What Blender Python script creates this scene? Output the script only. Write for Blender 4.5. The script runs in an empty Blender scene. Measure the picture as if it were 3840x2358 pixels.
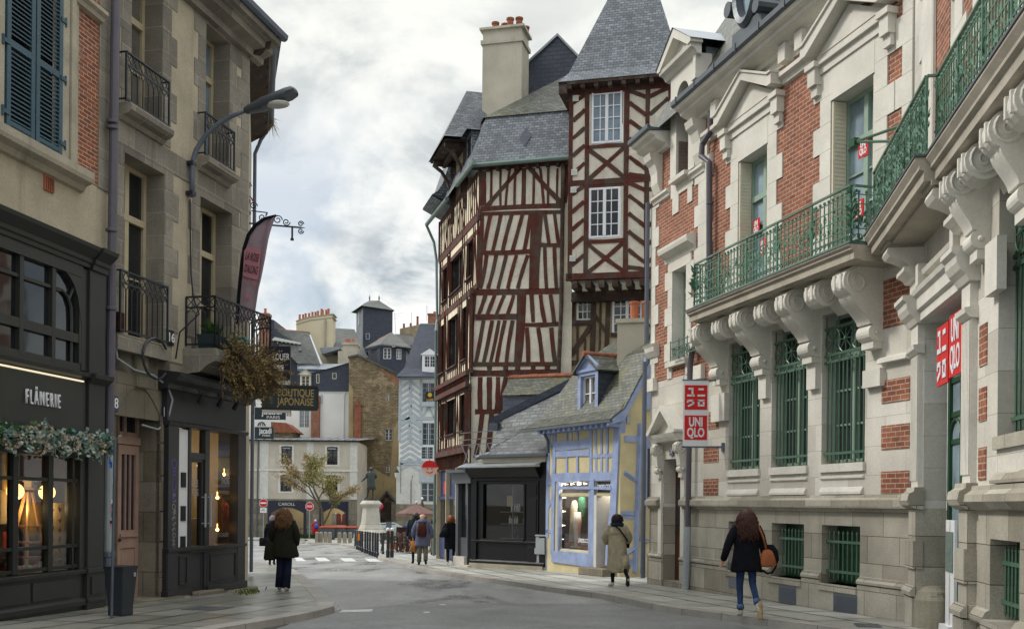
import bpy,bmesh,math,random
import numpy as np
from mathutils import Vector,Matrix
random.seed(7)
rad=math.radians
sc=bpy.context.scene
COL=sc.collection
# ---------------------------------------------------------------- camera
FPX,ROLL,CZ,GS=4020.,.009,1.42,-.019      # focal length in photo pixels, roll, eye height, slope of the street
cd=bpy.data.cameras.new('camera');cam=bpy.data.objects.new('camera',cd);COL.objects.link(cam)
cam.matrix_world=Matrix.Translation((0,0,CZ)) @ Matrix.Rotation(math.pi/2,4,'X') @ Matrix.Rotation(ROLL,4,'Z')
cd.sensor_width=36;cd.lens=36*FPX/3840;cd.shift_y=(1888-1179)/3840
cd.clip_start=.1;cd.clip_end=3000
sc.camera=cam
sc.view_settings.view_transform='Standard';sc.view_settings.look='None'
sc.view_settings.exposure=0.78;sc.view_settings.gamma=1
# ---------------------------------------------------------------- sky and sun
SUN_EL,SUN_AZ=rad(42),rad(-74)                # azimuth from +Y, to the left of the view
w=bpy.data.worlds.new('World');sc.world=w;w.use_nodes=True
nt=w.node_tree;nt.nodes.clear()
def N(t,**k):
    n=nt.nodes.new(t)
    for a,b in k.items():
        if a == 'i':
            for x,y in b.items():n.inputs[x].default_value=y
        else:setattr(n,a,b)
    return n
def LK(a,b):nt.links.new(a,b)
def math_(op,a,b=None,c=None):
    n=N('ShaderNodeMath',operation=op)
    for k,v in enumerate((a,b,c)):
        if v is None:continue
        if hasattr(v,'is_linked'):LK(v,n.inputs[k])
        else:n.inputs[k].default_value=v
    return n.outputs[0]
def ramp(fac,stops):
    n=N('ShaderNodeValToRGB');e=n.color_ramp.elements
    while len(e) < len(stops):e.new(.5)
    for k,(p,c) in enumerate(stops):
        e[k].position=p;e[k].color=(*c,1) if len(c) == 3 else c
    LK(fac,n.inputs[0]);return n.outputs[0]
def mixc(fac,a,b,bt='MIX'):
    n=N('ShaderNodeMix',data_type='RGBA',blend_type=bt)
    for s,v in ((0,fac),(6,a),(7,b)):
        if hasattr(v,'is_linked'):LK(v,n.inputs[s])
        elif isinstance(v,(int,float)):n.inputs[s].default_value=v
        else:n.inputs[s].default_value=(*v,1) if len(v) == 3 else v
    return n.outputs[2]
sky=N('ShaderNodeTexSky',sky_type='NISHITA',sun_disc=False,sun_elevation=SUN_EL,sun_rotation=SUN_AZ,air_density=1.0,dust_density=2.0)
tc=N('ShaderNodeTexCoord')
sx=N('ShaderNodeSeparateXYZ');LK(tc.outputs['Generated'],sx.inputs[0])
el=math_('MAXIMUM',sx.outputs[2],0)
def cloud(scale,off,detail=8,rough=.55,dist=.4,squash=1.9):
    mp=N('ShaderNodeMapping');mp.inputs['Location'].default_value=off;mp.inputs['Scale'].default_value=(1,1,squash)
    mp.inputs['Rotation'].default_value=(0,rad(14),0)
    LK(tc.outputs['Generated'],mp.inputs[0])
    n=N('ShaderNodeTexNoise',i={'Scale':scale,'Detail':detail,'Roughness':rough,'Distortion':dist});LK(mp.outputs[0],n.inputs['Vector'])
    return n.outputs[0]
c1=cloud(3.8,(3.4,.4,.2),dist=.6)               # where the deck opens onto blue
c2=cloud(6.5,(7.3,5.2,2),detail=10,rough=.58,dist=.35)   # puffs: light tops and grey undersides
c3=cloud(2.6,(1.2,9.4,5),detail=5)
shade=ramp(c2,[(.38,(.17,.205,.245)),(.455,(.28,.315,.345)),(.52,(.45,.475,.48)),(.59,(.60,.605,.585))])
cl=mixc(ramp(c3,[(.46,(0,0,0)),(.64,(.6,.6,.6))]),shade,(.60,.61,.595))
cl=mixc(ramp(el,[(.26,(0,0,0)),(.42,(.62,.62,.62))]),cl,(.58,.58,.54))
cl=mixc(ramp(el,[(.44,(0,0,0)),(.62,(1,1,1))]),cl,(1.02,1.04,1.05))   # overhead deck out of view, brightened to throw more light on the street
gap=math_('MULTIPLY',ramp(c1,[(.50,(0,0,0)),(.60,(.62,.62,.62))]),ramp(el,[(.08,(.1,.1,.1)),(.16,(.95,.95,.95)),(.27,(.85,.85,.85)),(.36,(.0,.0,.0))]))
b1=N('ShaderNodeBackground',i={'Strength':.075});LK(sky.outputs[0],b1.inputs[0])
b2=N('ShaderNodeBackground',i={'Strength':1.0});LK(cl,b2.inputs[0])
mx=N('ShaderNodeMixShader');LK(math_('SUBTRACT',1.0,gap),mx.inputs[0]);LK(b1.outputs[0],mx.inputs[1]);LK(b2.outputs[0],mx.inputs[2])
wo=N('ShaderNodeOutputWorld');LK(mx.outputs[0],wo.inputs[0])
sl=bpy.data.lights.new('sun','SUN');sl.energy=1.5;sl.angle=rad(10);sl.color=(1,.95,.87)
so=bpy.data.objects.new('sun',sl);COL.objects.link(so)
so.rotation_euler=Vector((math.sin(SUN_AZ)*math.cos(SUN_EL),math.cos(SUN_AZ)*math.cos(SUN_EL),math.sin(SUN_EL))).to_track_quat('Z','Y').to_euler()
# ---------------------------------------------------------------- measuring the photograph: a pixel becomes a point on a known plane
def ray(px,py):
    X,Y=px-1920,1888-py;c,s=math.cos(ROLL),math.sin(ROLL)
    return ((X*c-Y*s)/FPX,1.,(X*s+Y*c)/FPX)
def gp(px,py):
    a,_,b=ray(px,py);D=CZ/(GS-b);return Vector((a*D,D,GS*D))
def at(px,py,D):
    a,_,b=ray(px,py);return Vector((a*D,D,CZ+b*D))
class Fr:
    "a vertical plane: origin on the ground, x to the right along it, y into the building, z up"
    def __init__(s,ox,oy,dx,dy):
        n=math.hypot(dx,dy);s.o=(ox,oy);s.x=(dx/n,dy/n);s.y=(-dy/n,dx/n);s.z0=GS*oy
    def m(s,px,py,y=0):
        a,_,b=ray(px,py)
        t=(y+s.o[0]*s.y[0]+s.o[1]*s.y[1])/(a*s.y[0]+s.y[1])
        X,Y=a*t-s.o[0],t-s.o[1]
        return (X*s.x[0]+Y*s.x[1],CZ+b*t-s.z0)
    def mx(s,px,y=0,py=1500):return s.m(px,py,y)[0]
    def w(s,x,y,z):return Vector((s.o[0]+x*s.x[0]+y*s.y[0],s.o[1]+x*s.x[1]+y*s.y[1],s.z0+z))
    def loc(s,p):return Vector(((p[0]-s.o[0])*s.x[0]+(p[1]-s.o[1])*s.x[1],(p[0]-s.o[0])*s.y[0]+(p[1]-s.o[1])*s.y[1],p[2]-s.z0))
    def mat(s):return Matrix(((s.x[0],s.y[0],0,s.o[0]),(s.x[1],s.y[1],0,s.o[1]),(0,0,1,s.z0),(0,0,0,1)))
def tag(o,label=None,cat=None,group=None,kind=None):
    if label:o['label']=label
    if cat:o['category']=cat
    if group:o['group']=group
    if kind:o['kind']=kind
    return o
def E(name,fr,label=None,cat=None,group=None,kind=None):
    o=bpy.data.objects.new(name,None);COL.objects.link(o);o.empty_display_size=.2
    o.matrix_world=fr.mat() if isinstance(fr,Fr) else (Matrix.Translation(fr) if isinstance(fr,(Vector,tuple)) else fr)
    return tag(o,label,cat,group,kind)
def placed(p,rz=0,s=1):return Matrix.Translation(p) @ Matrix.Rotation(rz,4,'Z') @ Matrix.Scale(s,4)
def dup(root,mw,label=None,group=None):
    def cp(o,par):
        c=o.copy();COL.objects.link(c)
        if par:c.parent=par
        for ch in o.children:cp(ch,c)
        return c
    r=cp(root,None);r.matrix_world=mw
    if label:r['label']=label
    if group:r['group']=group
    return r
# ---------------------------------------------------------------- mesh collector
class MB:
    def __init__(s):s.v=[];s.f=[];s.mi=[];s.k=0;s.sm=[];s.smooth=False;s.cuts=[]
    def cut(s):s.cuts.append((len(s.v),len(s.f)));return s      # what follows is a piece of its own
    def face(s,pts):
        n=len(s.v);s.v += [tuple(p) for p in pts];s.f.append(tuple(range(n,n+len(pts))));s.mi.append(s.k);s.sm.append(s.smooth);return s
    def add(s,v,f):
        n=len(s.v);s.v += [tuple(p) for p in v]
        for q in f:s.f.append(tuple(n+i for i in q));s.mi.append(s.k);s.sm.append(s.smooth)
        return s
    def box(s,x0,x1,y0,y1,z0,z1):
        if x0 > x1:x0,x1=x1,x0
        if y0 > y1:y0,y1=y1,y0
        if z0 > z1:z0,z1=z1,z0
        return s.add([(x0,y0,z0),(x1,y0,z0),(x1,y1,z0),(x0,y1,z0),(x0,y0,z1),(x1,y0,z1),(x1,y1,z1),(x0,y1,z1)],
              [(0,3,2,1),(4,5,6,7),(0,1,5,4),(1,2,6,5),(2,3,7,6),(3,0,4,7)])
    def pri(s,pts,a,b,ax='y'):
        "polygon extruded along an axis: ax y -> pts are (x,z); ax x -> pts are (y,z); ax z -> pts are (x,y)"
        mk={'y':lambda p,t:(p[0],t,p[1]),'x':lambda p,t:(t,p[0],p[1]),'z':lambda p,t:(p[0],p[1],t)}[ax]
        n=len(pts);ar=sum(pts[i][0]*pts[(i+1) % n][1]-pts[(i+1) % n][0]*pts[i][1] for i in range(n))
        if (ar < 0) != (ax == 'y' and False):pts=pts[::-1]
        if a > b:a,b=b,a
        V=[mk(p,a) for p in pts]+[mk(p,b) for p in pts]
        lo,up=tuple(range(n)),tuple(range(n,2*n))
        if ax == 'y':Fs=[lo,up[::-1]]+[(i,i+n,(i+1) % n+n,(i+1) % n) for i in range(n)]
        else:Fs=[lo[::-1],up]+[(i,(i+1) % n,(i+1) % n+n,i+n) for i in range(n)]
        return s.add(V,Fs)
    def bar(s,p,q,w,d=None,up=(0,0,1)):
        "rectangular bar from p to q"
        p,q=Vector(p),Vector(q);t=q-p
        if t.length < 1e-5:return s
        t.normalize();u=Vector(up)
        if abs(t.dot(u)) > .97:u=Vector((0,1,0)) if abs(t.y) < .9 else Vector((1,0,0))
        a=t.cross(u).normalized();b=a.cross(t);d=w if d is None else d
        V=[c+a*(w/2*i)+b*(d/2*j) for c in (p,q) for i,j in ((-1,-1),(1,-1),(1,1),(-1,1))]
        return s.add(V,[(0,3,2,1),(4,5,6,7),(0,1,5,4),(1,2,6,5),(2,3,7,6),(3,0,4,7)])
    def tube(s,pts,r,n=8,cap=True):
        pts=[Vector(p) for p in pts];V=[];Fs=[];m=len(pts);a=None
        for i,p in enumerate(pts):
            t=(pts[min(i+1,m-1)]-pts[max(i-1,0)]).normalized()
            if a is None:a=t.orthogonal().normalized()
            a=(a-t*a.dot(t)).normalized();b=t.cross(a);rr=r[i] if isinstance(r,(list,tuple)) else r
            V += [p+(a*math.cos(2*math.pi*k/n)+b*math.sin(2*math.pi*k/n))*rr for k in range(n)]
        for i in range(m-1):
            for k in range(n):Fs.append((i*n+k,i*n+(k+1) % n,(i+1)*n+(k+1) % n,(i+1)*n+k))
        if cap:Fs += [tuple(range(n))[::-1],tuple(range((m-1)*n,m*n))]
        return s.add(V,Fs)
    def lathe(s,prof,c=(0,0,0),n=16,sx=1,sy=1,a0=0):
        V=[];Fs=[];m=len(prof)
        for r,z in prof:V += [(c[0]+sx*r*math.cos(a0+2*math.pi*k/n),c[1]+sy*r*math.sin(a0+2*math.pi*k/n),c[2]+z) for k in range(n)]
        for i in range(m-1):
            for k in range(n):Fs.append((i*n+k,i*n+(k+1) % n,(i+1)*n+(k+1) % n,(i+1)*n+k))
        Fs += [tuple(range(n))[::-1],tuple(range((m-1)*n,m*n))]
        return s.add(V,Fs)
    def ball(s,c,rx,ry=None,rz=None,n=12,m=8):
        ry=rx if ry is None else ry;rz=rx if rz is None else rz
        V=[(c[0]+rx*math.sin(math.pi*i/m)*math.cos(2*math.pi*k/n),c[1]+ry*math.sin(math.pi*i/m)*math.sin(2*math.pi*k/n),c[2]-rz*math.cos(math.pi*i/m)) for i in range(m+1) for k in range(n)]
        Fs=[(i*n+k,i*n+(k+1) % n,(i+1)*n+(k+1) % n,(i+1)*n+k) for i in range(m) for k in range(n)]
        return s.add(V,Fs)
    def loft(s,rings,cap=True):
        n=len(rings[0]);V=[p for r in rings for p in r];m=len(rings)
        Fs=[(i*n+k,i*n+(k+1) % n,(i+1)*n+(k+1) % n,(i+1)*n+k) for i in range(m-1) for k in range(n)]
        if cap:Fs += [tuple(range(n))[::-1],tuple(range((m-1)*n,m*n))]
        return s.add(V,Fs)
    def wall(s,x0,x1,z0,z1,holes=(),y=0.,depth=.3,back=False):
        "front face at y with rectangular openings (hx0,hx1,hz0,hz1) and their reveals going to y+depth"
        xs=sorted({x0,x1,*[min(max(h[i],x0),x1) for h in holes for i in (0,1)]});zs=sorted({z0,z1,*[min(max(h[i],z0),z1) for h in holes for i in (2,3)]})
        for i in range(len(xs)-1):
            for j in range(len(zs)-1):
                a,b=(xs[i]+xs[i+1])/2,(zs[j]+zs[j+1])/2
                if any(h[0] < a < h[1] and h[2] < b < h[3] for h in holes):continue
                s.face([(xs[i],y,zs[j]),(xs[i+1],y,zs[j]),(xs[i+1],y,zs[j+1]),(xs[i],y,zs[j+1])])
        for h in holes:s.reveal(h,y,y+depth,h[2] > z0+.01,h[3] < z1-.01)
        return s
    def reveal(s,h,y0,y1,lo=True,up=True):
        a,b,c,d=h[:4]
        s.face([(a,y0,c),(a,y0,d),(a,y1,d),(a,y1,c)]);s.face([(b,y0,c),(b,y1,c),(b,y1,d),(b,y0,d)])
        if up:s.face([(a,y0,d),(b,y0,d),(b,y1,d),(a,y1,d)])
        if lo:s.face([(a,y0,c),(a,y1,c),(b,y1,c),(b,y0,c)])
        return s
    def build(s,name,mats,parent=None,bevel=0,label=None,mw=None,sm=False,weld=False,kind=None,cat=None,group=None,solid=0):
        if s.cuts:
            cs=sorted(set([(0,0)]+s.cuts+[(len(s.v),len(s.f))]));r=None
            for (v0,f0),(v1,f1) in zip(cs,cs[1:]):
                if f1 == f0:continue
                q=MB();q.v=s.v[v0:v1];q.f=[tuple(i-v0 for i in f) for f in s.f[f0:f1]];q.mi=s.mi[f0:f1];q.sm=s.sm[f0:f1]
                r=q.build(name,mats,parent,bevel,label,mw,sm,weld,kind,cat,group,solid)
            return r
        me=bpy.data.meshes.new(name);me.from_pydata(s.v,[],s.f)
        mats=mats if isinstance(mats,(list,tuple)) else [mats]
        for m in mats:me.materials.append(MAT[m])
        me.polygons.foreach_set('material_index',s.mi)
        me.polygons.foreach_set('use_smooth',[True]*len(s.f) if sm else s.sm)
        box_uv(me)
        if weld or bevel:
            bm=bmesh.new();bm.from_mesh(me);bmesh.ops.remove_doubles(bm,verts=bm.verts,dist=1e-4)
            bm.to_mesh(me);bm.free()
        me.update()
        o=bpy.data.objects.new(name,me);COL.objects.link(o)
        if parent:o.parent=parent
        if mw is not None:o.matrix_world=mw.mat() if isinstance(mw,Fr) else (Matrix.Translation(mw) if isinstance(mw,Vector) else mw)
        if solid:
            md=o.modifiers.new('thick','SOLIDIFY');md.thickness=solid;md.offset=0
        if bevel:
            md=o.modifiers.new('bevel','BEVEL');md.width=bevel;md.segments=2;md.limit_method='ANGLE';md.angle_limit=rad(40)
        return tag(o,label,cat,group,kind)
def box_uv(me):
    nl=len(me.loops)
    if not nl:return
    co=np.empty(len(me.vertices)*3);me.vertices.foreach_get('co',co);co=co.reshape(-1,3)
    vi=np.empty(nl,np.int32);me.loops.foreach_get('vertex_index',vi)
    nn=np.empty(len(me.polygons)*3);me.polygons.foreach_get('normal',nn);nn=nn.reshape(-1,3)
    lt=np.empty(len(me.polygons),np.int32);me.polygons.foreach_get('loop_total',lt)
    n=np.repeat(nn,lt,axis=0);p=co[vi]
    flat=np.abs(n[:,2]) > .93
    h=np.hypot(n[:,0],n[:,1]);h[h < 1e-6]=1
    t=np.stack([-n[:,1]/h,n[:,0]/h,np.zeros(nl)],1)
    b=np.cross(n,t)
    uv=np.stack([np.where(flat,p[:,0],(p*t).sum(1)),np.where(flat,p[:,1],(p*b).sum(1))],1)
    l=me.uv_layers.new(name='UVMap');l.data.foreach_set('uv',uv.astype(np.float32).ravel())
def text(s,name,mat,parent,M,size,ext=.006,align='CENTER',fit=None,squeeze=1,bold=0,label=None,flip=False,sp=1):
    "lettering as a thin solid mesh; M places it (text plane x right, z up, facing -y)"
    c=bpy.data.curves.new(name,'FONT');c.body=s;c.size=size;c.extrude=ext;c.align_x=align;c.align_y='CENTER';c.space_line=.85;c.space_character=sp;c.offset=bold
    o=bpy.data.objects.new(name,c);COL.objects.link(o)
    bpy.context.view_layer.update()
    me=bpy.data.meshes.new_from_object(o.evaluated_get(bpy.context.evaluated_depsgraph_get()))
    bpy.data.objects.remove(o);bpy.data.curves.remove(c)
    if fit and len(me.vertices):
        xs=[v.co.x for v in me.vertices];squeeze=fit/(max(xs)-min(xs))
    me.transform(M @ Matrix.Rotation(math.pi/2,4,'X') @ Matrix.Diagonal((-squeeze if flip else squeeze,1,1,1)))
    me.materials.clear();me.materials.append(MAT[mat]);me.name=name
    r=bpy.data.objects.new(name,me);COL.objects.link(r)
    if parent:r.parent=parent
    if label:r['label']=label
    return r
def T(x,y,z):return Matrix.Translation((x,y,z))
# ---------------------------------------------------------------- materials
MAT={}
def M_(name):
    global nt
    m=bpy.data.materials.new(name);m.use_nodes=True;nt=m.node_tree;MAT[name]=m
    return nt.nodes['Principled BSDF'],nt.nodes['Material Output']
def lin(c):
    if isinstance(c,str):c=[int(c[i:i+2],16)/255 for i in (0,2,4)];c=[x/12.92 if x < .04 else ((x+.055)/1.055)**2.4 for x in c]
    return (*c[:3],1)
def noise(scale,coord='Object',detail=5,rough=.6,sc=(1,1,1),loc=(0,0,0),dist=0):
    t=N('ShaderNodeTexCoord');mp=N('ShaderNodeMapping');mp.inputs['Scale'].default_value=sc;mp.inputs['Location'].default_value=loc
    LK(t.outputs[coord],mp.inputs[0])
    n=N('ShaderNodeTexNoise',i={'Scale':scale,'Detail':detail,'Roughness':rough,'Distortion':dist});LK(mp.outputs[0],n.inputs['Vector'])
    return n.outputs[0]
def mat(name,col,rough=.85,var=.18,vs=1.3,fine=.12,fs=30,bump=.25,bd=.006,metal=0,spec=.3,stain=None,stc=(.05,.045,.04),pat=None,wear=None,wearc=None,moss=None,wavy=0,trans=0):
    """col base colour; var/vs large mottling; fine/fs grain; stain: vertical run-off streaks; pat: masonry courses
    pat = dict(w,h,mort,c2,mc,off,bump,bias); wear: weathered patches showing wearc; moss: patches of moss colour"""
    bs,out=M_(name);base=lin(col)
    hgt=None
    if pat:
        t=N('ShaderNodeTexCoord');src=t.outputs['UV']
        if wavy:
            nn=N('ShaderNodeTexNoise',i={'Scale':2.2,'Detail':3});LK(src,nn.inputs['Vector'])
            va=N('ShaderNodeVectorMath',operation='MULTIPLY_ADD');LK(nn.outputs['Color'],va.inputs[0]);va.inputs[1].default_value=(wavy,wavy,0);LK(src,va.inputs[2]);src=va.outputs[0]
        b=N('ShaderNodeTexBrick',offset=pat.get('off',.5),i={'Scale':1,'Brick Width':pat['w'],'Row Height':pat['h'],'Mortar Size':pat.get('mort',.01),'Mortar Smooth':pat.get('ms',.15),'Bias':pat.get('bias',0),'Color1':base,'Color2':lin(pat.get('c2',col)),'Mortar':lin(pat['mc'])})
        if 'sq' in pat:b.squash=pat['sq'];b.squash_frequency=2
        LK(src,b.inputs['Vector']);c=b.outputs[0];hgt=(b.outputs[1],pat.get('bump',.5))
    else:
        n=N('ShaderNodeRGB');n.outputs[0].default_value=base;c=n.outputs[0]
    if var:
        c=mixc(1,c,ramp(noise(vs),[(.3,(1-var,)*3),(.7,(1+var*.6,)*3)]),'MULTIPLY')
    if fine:
        c=mixc(1,c,ramp(noise(fs,detail=4),[(.3,(1-fine,)*3),(.7,(1+fine*.6,)*3)]),'MULTIPLY')
    if wear:
        c=mixc(ramp(noise(wear[1],detail=7,rough=.7,sc=wear[2] if len(wear) > 2 else (1,1,1)),[(1-wear[0]-.06,(0,0,0)),(1-wear[0]+.06,(1,1,1))]),c,lin(wearc))
    if stain:
        st=noise(1,sc=(2.3,2.3,.22),detail=6,rough=.65)
        c=mixc(ramp(st,[(1-stain,(0,0,0)),(1-stain+.25,(.75,.75,.75))]),c,lin(stc))
    if moss:
        c=mixc(ramp(noise(moss[1],detail=6,rough=.7,loc=(3,1,7)),[(1-moss[0],(0,0,0)),(1-moss[0]+.14,(.85,.85,.85))]),c,lin(moss[2]))
    LK(c,bs.inputs['Base Color'])
    bs.inputs['Roughness'].default_value=rough;bs.inputs['Metallic'].default_value=metal;bs.inputs['Specular IOR Level'].default_value=spec
    nrm=None
    if bump:
        bn=N('ShaderNodeBump',i={'Strength':bump,'Distance':bd});LK(noise(fs*.8,detail=6,rough=.7),bn.inputs['Height']);nrm=bn.outputs[0]
    if hgt:
        bn=N('ShaderNodeBump',i={'Strength':hgt[1],'Distance':.012},invert=True);LK(hgt[0],bn.inputs['Height'])
        if nrm:LK(nrm,bn.inputs['Normal'])
        nrm=bn.outputs[0]
    if nrm:LK(nrm,bs.inputs['Normal'])
    return MAT[name]
def paint(name,col,rough=.5,**k):return mat(name,col,rough,**{**dict(var=.12,vs=2.5,fine=.05,bump=.05,spec=.4),**k})
def glassy(name,col,rough=.04,spec=.6,wob=.02):
    bs,o=M_(name);bs.inputs['Base Color'].default_value=lin(col);bs.inputs['Roughness'].default_value=rough;bs.inputs['Specular IOR Level'].default_value=spec
    c=mixc(1,lin(col),ramp(noise(1.1),[(.3,(.55,)*3),(.7,(1.3,)*3)]),'MULTIPLY');LK(c,bs.inputs['Base Color'])
    bn=N('ShaderNodeBump',i={'Strength':wob*8,'Distance':.02});LK(noise(1.7,detail=1),bn.inputs['Height']);LK(bn.outputs[0],bs.inputs['Normal'])
def clear(name,tint=(.9,.93,.92),refl=.10):
    bs,o=M_(name);nt.nodes.remove(bs)
    t=N('ShaderNodeBsdfTransparent');t.inputs[0].default_value=(*tint,1)
    g=N('ShaderNodeBsdfGlossy',i={'Roughness':.02});f=N('ShaderNodeFresnel',i={'IOR':1.5})
    x=N('ShaderNodeMixShader');LK(math_('ADD',f.outputs[0],refl-.04),x.inputs[0]);LK(t.outputs[0],x.inputs[1]);LK(g.outputs[0],x.inputs[2]);LK(x.outputs[0],o.inputs[0])
def glow(name,col,s):
    bs,o=M_(name);bs.inputs['Base Color'].default_value=lin(col);bs.inputs['Emission Color'].default_value=lin(col);bs.inputs['Emission Strength'].default_value=s
BR=dict(w=.232,h=.08,mort=.0085,mc='b0a08c')
mat('limestone','d2cfc6',var=.2,vs=.9,fine=.10,fs=22,stain=.36,stc='8f8a78',pat=dict(w=1.05,h=.46,mort=.0035,mc='928c80',c2='b9b4a8',bump=.4))
mat('limestone_trim','cfccc2',var=.14,vs=1.6,fine=.09,stain=.33,stc='8d8675')
mat('limestone_dirty','a39c8a',var=.22,vs=1.6,fine=.12,stain=.45,stc='6b6557')
mat('granite_block','b3aea0',var=.25,vs=1.2,fine=.22,fs=45,stain=.38,stc='77705f',pat=dict(w=.86,h=.44,mort=.006,mc='5f594d',c2='8f897b',bump=.6))
mat('granite_base','8d8878',var=.25,vs=1.4,fine=.25,fs=55,stain=.35,stc='5c584e',pat=dict(w=.95,h=1.2,mort=.005,mc='595448',c2='837e70',bump=.4))
mat('brick_red','9a5f48',var=.3,vs=2.2,fine=.22,fs=18,pat=dict(**BR,c2='7d4737',bump=.8,bias=-.1),wear=(.36,5),wearc='8c5a44',stain=.30,stc='63422f')
mat('brick_left','9c5638',var=.3,vs=2,fine=.2,fs=18,pat=dict(**{**BR,'h':.07},c2='7b4330',bump=.8),wear=(.38,3),wearc='86695a')
mat('render_beige','b0a690',var=.28,vs=.8,fine=.16,fs=26,stain=.44,stc='6f695d',bump=.35)
mat('granite_grey','918b7e',var=.28,vs=1.1,fine=.25,fs=40,stain=.42,stc='57524a',pat=dict(w=.72,h=.42,mort=.006,mc='a9a292',c2='77726a',bump=.6))
mat('granite_dark','878072',var=.3,vs=1.2,fine=.25,fs=40,stain=.45,stc='45403a',pat=dict(w=.6,h=.55,mort=.008,mc='5b5548',c2='6b6556',bump=.6))
mat('render_far','b8b1a4',var=.2,vs=.5,fine=.1,stain=.40,stc='8a816e')
mat('white_render','dcdcd8',var=.08,vs=.4,fine=.05,stain=.25,stc='b8b8b2')
mat('cream_render','c9b892',var=.12,vs=.5,fine=.06,stain=.30,stc='9c8c6a')
mat('plaster','cbc5b6',var=.24,vs=1.3,fine=.12,fs=12,stain=.44,stc='8f8574',bump=.8)
mat('plaster_sunlit','dfd4ba',var=.2,vs=1.6,fine=.1,fs=12,stain=.36,stc='a08e6c',bump=.6)  # infill of the side face: its sunlit warmth is put into the colour
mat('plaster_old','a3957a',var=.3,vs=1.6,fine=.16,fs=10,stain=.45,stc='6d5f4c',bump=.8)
mat('timber_red','54291f',rough=.8,var=.35,vs=2,fine=.25,fs=9,bump=.4,wear=(.47,2.0,(1,1,.6)),wearc='483e37')
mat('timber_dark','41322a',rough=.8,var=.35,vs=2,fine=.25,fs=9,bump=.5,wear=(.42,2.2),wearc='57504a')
SL=dict(w=.2,h=.11,mort=.010,mc='1f2226')
mat('slate','727b84',rough=.42,var=.3,vs=.9,fine=.25,fs=8,spec=.5,pat=dict(**SL,c2='4a5158',bump=1,bias=.0),wear=(.34,9),wearc='8a9399',bump=.3)
mat('slate_mossy','696c60',rough=.5,var=.3,vs=1.2,fine=.25,fs=8,spec=.45,pat=dict(**SL,c2='44483f',bump=1,bias=.15),wear=(.34,6),wearc='8c8d84',moss=(.46,1.6,'5d5d33'))
mat('slate_old','6a7072',rough=.48,var=.3,vs=1.2,fine=.25,fs=8,spec=.45,pat=dict(**{**SL,'w':.3,'h':.15},c2='3d4245',bump=1,bias=.2),wear=(.34,5),wearc='7d817d',moss=(.42,2.0,'55553a'))
mat('slate_blue','3d4454',rough=.45,var=.15,vs=.7,fine=.15,fs=10,spec=.45,pat=dict(w=.3,h=.16,mort=.008,mc='23262d',c2='333947',bump=.7))
mat('slate_far','60625f',rough=.6,var=.25,vs=.4,fine=.18,fs=6,spec=.4,pat=dict(w=.35,h=.2,mort=.012,mc='3b3c3b',c2='4f514f',bump=.7),moss=(.4,.6,'6d6a50'))
mat('rubble','9a8b70',var=.35,vs=.7,fine=.3,fs=5,stain=.4,stc='6c5b42',pat=dict(w=.42,h=.15,mort=.03,mc='6f6047',c2='6f634e',bump=1),wavy=.16,wear=(.40,.5),wearc='a8987a')
mat('ochre_render','9d8c68',var=.3,vs=.5,fine=.15,stain=.45,stc='6f5c3c')
mat('zinc','8d949a',rough=.42,var=.18,vs=2,fine=.1,metal=.35,spec=.5)
mat('zinc_dark','555c62',rough=.45,var=.2,vs=2,fine=.1,metal=.3,spec=.5)
mat('lead_green','6c7d78',rough=.5,var=.2,vs=2,metal=.25)
paint('pipe_grey','58555e',.42);paint('pipe_slate','5c6470',.42)
paint('green_paint','41624e',.38,var=.2,vs=5,spec=.5);paint('green_dark','1d4529',.4);paint('green_pale','8da293',.5);paint('green_rail','567a66',.3,var=.3,vs=6,spec=.5)
paint('black_iron','22252b',.4);paint('black_paint','101113',.4,spec=.3,var=.25,vs=3);paint('char_paint','2b2b2d',.38,var=.15)
paint('shop_grey','2d2f2b',.42,var=.12);paint('shop_grey_dark','222421',.45)
paint('shutter_blue','33505c',.5,var=.15,vs=3);paint('pink_door','a78a7c',.5,var=.14,vs=3,bump=.1)
paint('cream_paint','b0a488',.55,var=.15);paint('cream_frame','cec8b4',.5);paint('white_paint','d9dade',.45,var=.06);paint('white_worn','c4c5bf',.55,var=.15)
paint('blue_timber','8d9cc0',.6,var=.22,vs=3,wear=(.30,5),wearc='8a8a8e',bump=.25);mat('yellow_render','c6ba94',var=.2,vs=1.2,fine=.1,stain=.34,stc='a08c58',bump=.5)
paint('navy','1c2233',.4,var=.12);paint('blue_shop','1f2f58',.4,var=.15);paint('grey_blue','a3adb5',.55);paint('pale_blue','bfcad2',.6,var=.08)
paint('red_paint','b5151f',.4,var=.05);paint('red_sign','cf1518',.35,var=.04);paint('white_sign','dfe0e2',.4,var=.03);paint('sign_grey','9aa0a4',.5)
paint('gold','a8945a',.45);paint('ink','17181c',.6);paint('teal_sign','27343a',.5);paint('enamel_blue','1c2c4e',.25,var=.05)
mat('terracotta','b06a4c',var=.25,vs=3,fine=.15);mat('ridge_tile','8a5540',var=.35,vs=3,fine=.2,moss=(.4,3,'5d5a44'));mat('chimney_render','b8b2a2',var=.2,vs=.8,fine=.12,stain=.42,stc='6e6552');mat('chimney_cream','d0c5a8',var=.12,vs=.5,fine=.08,stain=.36,stc='a2926c')
mat('soffit_stone','a9a294',var=.28,vs=1.2,fine=.12,stain=.4,stc='645a48')
glassy('dark_glass','1c1f22',.05,.7);glassy('dim_glass','2a2f33',.08,.65);glassy('blue_glass','6e8190',.12,.6);glassy('pale_pane','8fa2ad',.18,.5);glassy('curtain_glass','6b6a62',.1,.6)  # pale_pane: frosted glass with the sky's reflection put into its colour
clear('shop_glass',(.93,.95,.94),.06)
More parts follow.
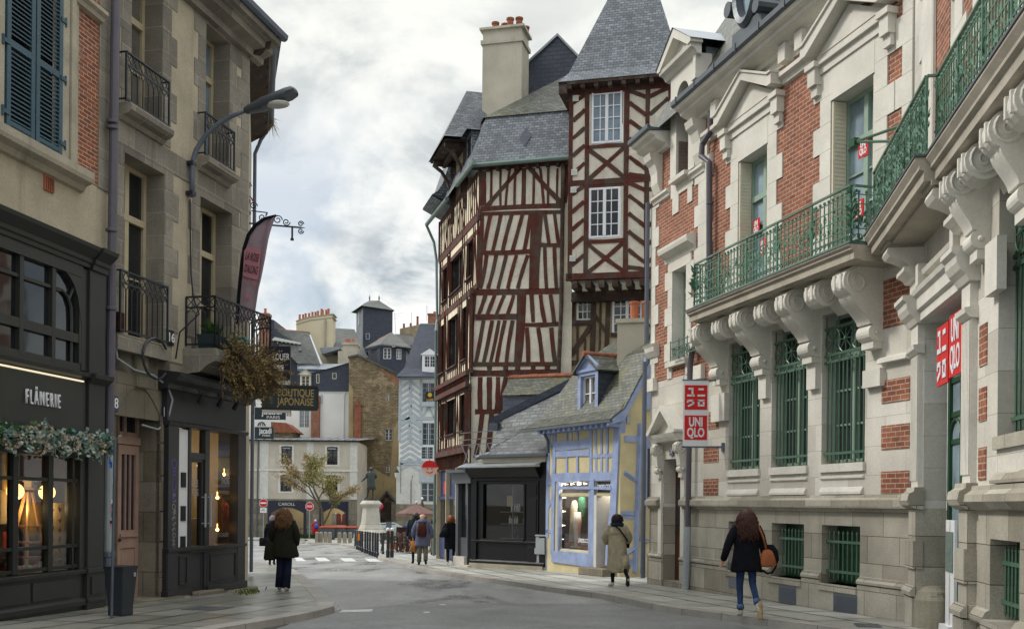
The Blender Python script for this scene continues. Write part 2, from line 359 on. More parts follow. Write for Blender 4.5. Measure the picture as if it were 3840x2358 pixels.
glow('lamp_globe','ffce7e',1.5);glow('lamp_warm','ffb45e',6);glow('lamp_white','fff2dc',1.8);glow('led_strip','fff0cc',.35)
mat('wood_warm','a97a46',rough=.6,var=.2,vs=4,fine=.12);mat('wood_pale','c79a5e',rough=.6,var=.15,vs=4);mat('wood_dark','4c2f20',rough=.5,var=.25,vs=3)
mat('room_dark','3a3026',var=.3);mat('room_warm','8a6a40',var=.25);mat('room_cream','b09a70',var=.15)
# ground
def asphalt():
    bs,o=M_('asphalt')
    wet=ramp(noise(.55,detail=6,rough=.6,sc=(1.0,.35,1),dist=.8),[(.47,(0,0,0)),(.60,(1,1,1))])
    c=mixc(1,lin('868785'),ramp(noise(.30,detail=5),[(.3,(.78,)*3),(.7,(1.14,)*3)]),'MULTIPLY')
    c=mixc(1,c,ramp(noise(90,detail=3),[(.3,(.66,)*3),(.7,(1.25,)*3)]),'MULTIPLY');c=mixc(1,c,ramp(noise(14,detail=6,rough=.8),[(.32,(.72,)*3),(.68,(1.2,)*3)]),'MULTIPLY')
    c=mixc(1,c,ramp(noise(1.1,sc=(1,.12,1),detail=5,loc=(5,0,0)),[(.35,(.80,)*3),(.65,(1.1,)*3)]),'MULTIPLY')
    c=mixc(ramp(noise(1.4,detail=7,rough=.72,loc=(4,2,0)),[(.60,(0,0,0)),(.70,(.45,.45,.45))]),c,lin('5d5d5b'))
    v=N('ShaderNodeTexVoronoi',feature='DISTANCE_TO_EDGE',i={'Scale':.42});t=N('ShaderNodeTexCoord');nn=N('ShaderNodeTexNoise',i={'Scale':1.3,'Detail':6});LK(t.outputs['Object'],nn.inputs['Vector'])
    va=N('ShaderNodeVectorMath',operation='MULTIPLY_ADD');LK(nn.outputs['Color'],va.inputs[0]);va.inputs[1].default_value=(.9,.9,0);LK(t.outputs['Object'],va.inputs[2]);LK(va.outputs[0],v.inputs['Vector'])
    crack=math_('MULTIPLY',ramp(v.outputs[0],[(0,(1,1,1)),(.006,(0,0,0))]),ramp(noise(.5,loc=(9,9,9)),[(.5,(0,0,0)),(.6,(.8,.8,.8))]))
    c=mixc(crack,c,lin('2c2c2b'))
    c=mixc(wet,c,mixc(1,c,(.66,.67,.69),'MULTIPLY'));LK(c,bs.inputs['Base Color'])
    LK(math_('MULTIPLY_ADD',wet,-.34,.56),bs.inputs['Roughness']);bs.inputs['Specular IOR Level'].default_value=.45
    bn=N('ShaderNodeBump',i={'Strength':.35,'Distance':.008});LK(noise(120,detail=3),bn.inputs['Height']);LK(bn.outputs[0],bs.inputs['Normal'])
asphalt()
mat('asphalt_patch','747675',rough=.55,var=.3,vs=.8,fine=.34,fs=16,bump=.4,wear=(.34,1.5,(1,.4,1)),wearc='58595a')
def slabs(name,col,c2,w,h,rough=.42,wavy=.05):
    mat(name,col,rough=rough,var=.3,vs=.8,fine=.16,fs=30,spec=.45,pat=dict(w=w,h=h,mort=.03,mc='35352f',c2=c2,bump=1,off=.38,sq=1.35,ms=.05),wavy=wavy,wear=(.34,1.1),wearc='74756f',bump=.3)
slabs('paving','b8b8b0','989890',1.35,.72,.42,.10);slabs('paving_wet','9c9d95','7c7d75',1.3,.7,.28,.10);slabs('paving_far','a3a49d','92938b',.8,.5,.6)
mat('kerb_stone','9d9991',rough=.6,var=.22,vs=1,fine=.25,fs=50,pat=dict(w=1.1,h=3,mort=.007,mc='4a4742',c2='827e77',bump=.7))
mat('road_paint','b9bcb9',rough=.6,var=.12,vs=2,fine=.2,fs=40)
mat('dirt','57503f',var=.3)
mat('statue_bronze','3a413f',rough=.45,var=.3,vs=3,metal=.4,spec=.5);mat('pedestal_stone','b0aca0',var=.2,vs=1,fine=.12,stain=.38,stc='807a6b')
mat('bollard_stone','8d8778',var=.2,fine=.2,fs=40)
mat('bin_grey','4c5157',rough=.5);mat('bin_lid','b23a26',rough=.5);mat('parasol_cloth','8b7069',rough=.85,var=.08);mat('menu_board','2a1f26',rough=.6);paint('car_paint','9aa4a6',.25,spec=.6);mat('rubber','1d1d1f',rough=.7)
paint('scooter_yellow','c79a55',.4)
# people
mat('skin','b98a72',rough=.6,var=.08,vs=9,fine=.03);mat('skin_pale','c9a18c',rough=.55,var=.08,vs=9)
def cloth(n,c,rough=.9,var=.25,vs=6):mat(n,c,rough=rough,var=var,vs=vs,fine=.14,fs=13,bump=.9,bd=.03,spec=.15)
for n,c in (('coat_olive','23241c'),('jeans_navy','1d2136'),('coat_black','13141b'),('jeans_blue','2c3f60'),('coat_tan','a09880'),('trousers_black','17171b'),('coat_lilac','62657c'),('trousers_khaki','6f6a5c'),('jacket_dark','20262a'),('coat_red','a32128'),('knit_mauve','8f7f8d'),('scarf_navy','2b3546'),('leather_brown','42241c'),('leather_tan','a0603f'),('bag_black','15161b'),('bag_blue','2360b8'),('bag_orange','b5743c'),('hat_white','cfc9cc'),('shoe_pale','b7afa6'),('shoe_dark','25252a'),('sole','b09a78'),('denim_cuff','56688a')):cloth(n,c)
for n,c in (('hair_blond','6b4a2e'),('hair_auburn','47281c'),('hair_dark','2b1a17'),('hair_ginger','8a4a22'),('hair_grey','5f544d')):mat(n,c,rough=.5,var=.35,vs=30,fine=.3,fs=120,bump=.8,spec=.4)
mat('banner_cloth','b3a2aa',rough=.8,var=.1,vs=3);mat('banner_pink','d59aa4',rough=.8,var=.06);mat('banner_ink','43353c',rough=.8)
for n,c,c2 in (('leaf_teal','4f8583',.35),('leaf_grey','87958c',.35),('leaf_green','3d5a28',.35),('leaf_brown','75603a',.4),('leaf_tan','9a8252',.35),('leaf_olive','868a48',.35),('leaf_dull','8d8564',.3),('flower_dry','b8aa98',.3),('bark','57503f',.3),('moss','5c6b28',.3),('leaf_iron','3d6a4d',.3)):mat(n,c,rough=.65,var=c2,vs=9,fine=.1,bump=0)
for i,c in enumerate(('8f2a20','2f5a44','c8722f','b9b2a4','2f4052','93405a','c9a24a','32302e','6d7c74','b8452c')):cloth(f'garment_{i}',c,var=.12)
for n in ('banner_cloth','banner_pink','parasol_cloth'):
    nt=MAT[n].node_tree;bs=nt.nodes['Principled BSDF'];tr=N('ShaderNodeBsdfTranslucent');LK(bs.inputs['Base Color'].links[0].from_socket,tr.inputs[0])
    x=N('ShaderNodeMixShader',i={0:.5});LK(bs.outputs[0],x.inputs[1]);LK(tr.outputs[0],x.inputs[2]);LK(x.outputs[0],nt.nodes['Material Output'].inputs[0])
# ---------------------------------------------------------------- street directions
RB=Fr(5.2,19.4,.255,-.967);PV=Fr(5.95,16.3,-.1668,-.986)
L1=Fr(-6.8,18.0,.1668,.986);L2=Fr(-5.7,22.9,.2208,.975);L3=Fr(-5.7,22.9,-.229,.973)
TL=Fr(-1.23,38,.255,-.967);TR=Fr(-1.23,38,.97,-.245)
YF=Fr(2.97,29.5,.461,-.887);BK=Fr(1.0,33.3,.78,-.625)
RZ=-.11                                          # the carriageway lies below the pavements
def gr(px,py,dz=RZ):
    a,_,b=ray(px,py);D=(CZ-dz)/(GS-b);return Vector((a*D,D,GS*D+dz))
# ---------------------------------------------------------------- ground
mb=MB()
ys=[-40,0,200,900,2400]
for i in range(4):
    za=[GS*min(y,200)+RZ-.02 for y in ys]
    mb.face([(-1500,ys[i],za[i]),(1500,ys[i],za[i]),(1500,ys[i+1],za[i+1]),(-1500,ys[i+1],za[i+1])])
mb.build('ground','dirt',kind='structure')
mb=MB()
for y0 in range(-6,130,4):mb.face([(-60,y0,GS*y0+RZ),(60,y0,GS*y0+RZ),(60,y0+4,GS*(y0+4)+RZ),(-60,y0+4,GS*(y0+4)+RZ)])
mb.build('road','asphalt',kind='structure')
def sheet(name,pts,m,fr=None,dz=.004,kind='structure',base=None):
    fr=fr or Fr(0,20,1,0)
    MB().face([fr.loc(p+Vector((0,0,dz))) for p in pts]).build(name,m,mw=fr,kind=kind)
sheet('road_patch',[gr(*p) for p in ((1235,2290),(1480,2268),(1530,2262),(2400,2262),(2650,2310),(2900,2380),(2900,2440),(700,2440),(900,2352))],'asphalt_patch')
mb=MB()
for q in (((985,2090),(1075,2090),(1090,2103),(1000,2103)),((1105,2090),(1130,2090),(1150,2103),(1112,2103)),((1179,2090),(1220,2090),(1241,2103),(1195,2103)),((1274,2092),(1318,2092),(1340,2104),(1290,2104)),((1366,2094),(1410,2094),(1436,2105),(1384,2105))):
    mb.face([gr(*p)+Vector((0,0,.004)) for p in q])
for q in (((1286,2287),(1400,2284),(1392,2293),(1270,2296)),((1590,2293),(1612,2293),(1610,2298),(1586,2298)),((1650,2265),(1672,2265),(1668,2269),(1646,2269))):
    mb.face([gr(*p)+Vector((0,0,.008)) for p in q])
mb.build('road_marking','road_paint',kind='structure')
MB().face([gr(*p)+Vector((0,0,.006)) for p in ((905,2350),(1010,2335),(1085,2340),(990,2372),(860,2378))]).build('water','dim_glass',kind='structure')
def pavement(name,edge,rest,m,fr,kerb='kerb'):
    "raised pavement: edge runs along the kerb (pixels), rest closes the outline (pixels or points)"
    pe=[gp(*p) if not isinstance(p,Vector) else p for p in edge];pr=[gp(*p) if not isinstance(p,Vector) else p for p in rest]
    sm=[]
    for i in range(len(pe)-1):
        p0=pe[max(i-1,0)];p1,p2=pe[i],pe[i+1];p3=pe[min(i+2,len(pe)-1)]
        for k in range(5):
            t=k/5;sm.append(.5*((2*p1)+(p2-p0)*t+(2*p0-5*p1+4*p2-p3)*t*t+(3*p1-p0-3*p2+p3)*t**3))
    sm.append(pe[-1])
    mesh=MB().face([fr.loc(p) for p in sm+pr]);o=mesh.build(name,m,mw=fr,kind='structure')
    bm=bmesh.new();bm.from_mesh(o.data);bmesh.ops.triangulate(bm,faces=bm.faces)
    bm.to_mesh(o.data);bm.free()
    kb=MB();c=sum(pr,Vector())/len(pr)
    V=[];s=0;rows=[]
    for i,p in enumerate(sm):
        t=(sm[min(i+1,len(sm)-1)]-sm[max(i-1,0)]);t.z=0;t.normalize();n=Vector((-t.y,t.x,0))
        if n.dot(c-p) < 0:n=-n
        z=Vector((0,0,1));rows.append([p-n*.012+z*(RZ-.02),p-n*.0+z*-.012,p+n*.012+z*.006,p+n*.29+z*.006,p+n*.295+z*-.02])
    kb.loft(rows,cap=False)
    ob=kb.build(kerb,'kerb_stone',kind='structure')
    uv=ob.data.uv_layers[0].data;L=[0]
    for i in range(1,len(sm)):L.append(L[-1]+(sm[i]-sm[i-1]).length)
    for poly in ob.data.polygons:
        for li in poly.loop_indices:
            vi=ob.data.loops[li].vertex_index;uv[li].uv=(L[vi//5],.4+.1*(vi % 5))
    return sm
far_r=[Vector((14,16,GS*16)),Vector((16,0,0)),Vector((4.6,0,0))]
pavement('pavement',[(3330,2388),(3200,2362),(2860,2318),(2500,2272),(2290,2230),(2174,2214),(2031,2196),(1914,2178),(1680,2146),(1543,2120),(1449,2097),(1420,2089),(1418,2082),(1420,2078)],
         [Vector((-4.6,50,GS*50)),Vector((-3.2,58,GS*58)),Vector((6,58,GS*58)),Vector((10,24,GS*24)),*far_r],'paving',RB)
pavement('pavement',[(700,2382),(820,2355),(1118,2304),(1240,2276),(1253,2266),(1245,2250),(1196,2204),(1122,2144),(1039,2110),(946,2104),(900,2104)],
         [Vector((-11,30,GS*30)),Vector((-9,14,GS*14)),Vector((-8.2,10.5,GS*10.5)),Vector((-3.8,11.4,GS*11.4))],'paving_wet',L2)
pavement('pavement',[(1421,2079),(1400,2068),(1330,2047),(1290,2041),(1265,2037),(1180,2034),(1150,2031),(1145,2028),(1160,2026)],
         [Vector((-22,108,GS*108)),Vector((14,108,GS*108)),Vector((2,56,GS*56)),Vector((-3.5,56,GS*56))],'paving_far',Fr(0,60,1,0))
pavement('pavement',[(800,2021),(960,2021),(1060,2019),(1143,2021)],[Vector((-20,112,GS*112)),Vector((-44,112,GS*112))],'paving_far',Fr(0,60,1,0))
# ---------------------------------------------------------------- common building pieces
def hole_px(fr,a,b,y=0):return (*sorted((fr.m(*a,y)[0],fr.m(*b,y)[0])),*sorted((fr.m(*a,y)[1],fr.m(*b,y)[1])))
def window(par,x0,x1,z0,z1,y,fm='white_paint',gm='dark_glass',nx=2,ny=2,fw=.06,mw=.03,leafs=2,transom=None,name='window',gap=None):
    "casement frame with glazing bars and its pane; y is the plane of the frame's face"
    b=MB()
    for a,c in ((x0,x0+fw),(x1-fw,x1)):b.box(a,c,y,y+.07,z0,z1)
    for a,c in ((z0,z0+fw),(z1-fw,z1)):b.box(x0+fw,x1-fw,y+.002,y+.068,a,c)
    xi0,xi1,zi0,zi1=x0+fw,x1-fw,z0+fw,z1-fw
    if leafs == 2:b.box((x0+x1)/2-fw*.75,(x0+x1)/2+fw*.75,y-.012,y+.05,zi0,zi1)
    tz=None
    if transom:tz=z0+(z1-z0)*transom;b.box(xi0,xi1,y-.02,y+.06,tz-fw*.7,tz+fw*.7)
    for k in range(1,nx):
        if leafs == 2 and 2*k == nx:continue
        xx=xi0+(xi1-xi0)*k/nx;b.box(xx-mw/2,xx+mw/2,y+.012,y+.045,zi0,zi1)
    top=tz if tz else zi1
    for k in range(1,ny):
        zz=zi0+(top-zi0)*k/ny;b.box(xi0,xi1,y+.014,y+.043,zz-mw/2,zz+mw/2)
    f=b.build(name,fm,par)
    MB().face([(xi0-.01,y+.05,zi0-.01),(xi1+.01,y+.05,zi0-.01),(xi1+.01,y+.05,zi1+.01),(xi0-.01,y+.05,zi1+.01)]).build('pane',gm,f)
    return f
def mould(b,prof,x0,x1,ends=True):
    "moulding along x with profile (y,z)"
    return b.pri(prof,x0,x1,'x')
def spiral(c,r,turns,n,ax,a0=0,sgn=1):
    return [(c[0],c[1]+r*(1-.8*k/n)*math.cos(a0+sgn*turns*2*math.pi*k/n),c[2]+r*(1-.8*k/n)*math.sin(a0+sgn*turns*2*math.pi*k/n)) for k in range(n+1)]
def console(par,xc,wd,zt,zb,pr,mat_='limestone_trim',small=False,name='console'):
    "S-shaped scroll bracket: big volute under the slab, small roll at its foot"
    b=MB();R1=(zt-zb)*.20 if not small else (zt-zb)*.42
    pts=[]
    if small:
        cy,cz=-pr+R1,zt-R1
        pts=[(cy+R1*math.cos(t),cz+R1*math.sin(t)) for t in [math.pi*(.5+k/12*1.35) for k in range(13)]]
        pts=[(0,zt)]+pts+[(0,zb)]
        b.pri(pts,xc-wd/2,xc+wd/2,'x')
    else:
        cy,cz=-pr+R1,zt-R1
        front=[(cy+R1*math.cos(t),cz+R1*math.sin(t)) for t in [math.pi*(.5+k/10*.86) for k in range(11)]]
        y0,z0=front[-1];rf=(zt-zb)*.10;ye,ze=-rf*2.1,zb+rf*2.4
        for k in range(1,13):
            t=k/12;s=t*t*(3-2*t)
            front.append((y0+(ye-y0)*(.25*t+.75*s**.85),z0+(ze-z0)*t**.92))
        foot=[(-rf*1.15+rf*1.15*math.cos(t),zb+rf*1.25+rf*1.15*math.sin(t)) for t in [math.pi*(.62+k/8*.9) for k in range(9)]]
        pts=[(0,zt)]+front+foot+[(0,zb)]
        b.pri(pts,xc-wd/2,xc+wd/2,'x')
        b.box(xc-wd*.45,xc+wd*.45,-rf*1.5,0,zb-.10,zb+.02)
        for s in (-1,1):
            b.lathe([(.001,.0),(.03,.0),(.035,.02),(.02,.045),(.001,.05)],(0,0,0),8) if False else None
            b.ball((xc+s*(wd/2+.01),-rf*1.15,zb+rf*1.25),.035,.035,.035,8,6)
    for s in (-1,1):                               # raised spiral on each cheek
        b.tube(spiral((xc+s*(wd/2+.004),cy+.01,cz),R1*.86,1.6,26,'x',math.pi*.5,1),.018,5)
    b.box(xc-wd*.33,xc-wd*.17,-pr-.012,-pr+.06,cz-R1*.5,cz+R1*.5);b.box(xc+wd*.17,xc+wd*.33,-pr-.012,-pr+.06,cz-R1*.5,cz+R1*.5)
    return b.build(name,mat_,par)
def quoin(b,x0,x1,z0,z1,h,teeth,side,y=-.025,y1=.01):
    "stone strip with toothed edge(s); side 'l','r','b'"
    b.cut();z=z0;k=0
    while z < z1-.02:
        zz=min(z+h,z1);a=x0-(teeth if k % 2 and side in 'lb' else 0);c=x1+(teeth if k % 2 and side in 'rb' else 0)
        b.box(a,c,y,y1,z,zz-.006);z=zz;k += 1
def grille(par,x0,x1,z0,z1,y,n,rings=0,mat_='green_paint',spears=False,name='grille'):
    b=MB();hb=[]
    top=z1-(.78 if rings else .18)
    for z in ([top,z1-.20,z1-.66] if rings else [z1-.2]) + [z0+.16]:b.box(x0-.04,x1+.04,y-.02,y+.02,z-.022,z+.022)
    for k in range(n):
        x=x0+.05+(x1-x0-.1)*k/(n-1)
        b.tube([(x,y,z0+.03),(x,y,top+.05 if rings else z1-.06)],.016,6)
        if spears:b.tube([(x,y,z1-.06),(x,y,z1-.0)],[.024,.002],6);b.tube([(x,y,z0+.06),(x,y,z0+.0)],[.024,.002],6)
        elif k % 2:b.tube([(x,y,z0+.03),(x,y,z0-.03)],[.026,.004],6)
    if rings:
        r=.23;zc=z1-.43;m=rings
        for k in range(m):
            xc=x0+(x1-x0)*(k+.5)/m
            b.tube([(xc+r*math.cos(t*math.pi/9),y,zc+r*math.sin(t*math.pi/9)) for t in range(19)],.013,5,cap=False)
            for q in range(8):b.tube([(xc,y,zc),(xc+r*math.cos(q*math.pi/4),y,zc+r*math.sin(q*math.pi/4))],.009,4)
            b.ball((xc,y-.01,zc),.04,.03,.04,8,6)
        for k in range(m+1):
            x=x0+(x1-x0)*k/m;b.tube([(x,y,z1-.66),(x,y,z1+.02)],.012,5)
        for k in range(4):
            x=x0+(x1-x0)*(k+.5)/4;b.tube([(x,y-.01,z1-.66),(x,y-.01,z1-.78),(x,y-.01,z1-.80)],[.012,.03,.006],6)
    return b.build(name,mat_,par)
def leaf_spray(b,c,h,wd,n,ax=(1,0,0),seed=0):
    rr=random.Random(seed);ax=Vector(ax)
    for k in range(n):
        t=rr.random();s=rr.choice((-1,1));o=Vector(c)+Vector((0,0,h*t))+ax*s*wd*.08
        d=ax*s*wd*rr.uniform(.4,1)+Vector((0,rr.uniform(-.03,.03),0))+Vector((0,0,rr.uniform(.02,.12)))
        m=o+d*.5;p=Vector((0,0,1)).cross(d).cross(d).normalized()*.022
        b.face([o,m+p,o+d,m-p])
def rail_panel(b,p,q,z0,z1,n,seed=0,orn=True,lattice=True):
    "wrought iron balustrade from p to q (x,y), heights z0..z1"
    P0,Q0=Vector((*p,0)),Vector((*q,0));d=Q0-P0;L=d.length;u=d/L
    for z,r in ((z1,.022),(z0+.05,.018)):b.bar((*p,z),(*q,z),.05 if z == z1 else .035,.028)
    if lattice:
        for t in (.28,.50,.70,.86):b.bar((*p,z0+(z1-z0)*t),(*q,z0+(z1-z0)*t),.014,.014)
    for k in range(n+1):
        c=P0+d*(k/n);tall=k % 9 == 0
        b.bar((c.x,c.y,z0),(c.x,c.y,z1 if tall else z1-.1),.03 if tall else .017,.03 if tall else .017)
        if not tall:b.ball((c.x,c.y,z1-.085),.026,.026,.03,6,4)
    if orn:
        rr=random.Random(seed);m=max(1,int(L/.125))
        for k in range(m):
            c=P0+d*((k+.5)/m)
            leaf_spray(b,(c.x,c.y,z0+.22),.34,.11,9,u,seed*99+k)
            r=.05
            for s in (-1,1):
                b.tube([c+u*s*(.055-r*math.cos(a)*(.4+.6*(1-i/9)))+Vector((0,0,z0+.13+r*math.sin(a)*(.4+.6*(1-i/9)))) for i,a in enumerate([j*.6 for j in range(9)])],.009,4)
        for k in range(0,n+1,9):
            c=P0+d*(k/n);leaf_spray(b,(c.x,c.y,z0+.2),(z1-z0)*.68,.12,40,u,seed*7+k)
# ---------------------------------------------------------------- the brick and stone building on the right
rb=E('brick_building',RB,'red brick and pale stone building with green window grilles and long iron balcony','building')
XL,XW,XR=-7.14,-3.95,3.25
bw=[(-2.83,-1.65,.47,1.47),(-1.01,.17,.47,1.47),(.77,1.94,.47,1.47)]
gw=[(-2.87,-1.52,2.52,5.13),(-1.06,.27,2.52,5.12),(.73,2.05,2.52,5.11)]
fw_=[(-2.5,-1.26,5.72,8.77),(.97,2.27,5.72,8.76)]
side=(-5.82,-5.04,5.12,7.23);door=(-6.27,-5.22,.02,2.87)
b=MB()
b.k=0
d1=(door[0],door[1],.02,.62);b.wall(XL,XW,-.6,.62,[d1],depth=.4);b.wall(XW,XR,-.6,.62,[(h[0],h[1],h[2],.62) for h in bw],depth=.45)
b.k=1
b.wall(XL,XW,.62,1.75,[(door[0],door[1],.62,1.75)],depth=.4);b.wall(XW,XR,.62,1.75,[(h[0],h[1],.62,h[3]) for h in bw],depth=.45)
b.k=2
b.wall(XL,XW,1.75,4.75,[(door[0],door[1],1.75,door[3])],depth=.4);b.wall(XW,XR,1.75,5.6,gw,depth=.4)
b.k=3
b.wall(XL,XW,4.75,10.2,[side,(-5.58,-4.9,9.3,10.2)],depth=.4);b.wall(XW,XR,5.6,10.2,fw_,depth=.38)
b.k=2
b.face([(XL,0,-.6),(XL,0,10.5),(XL,7,10.5),(XL,7,-.6)])
b.face([(XR,0,5.5),(XR,3,5.5),(XR,3,10.4),(XR,0,10.4)])
wall_=b.build('wall',['granite_base','granite_block','limestone','brick_red'],rb)
b=MB()                                            # plinth moulding and string course
def band(b,prof,spans):
    for a,c in spans:b.pri(prof,a,c,'x')
xs=[door[1],*[v for h in bw for v in h[:2]],XR]
pl=[(0,.52),(-.07,.54),(-.075,.58),(-.03,.63),(0,.66)]
for a,c in ((XL,door[0]),(door[1],bw[0][0]),(bw[0][1],bw[1][0]),(bw[1][1],bw[2][0]),(bw[2][1],XR)):
    b.pri(pl,a,c,'x');b.box(a,c,-.05,0,-.6,.518)
for h in bw:b.box(h[0],h[1],-.05,0,-.6,h[2]-.12);b.box(h[0]+.0,h[1]-.0,-.08,.44,h[2]-.115,h[2]+.0)
st=[(0,1.70),(-.05,1.71),(-.06,1.755),(-.13,1.77),(-.14,1.80),(-.14,1.90),(-.06,1.94),(-.05,1.985),(0,1.99)]
for a,c in ((XL,door[0]-.12),(door[1]+.12,XR+.1)):b.pri(st,a,c,'x')
b.build('plinth','granite_block',rb)
for i,h in enumerate(bw):
    b=MB();b.box(h[0],h[1],.30,.34,h[2],h[3]);b.build('basement_window','green_dark' if i else 'dim_glass',rb)
    grille(rb,h[0]+.18 if i == 1 else h[0]+.05,h[1]-.05,h[2]+.05,h[3]-.08,.10,8,spears=True)
for x0,x1 in ((-1.4+.55,-.2+.5),(1.0,2.0)) if False else ((-.62,.0),(1.25,1.95)):
    b=MB();b.box(x0,x1,-.062,-.045,.02,.33)
    for k in range(14):b.box(x0+.03,x1-.03,-.07,-.058,.045+k*.019,.053+k*.019)
    b.build('vent_grille','pipe_slate',rb)
b=MB();b.pri([(-2.42+.27*math.cos(t*math.pi/8),.14+.27*math.sin(t*math.pi/8)) for t in range(9)],-.07,-.045);b.build('hatch','pipe_slate',rb)
for i,h in enumerate(gw):
    # sill with sunk apron panel, pier faces
    b=MB();b.box(h[0]-.02,h[1]+.02,-.05,.36,h[2]-.14,h[2]-.001)
    b.pri([(0,2.31),(-.035,2.30),(-.035,2.27),(0,2.25)],h[0],h[1],'x');b.pri([(0,2.12),(-.02,2.11),(-.06,2.04),(-.06,2.0),(0,1.992)],h[0]+.02,h[1]-.02,'x')
    b.build('sill','limestone_trim',rb)
    window(rb,h[0],h[1],h[2],h[3],.22,'green_pale','dim_glass',2,3,.08,.035,2,.72)
    grille(rb,h[0]+.06,h[1]-.06,h[2]+.02,h[3]-.05,.05,10,rings=3)
b=MB()                                            # brick panels let into the stone
for x0,x1,zz in ((-4.05,-3.33,((2.01,2.36),(2.71,3.05),(3.42,3.80),(4.45,4.95))),(2.52,3.24,((2.0,2.35),(2.69,3.07),(3.42,3.78),(4.60,5.36)))):
    for z0,z1 in zz:b.cut().box(x0,x1,-.012,.02,z0,z1)
b.build('brick_panel','brick_red',rb)
b=MB()
b.box(-3.2-.28,-3.2+.36,-.12,0,3.55,4.12);b.cut().box(2.36-.24,2.36+.24,-.10,0,3.7,3.98)
for xc in (-1.28,.51):b.cut().box(xc-.15,xc+.15,-.09,0,3.85,4.38)
b.cut().pri([(0,4.04),(-.10,4.05),(-.08,4.12),(0,4.16)],2.5,3.25,'x')
b.build('block','limestone_trim',rb)
# balcony: slab on scroll consoles
bal=MB();ZB,ZT,PJ=5.58,5.80,-.78
bal.pri([(0,ZB-.02),(-.64,ZB-.02),(-.66,ZB),(PJ,ZB),(PJ,ZB+.12),(PJ-.05,ZB+.14),(PJ-.05,ZB+.17),(PJ-.09,ZT-.02),(PJ-.09,ZT),(0,ZT)],-3.15,2.92,'x')
bo=bal.build('balcony','soffit_stone',rb)
MB().box(-3.15,2.92,PJ-.1,0,ZT+.002,ZT+.02).build('flashing','zinc_dark',bo)
for xc in (-3.12,-1.28,.51,2.36):console(rb,xc,.36,5.56,4.40,.72)
for xc in (-2.2,-.40,1.40):console(rb,xc,.34,5.56,5.02,.66,small=True)
b=MB()
rail_panel(b,(-2.97,PJ+.03),(2.78,PJ+.03),ZT+.03,6.74,45,3);rail_panel(b,(2.78,PJ+.03),(2.78,-.08),ZT+.03,6.74,5,4);rail_panel(b,(-2.97,PJ+.03),(-2.97,-.08),ZT+.03,6.74,5,5)
b.build('railing','green_rail',bo)
# first floor windows with surrounds and pediments
for h,xc in ((fw_[0],-1.88),(fw_[1],1.62)):
    b=MB()
    quoin(b,h[0]-.34,h[0],5.6,9.32,.47,.22,'l');quoin(b,h[1],h[1]+.34,5.6,9.32,.47,.22,'r');b.box(h[0]-.0,h[1]+.0,-.03,.01,h[3],9.32)
    b.box(h[0]-.42,h[1]+.42,-.06,.01,9.32,9.84)
    b.cut();b.reveal((h[0]+.004,h[1]-.004,h[2],h[3]-.004),0,.37)
    b.build('surround','limestone_trim',rb)
    b=MB();ax,bx=xc-1.22,xc+1.22
    b.pri([(ax+.1,9.55),(xc,10.14),(bx-.1,9.55)],-.09,.0)
    for s in (-1,1):                               # raking cornice and its short level ends
        e=xc+s*1.22
        b.pri([(xc,10.18),(xc,10.36),(e-s*.12,9.86),(e,9.86),(e,9.66),(e-s*.16,9.66)][::s],-.30,.0)
        b.pri([(xc,10.34),(xc,10.385),(e-s*.10,9.90),(e+s*.02,9.90),(e+s*.02,9.862),(e-s*.12,9.862)][::s],-.335,.0)
        b.box(e-s*.26,e-s*.02,-.16,0,9.16,9.52);b.box(e-s*.30,e+s*.02,-.20,0,9.45,9.55)
        b.box(e-s*.24,e-s*.04,-.10,0,8.98,9.16)
    b.pri([(ax+.35,9.62),(xc,9.98),(bx-.35,9.62)],-.105,-.085)
    b.box(ax+.3,bx-.3,-.12,0,9.47,9.53)
    b.build('pediment','limestone_trim',rb)
    window(rb,h[0]+.02,h[1]-.02,h[2],h[3],.26,'green_pale','pale_pane',2,4,.08,.035,2,.74)
    for s in (0,1):
        b=MB();x0=h[0]+.02 if s == 0 else h[1]-.06
        b.box(x0,x0+.04,-.005,.25,h[2],h[3]-.02)
        for k in range(42):
            z=h[2]+.06+k*.07
            if z < h[3]-.1:b.box(x0-.008,x0+.048,.02,.23,z,z+.035)
        b.build('shutter','cream_frame',rb)
b=MB()                                            # string course at pediment foot, frieze strips and brick edge strips
for a,c in ((XW-.1,-3.12),(-.64,.38),(2.86,3.25)):b.pri([(0,9.62),(-.06,9.64),(-.08,9.72),(-.16,9.76),(-.16,9.84),(0,9.88)],a,c,'x')
for a,c in ((-6.98,-6.0),(-4.86,-4.05)):b.pri([(0,9.05),(-.05,9.07),(-.07,9.14),(-.12,9.17),(-.12,9.23),(0,9.26)],a,c,'x')
b.box(XW,XR,-.03,.01,10.02,10.3)
for x in (-.45,.15,-3.35):b.box(x-.13,x+.13,-.2,0,9.98,10.3)
b.build('string_course','limestone_trim',rb)
b=MB()
quoin(b,-7.14,-6.86,4.75,9.05,.47,.2,'r');quoin(b,-4.42,-4.05,5.6,9.05,.47,.2,'l');quoin(b,-4.05,-3.93,5.6,9.6,.47,.22,'r',y=-.05)
quoin(b,-6.08,-5.82,4.75,7.45,.42,.18,'l');quoin(b,-5.04,-4.76,4.75,7.45,.42,.18,'r');b.cut().box(-6.0,-4.8,-.03,.01,7.23,7.5)
quoin(b,3.0,3.25,5.6,9.6,.47,.2,'l')
b.cut().box(-5.95,-4.7,-.028,.01,8.95,9.3);b.cut().box(-5.85,-5.5,-.027,.01,8.55,8.95);b.cut().box(-5.0,-4.75,-.027,.01,8.6,8.95)
b.build('quoins','limestone_trim',rb)
b=MB()
b.pri([(0,7.45),(-.04,7.47),(-.06,7.58),(-.22,7.66),(-.24,7.74),(-.24,7.80),(0,7.86)],-6.22,-4.55,'x');b.build('hood','limestone_trim',rb)
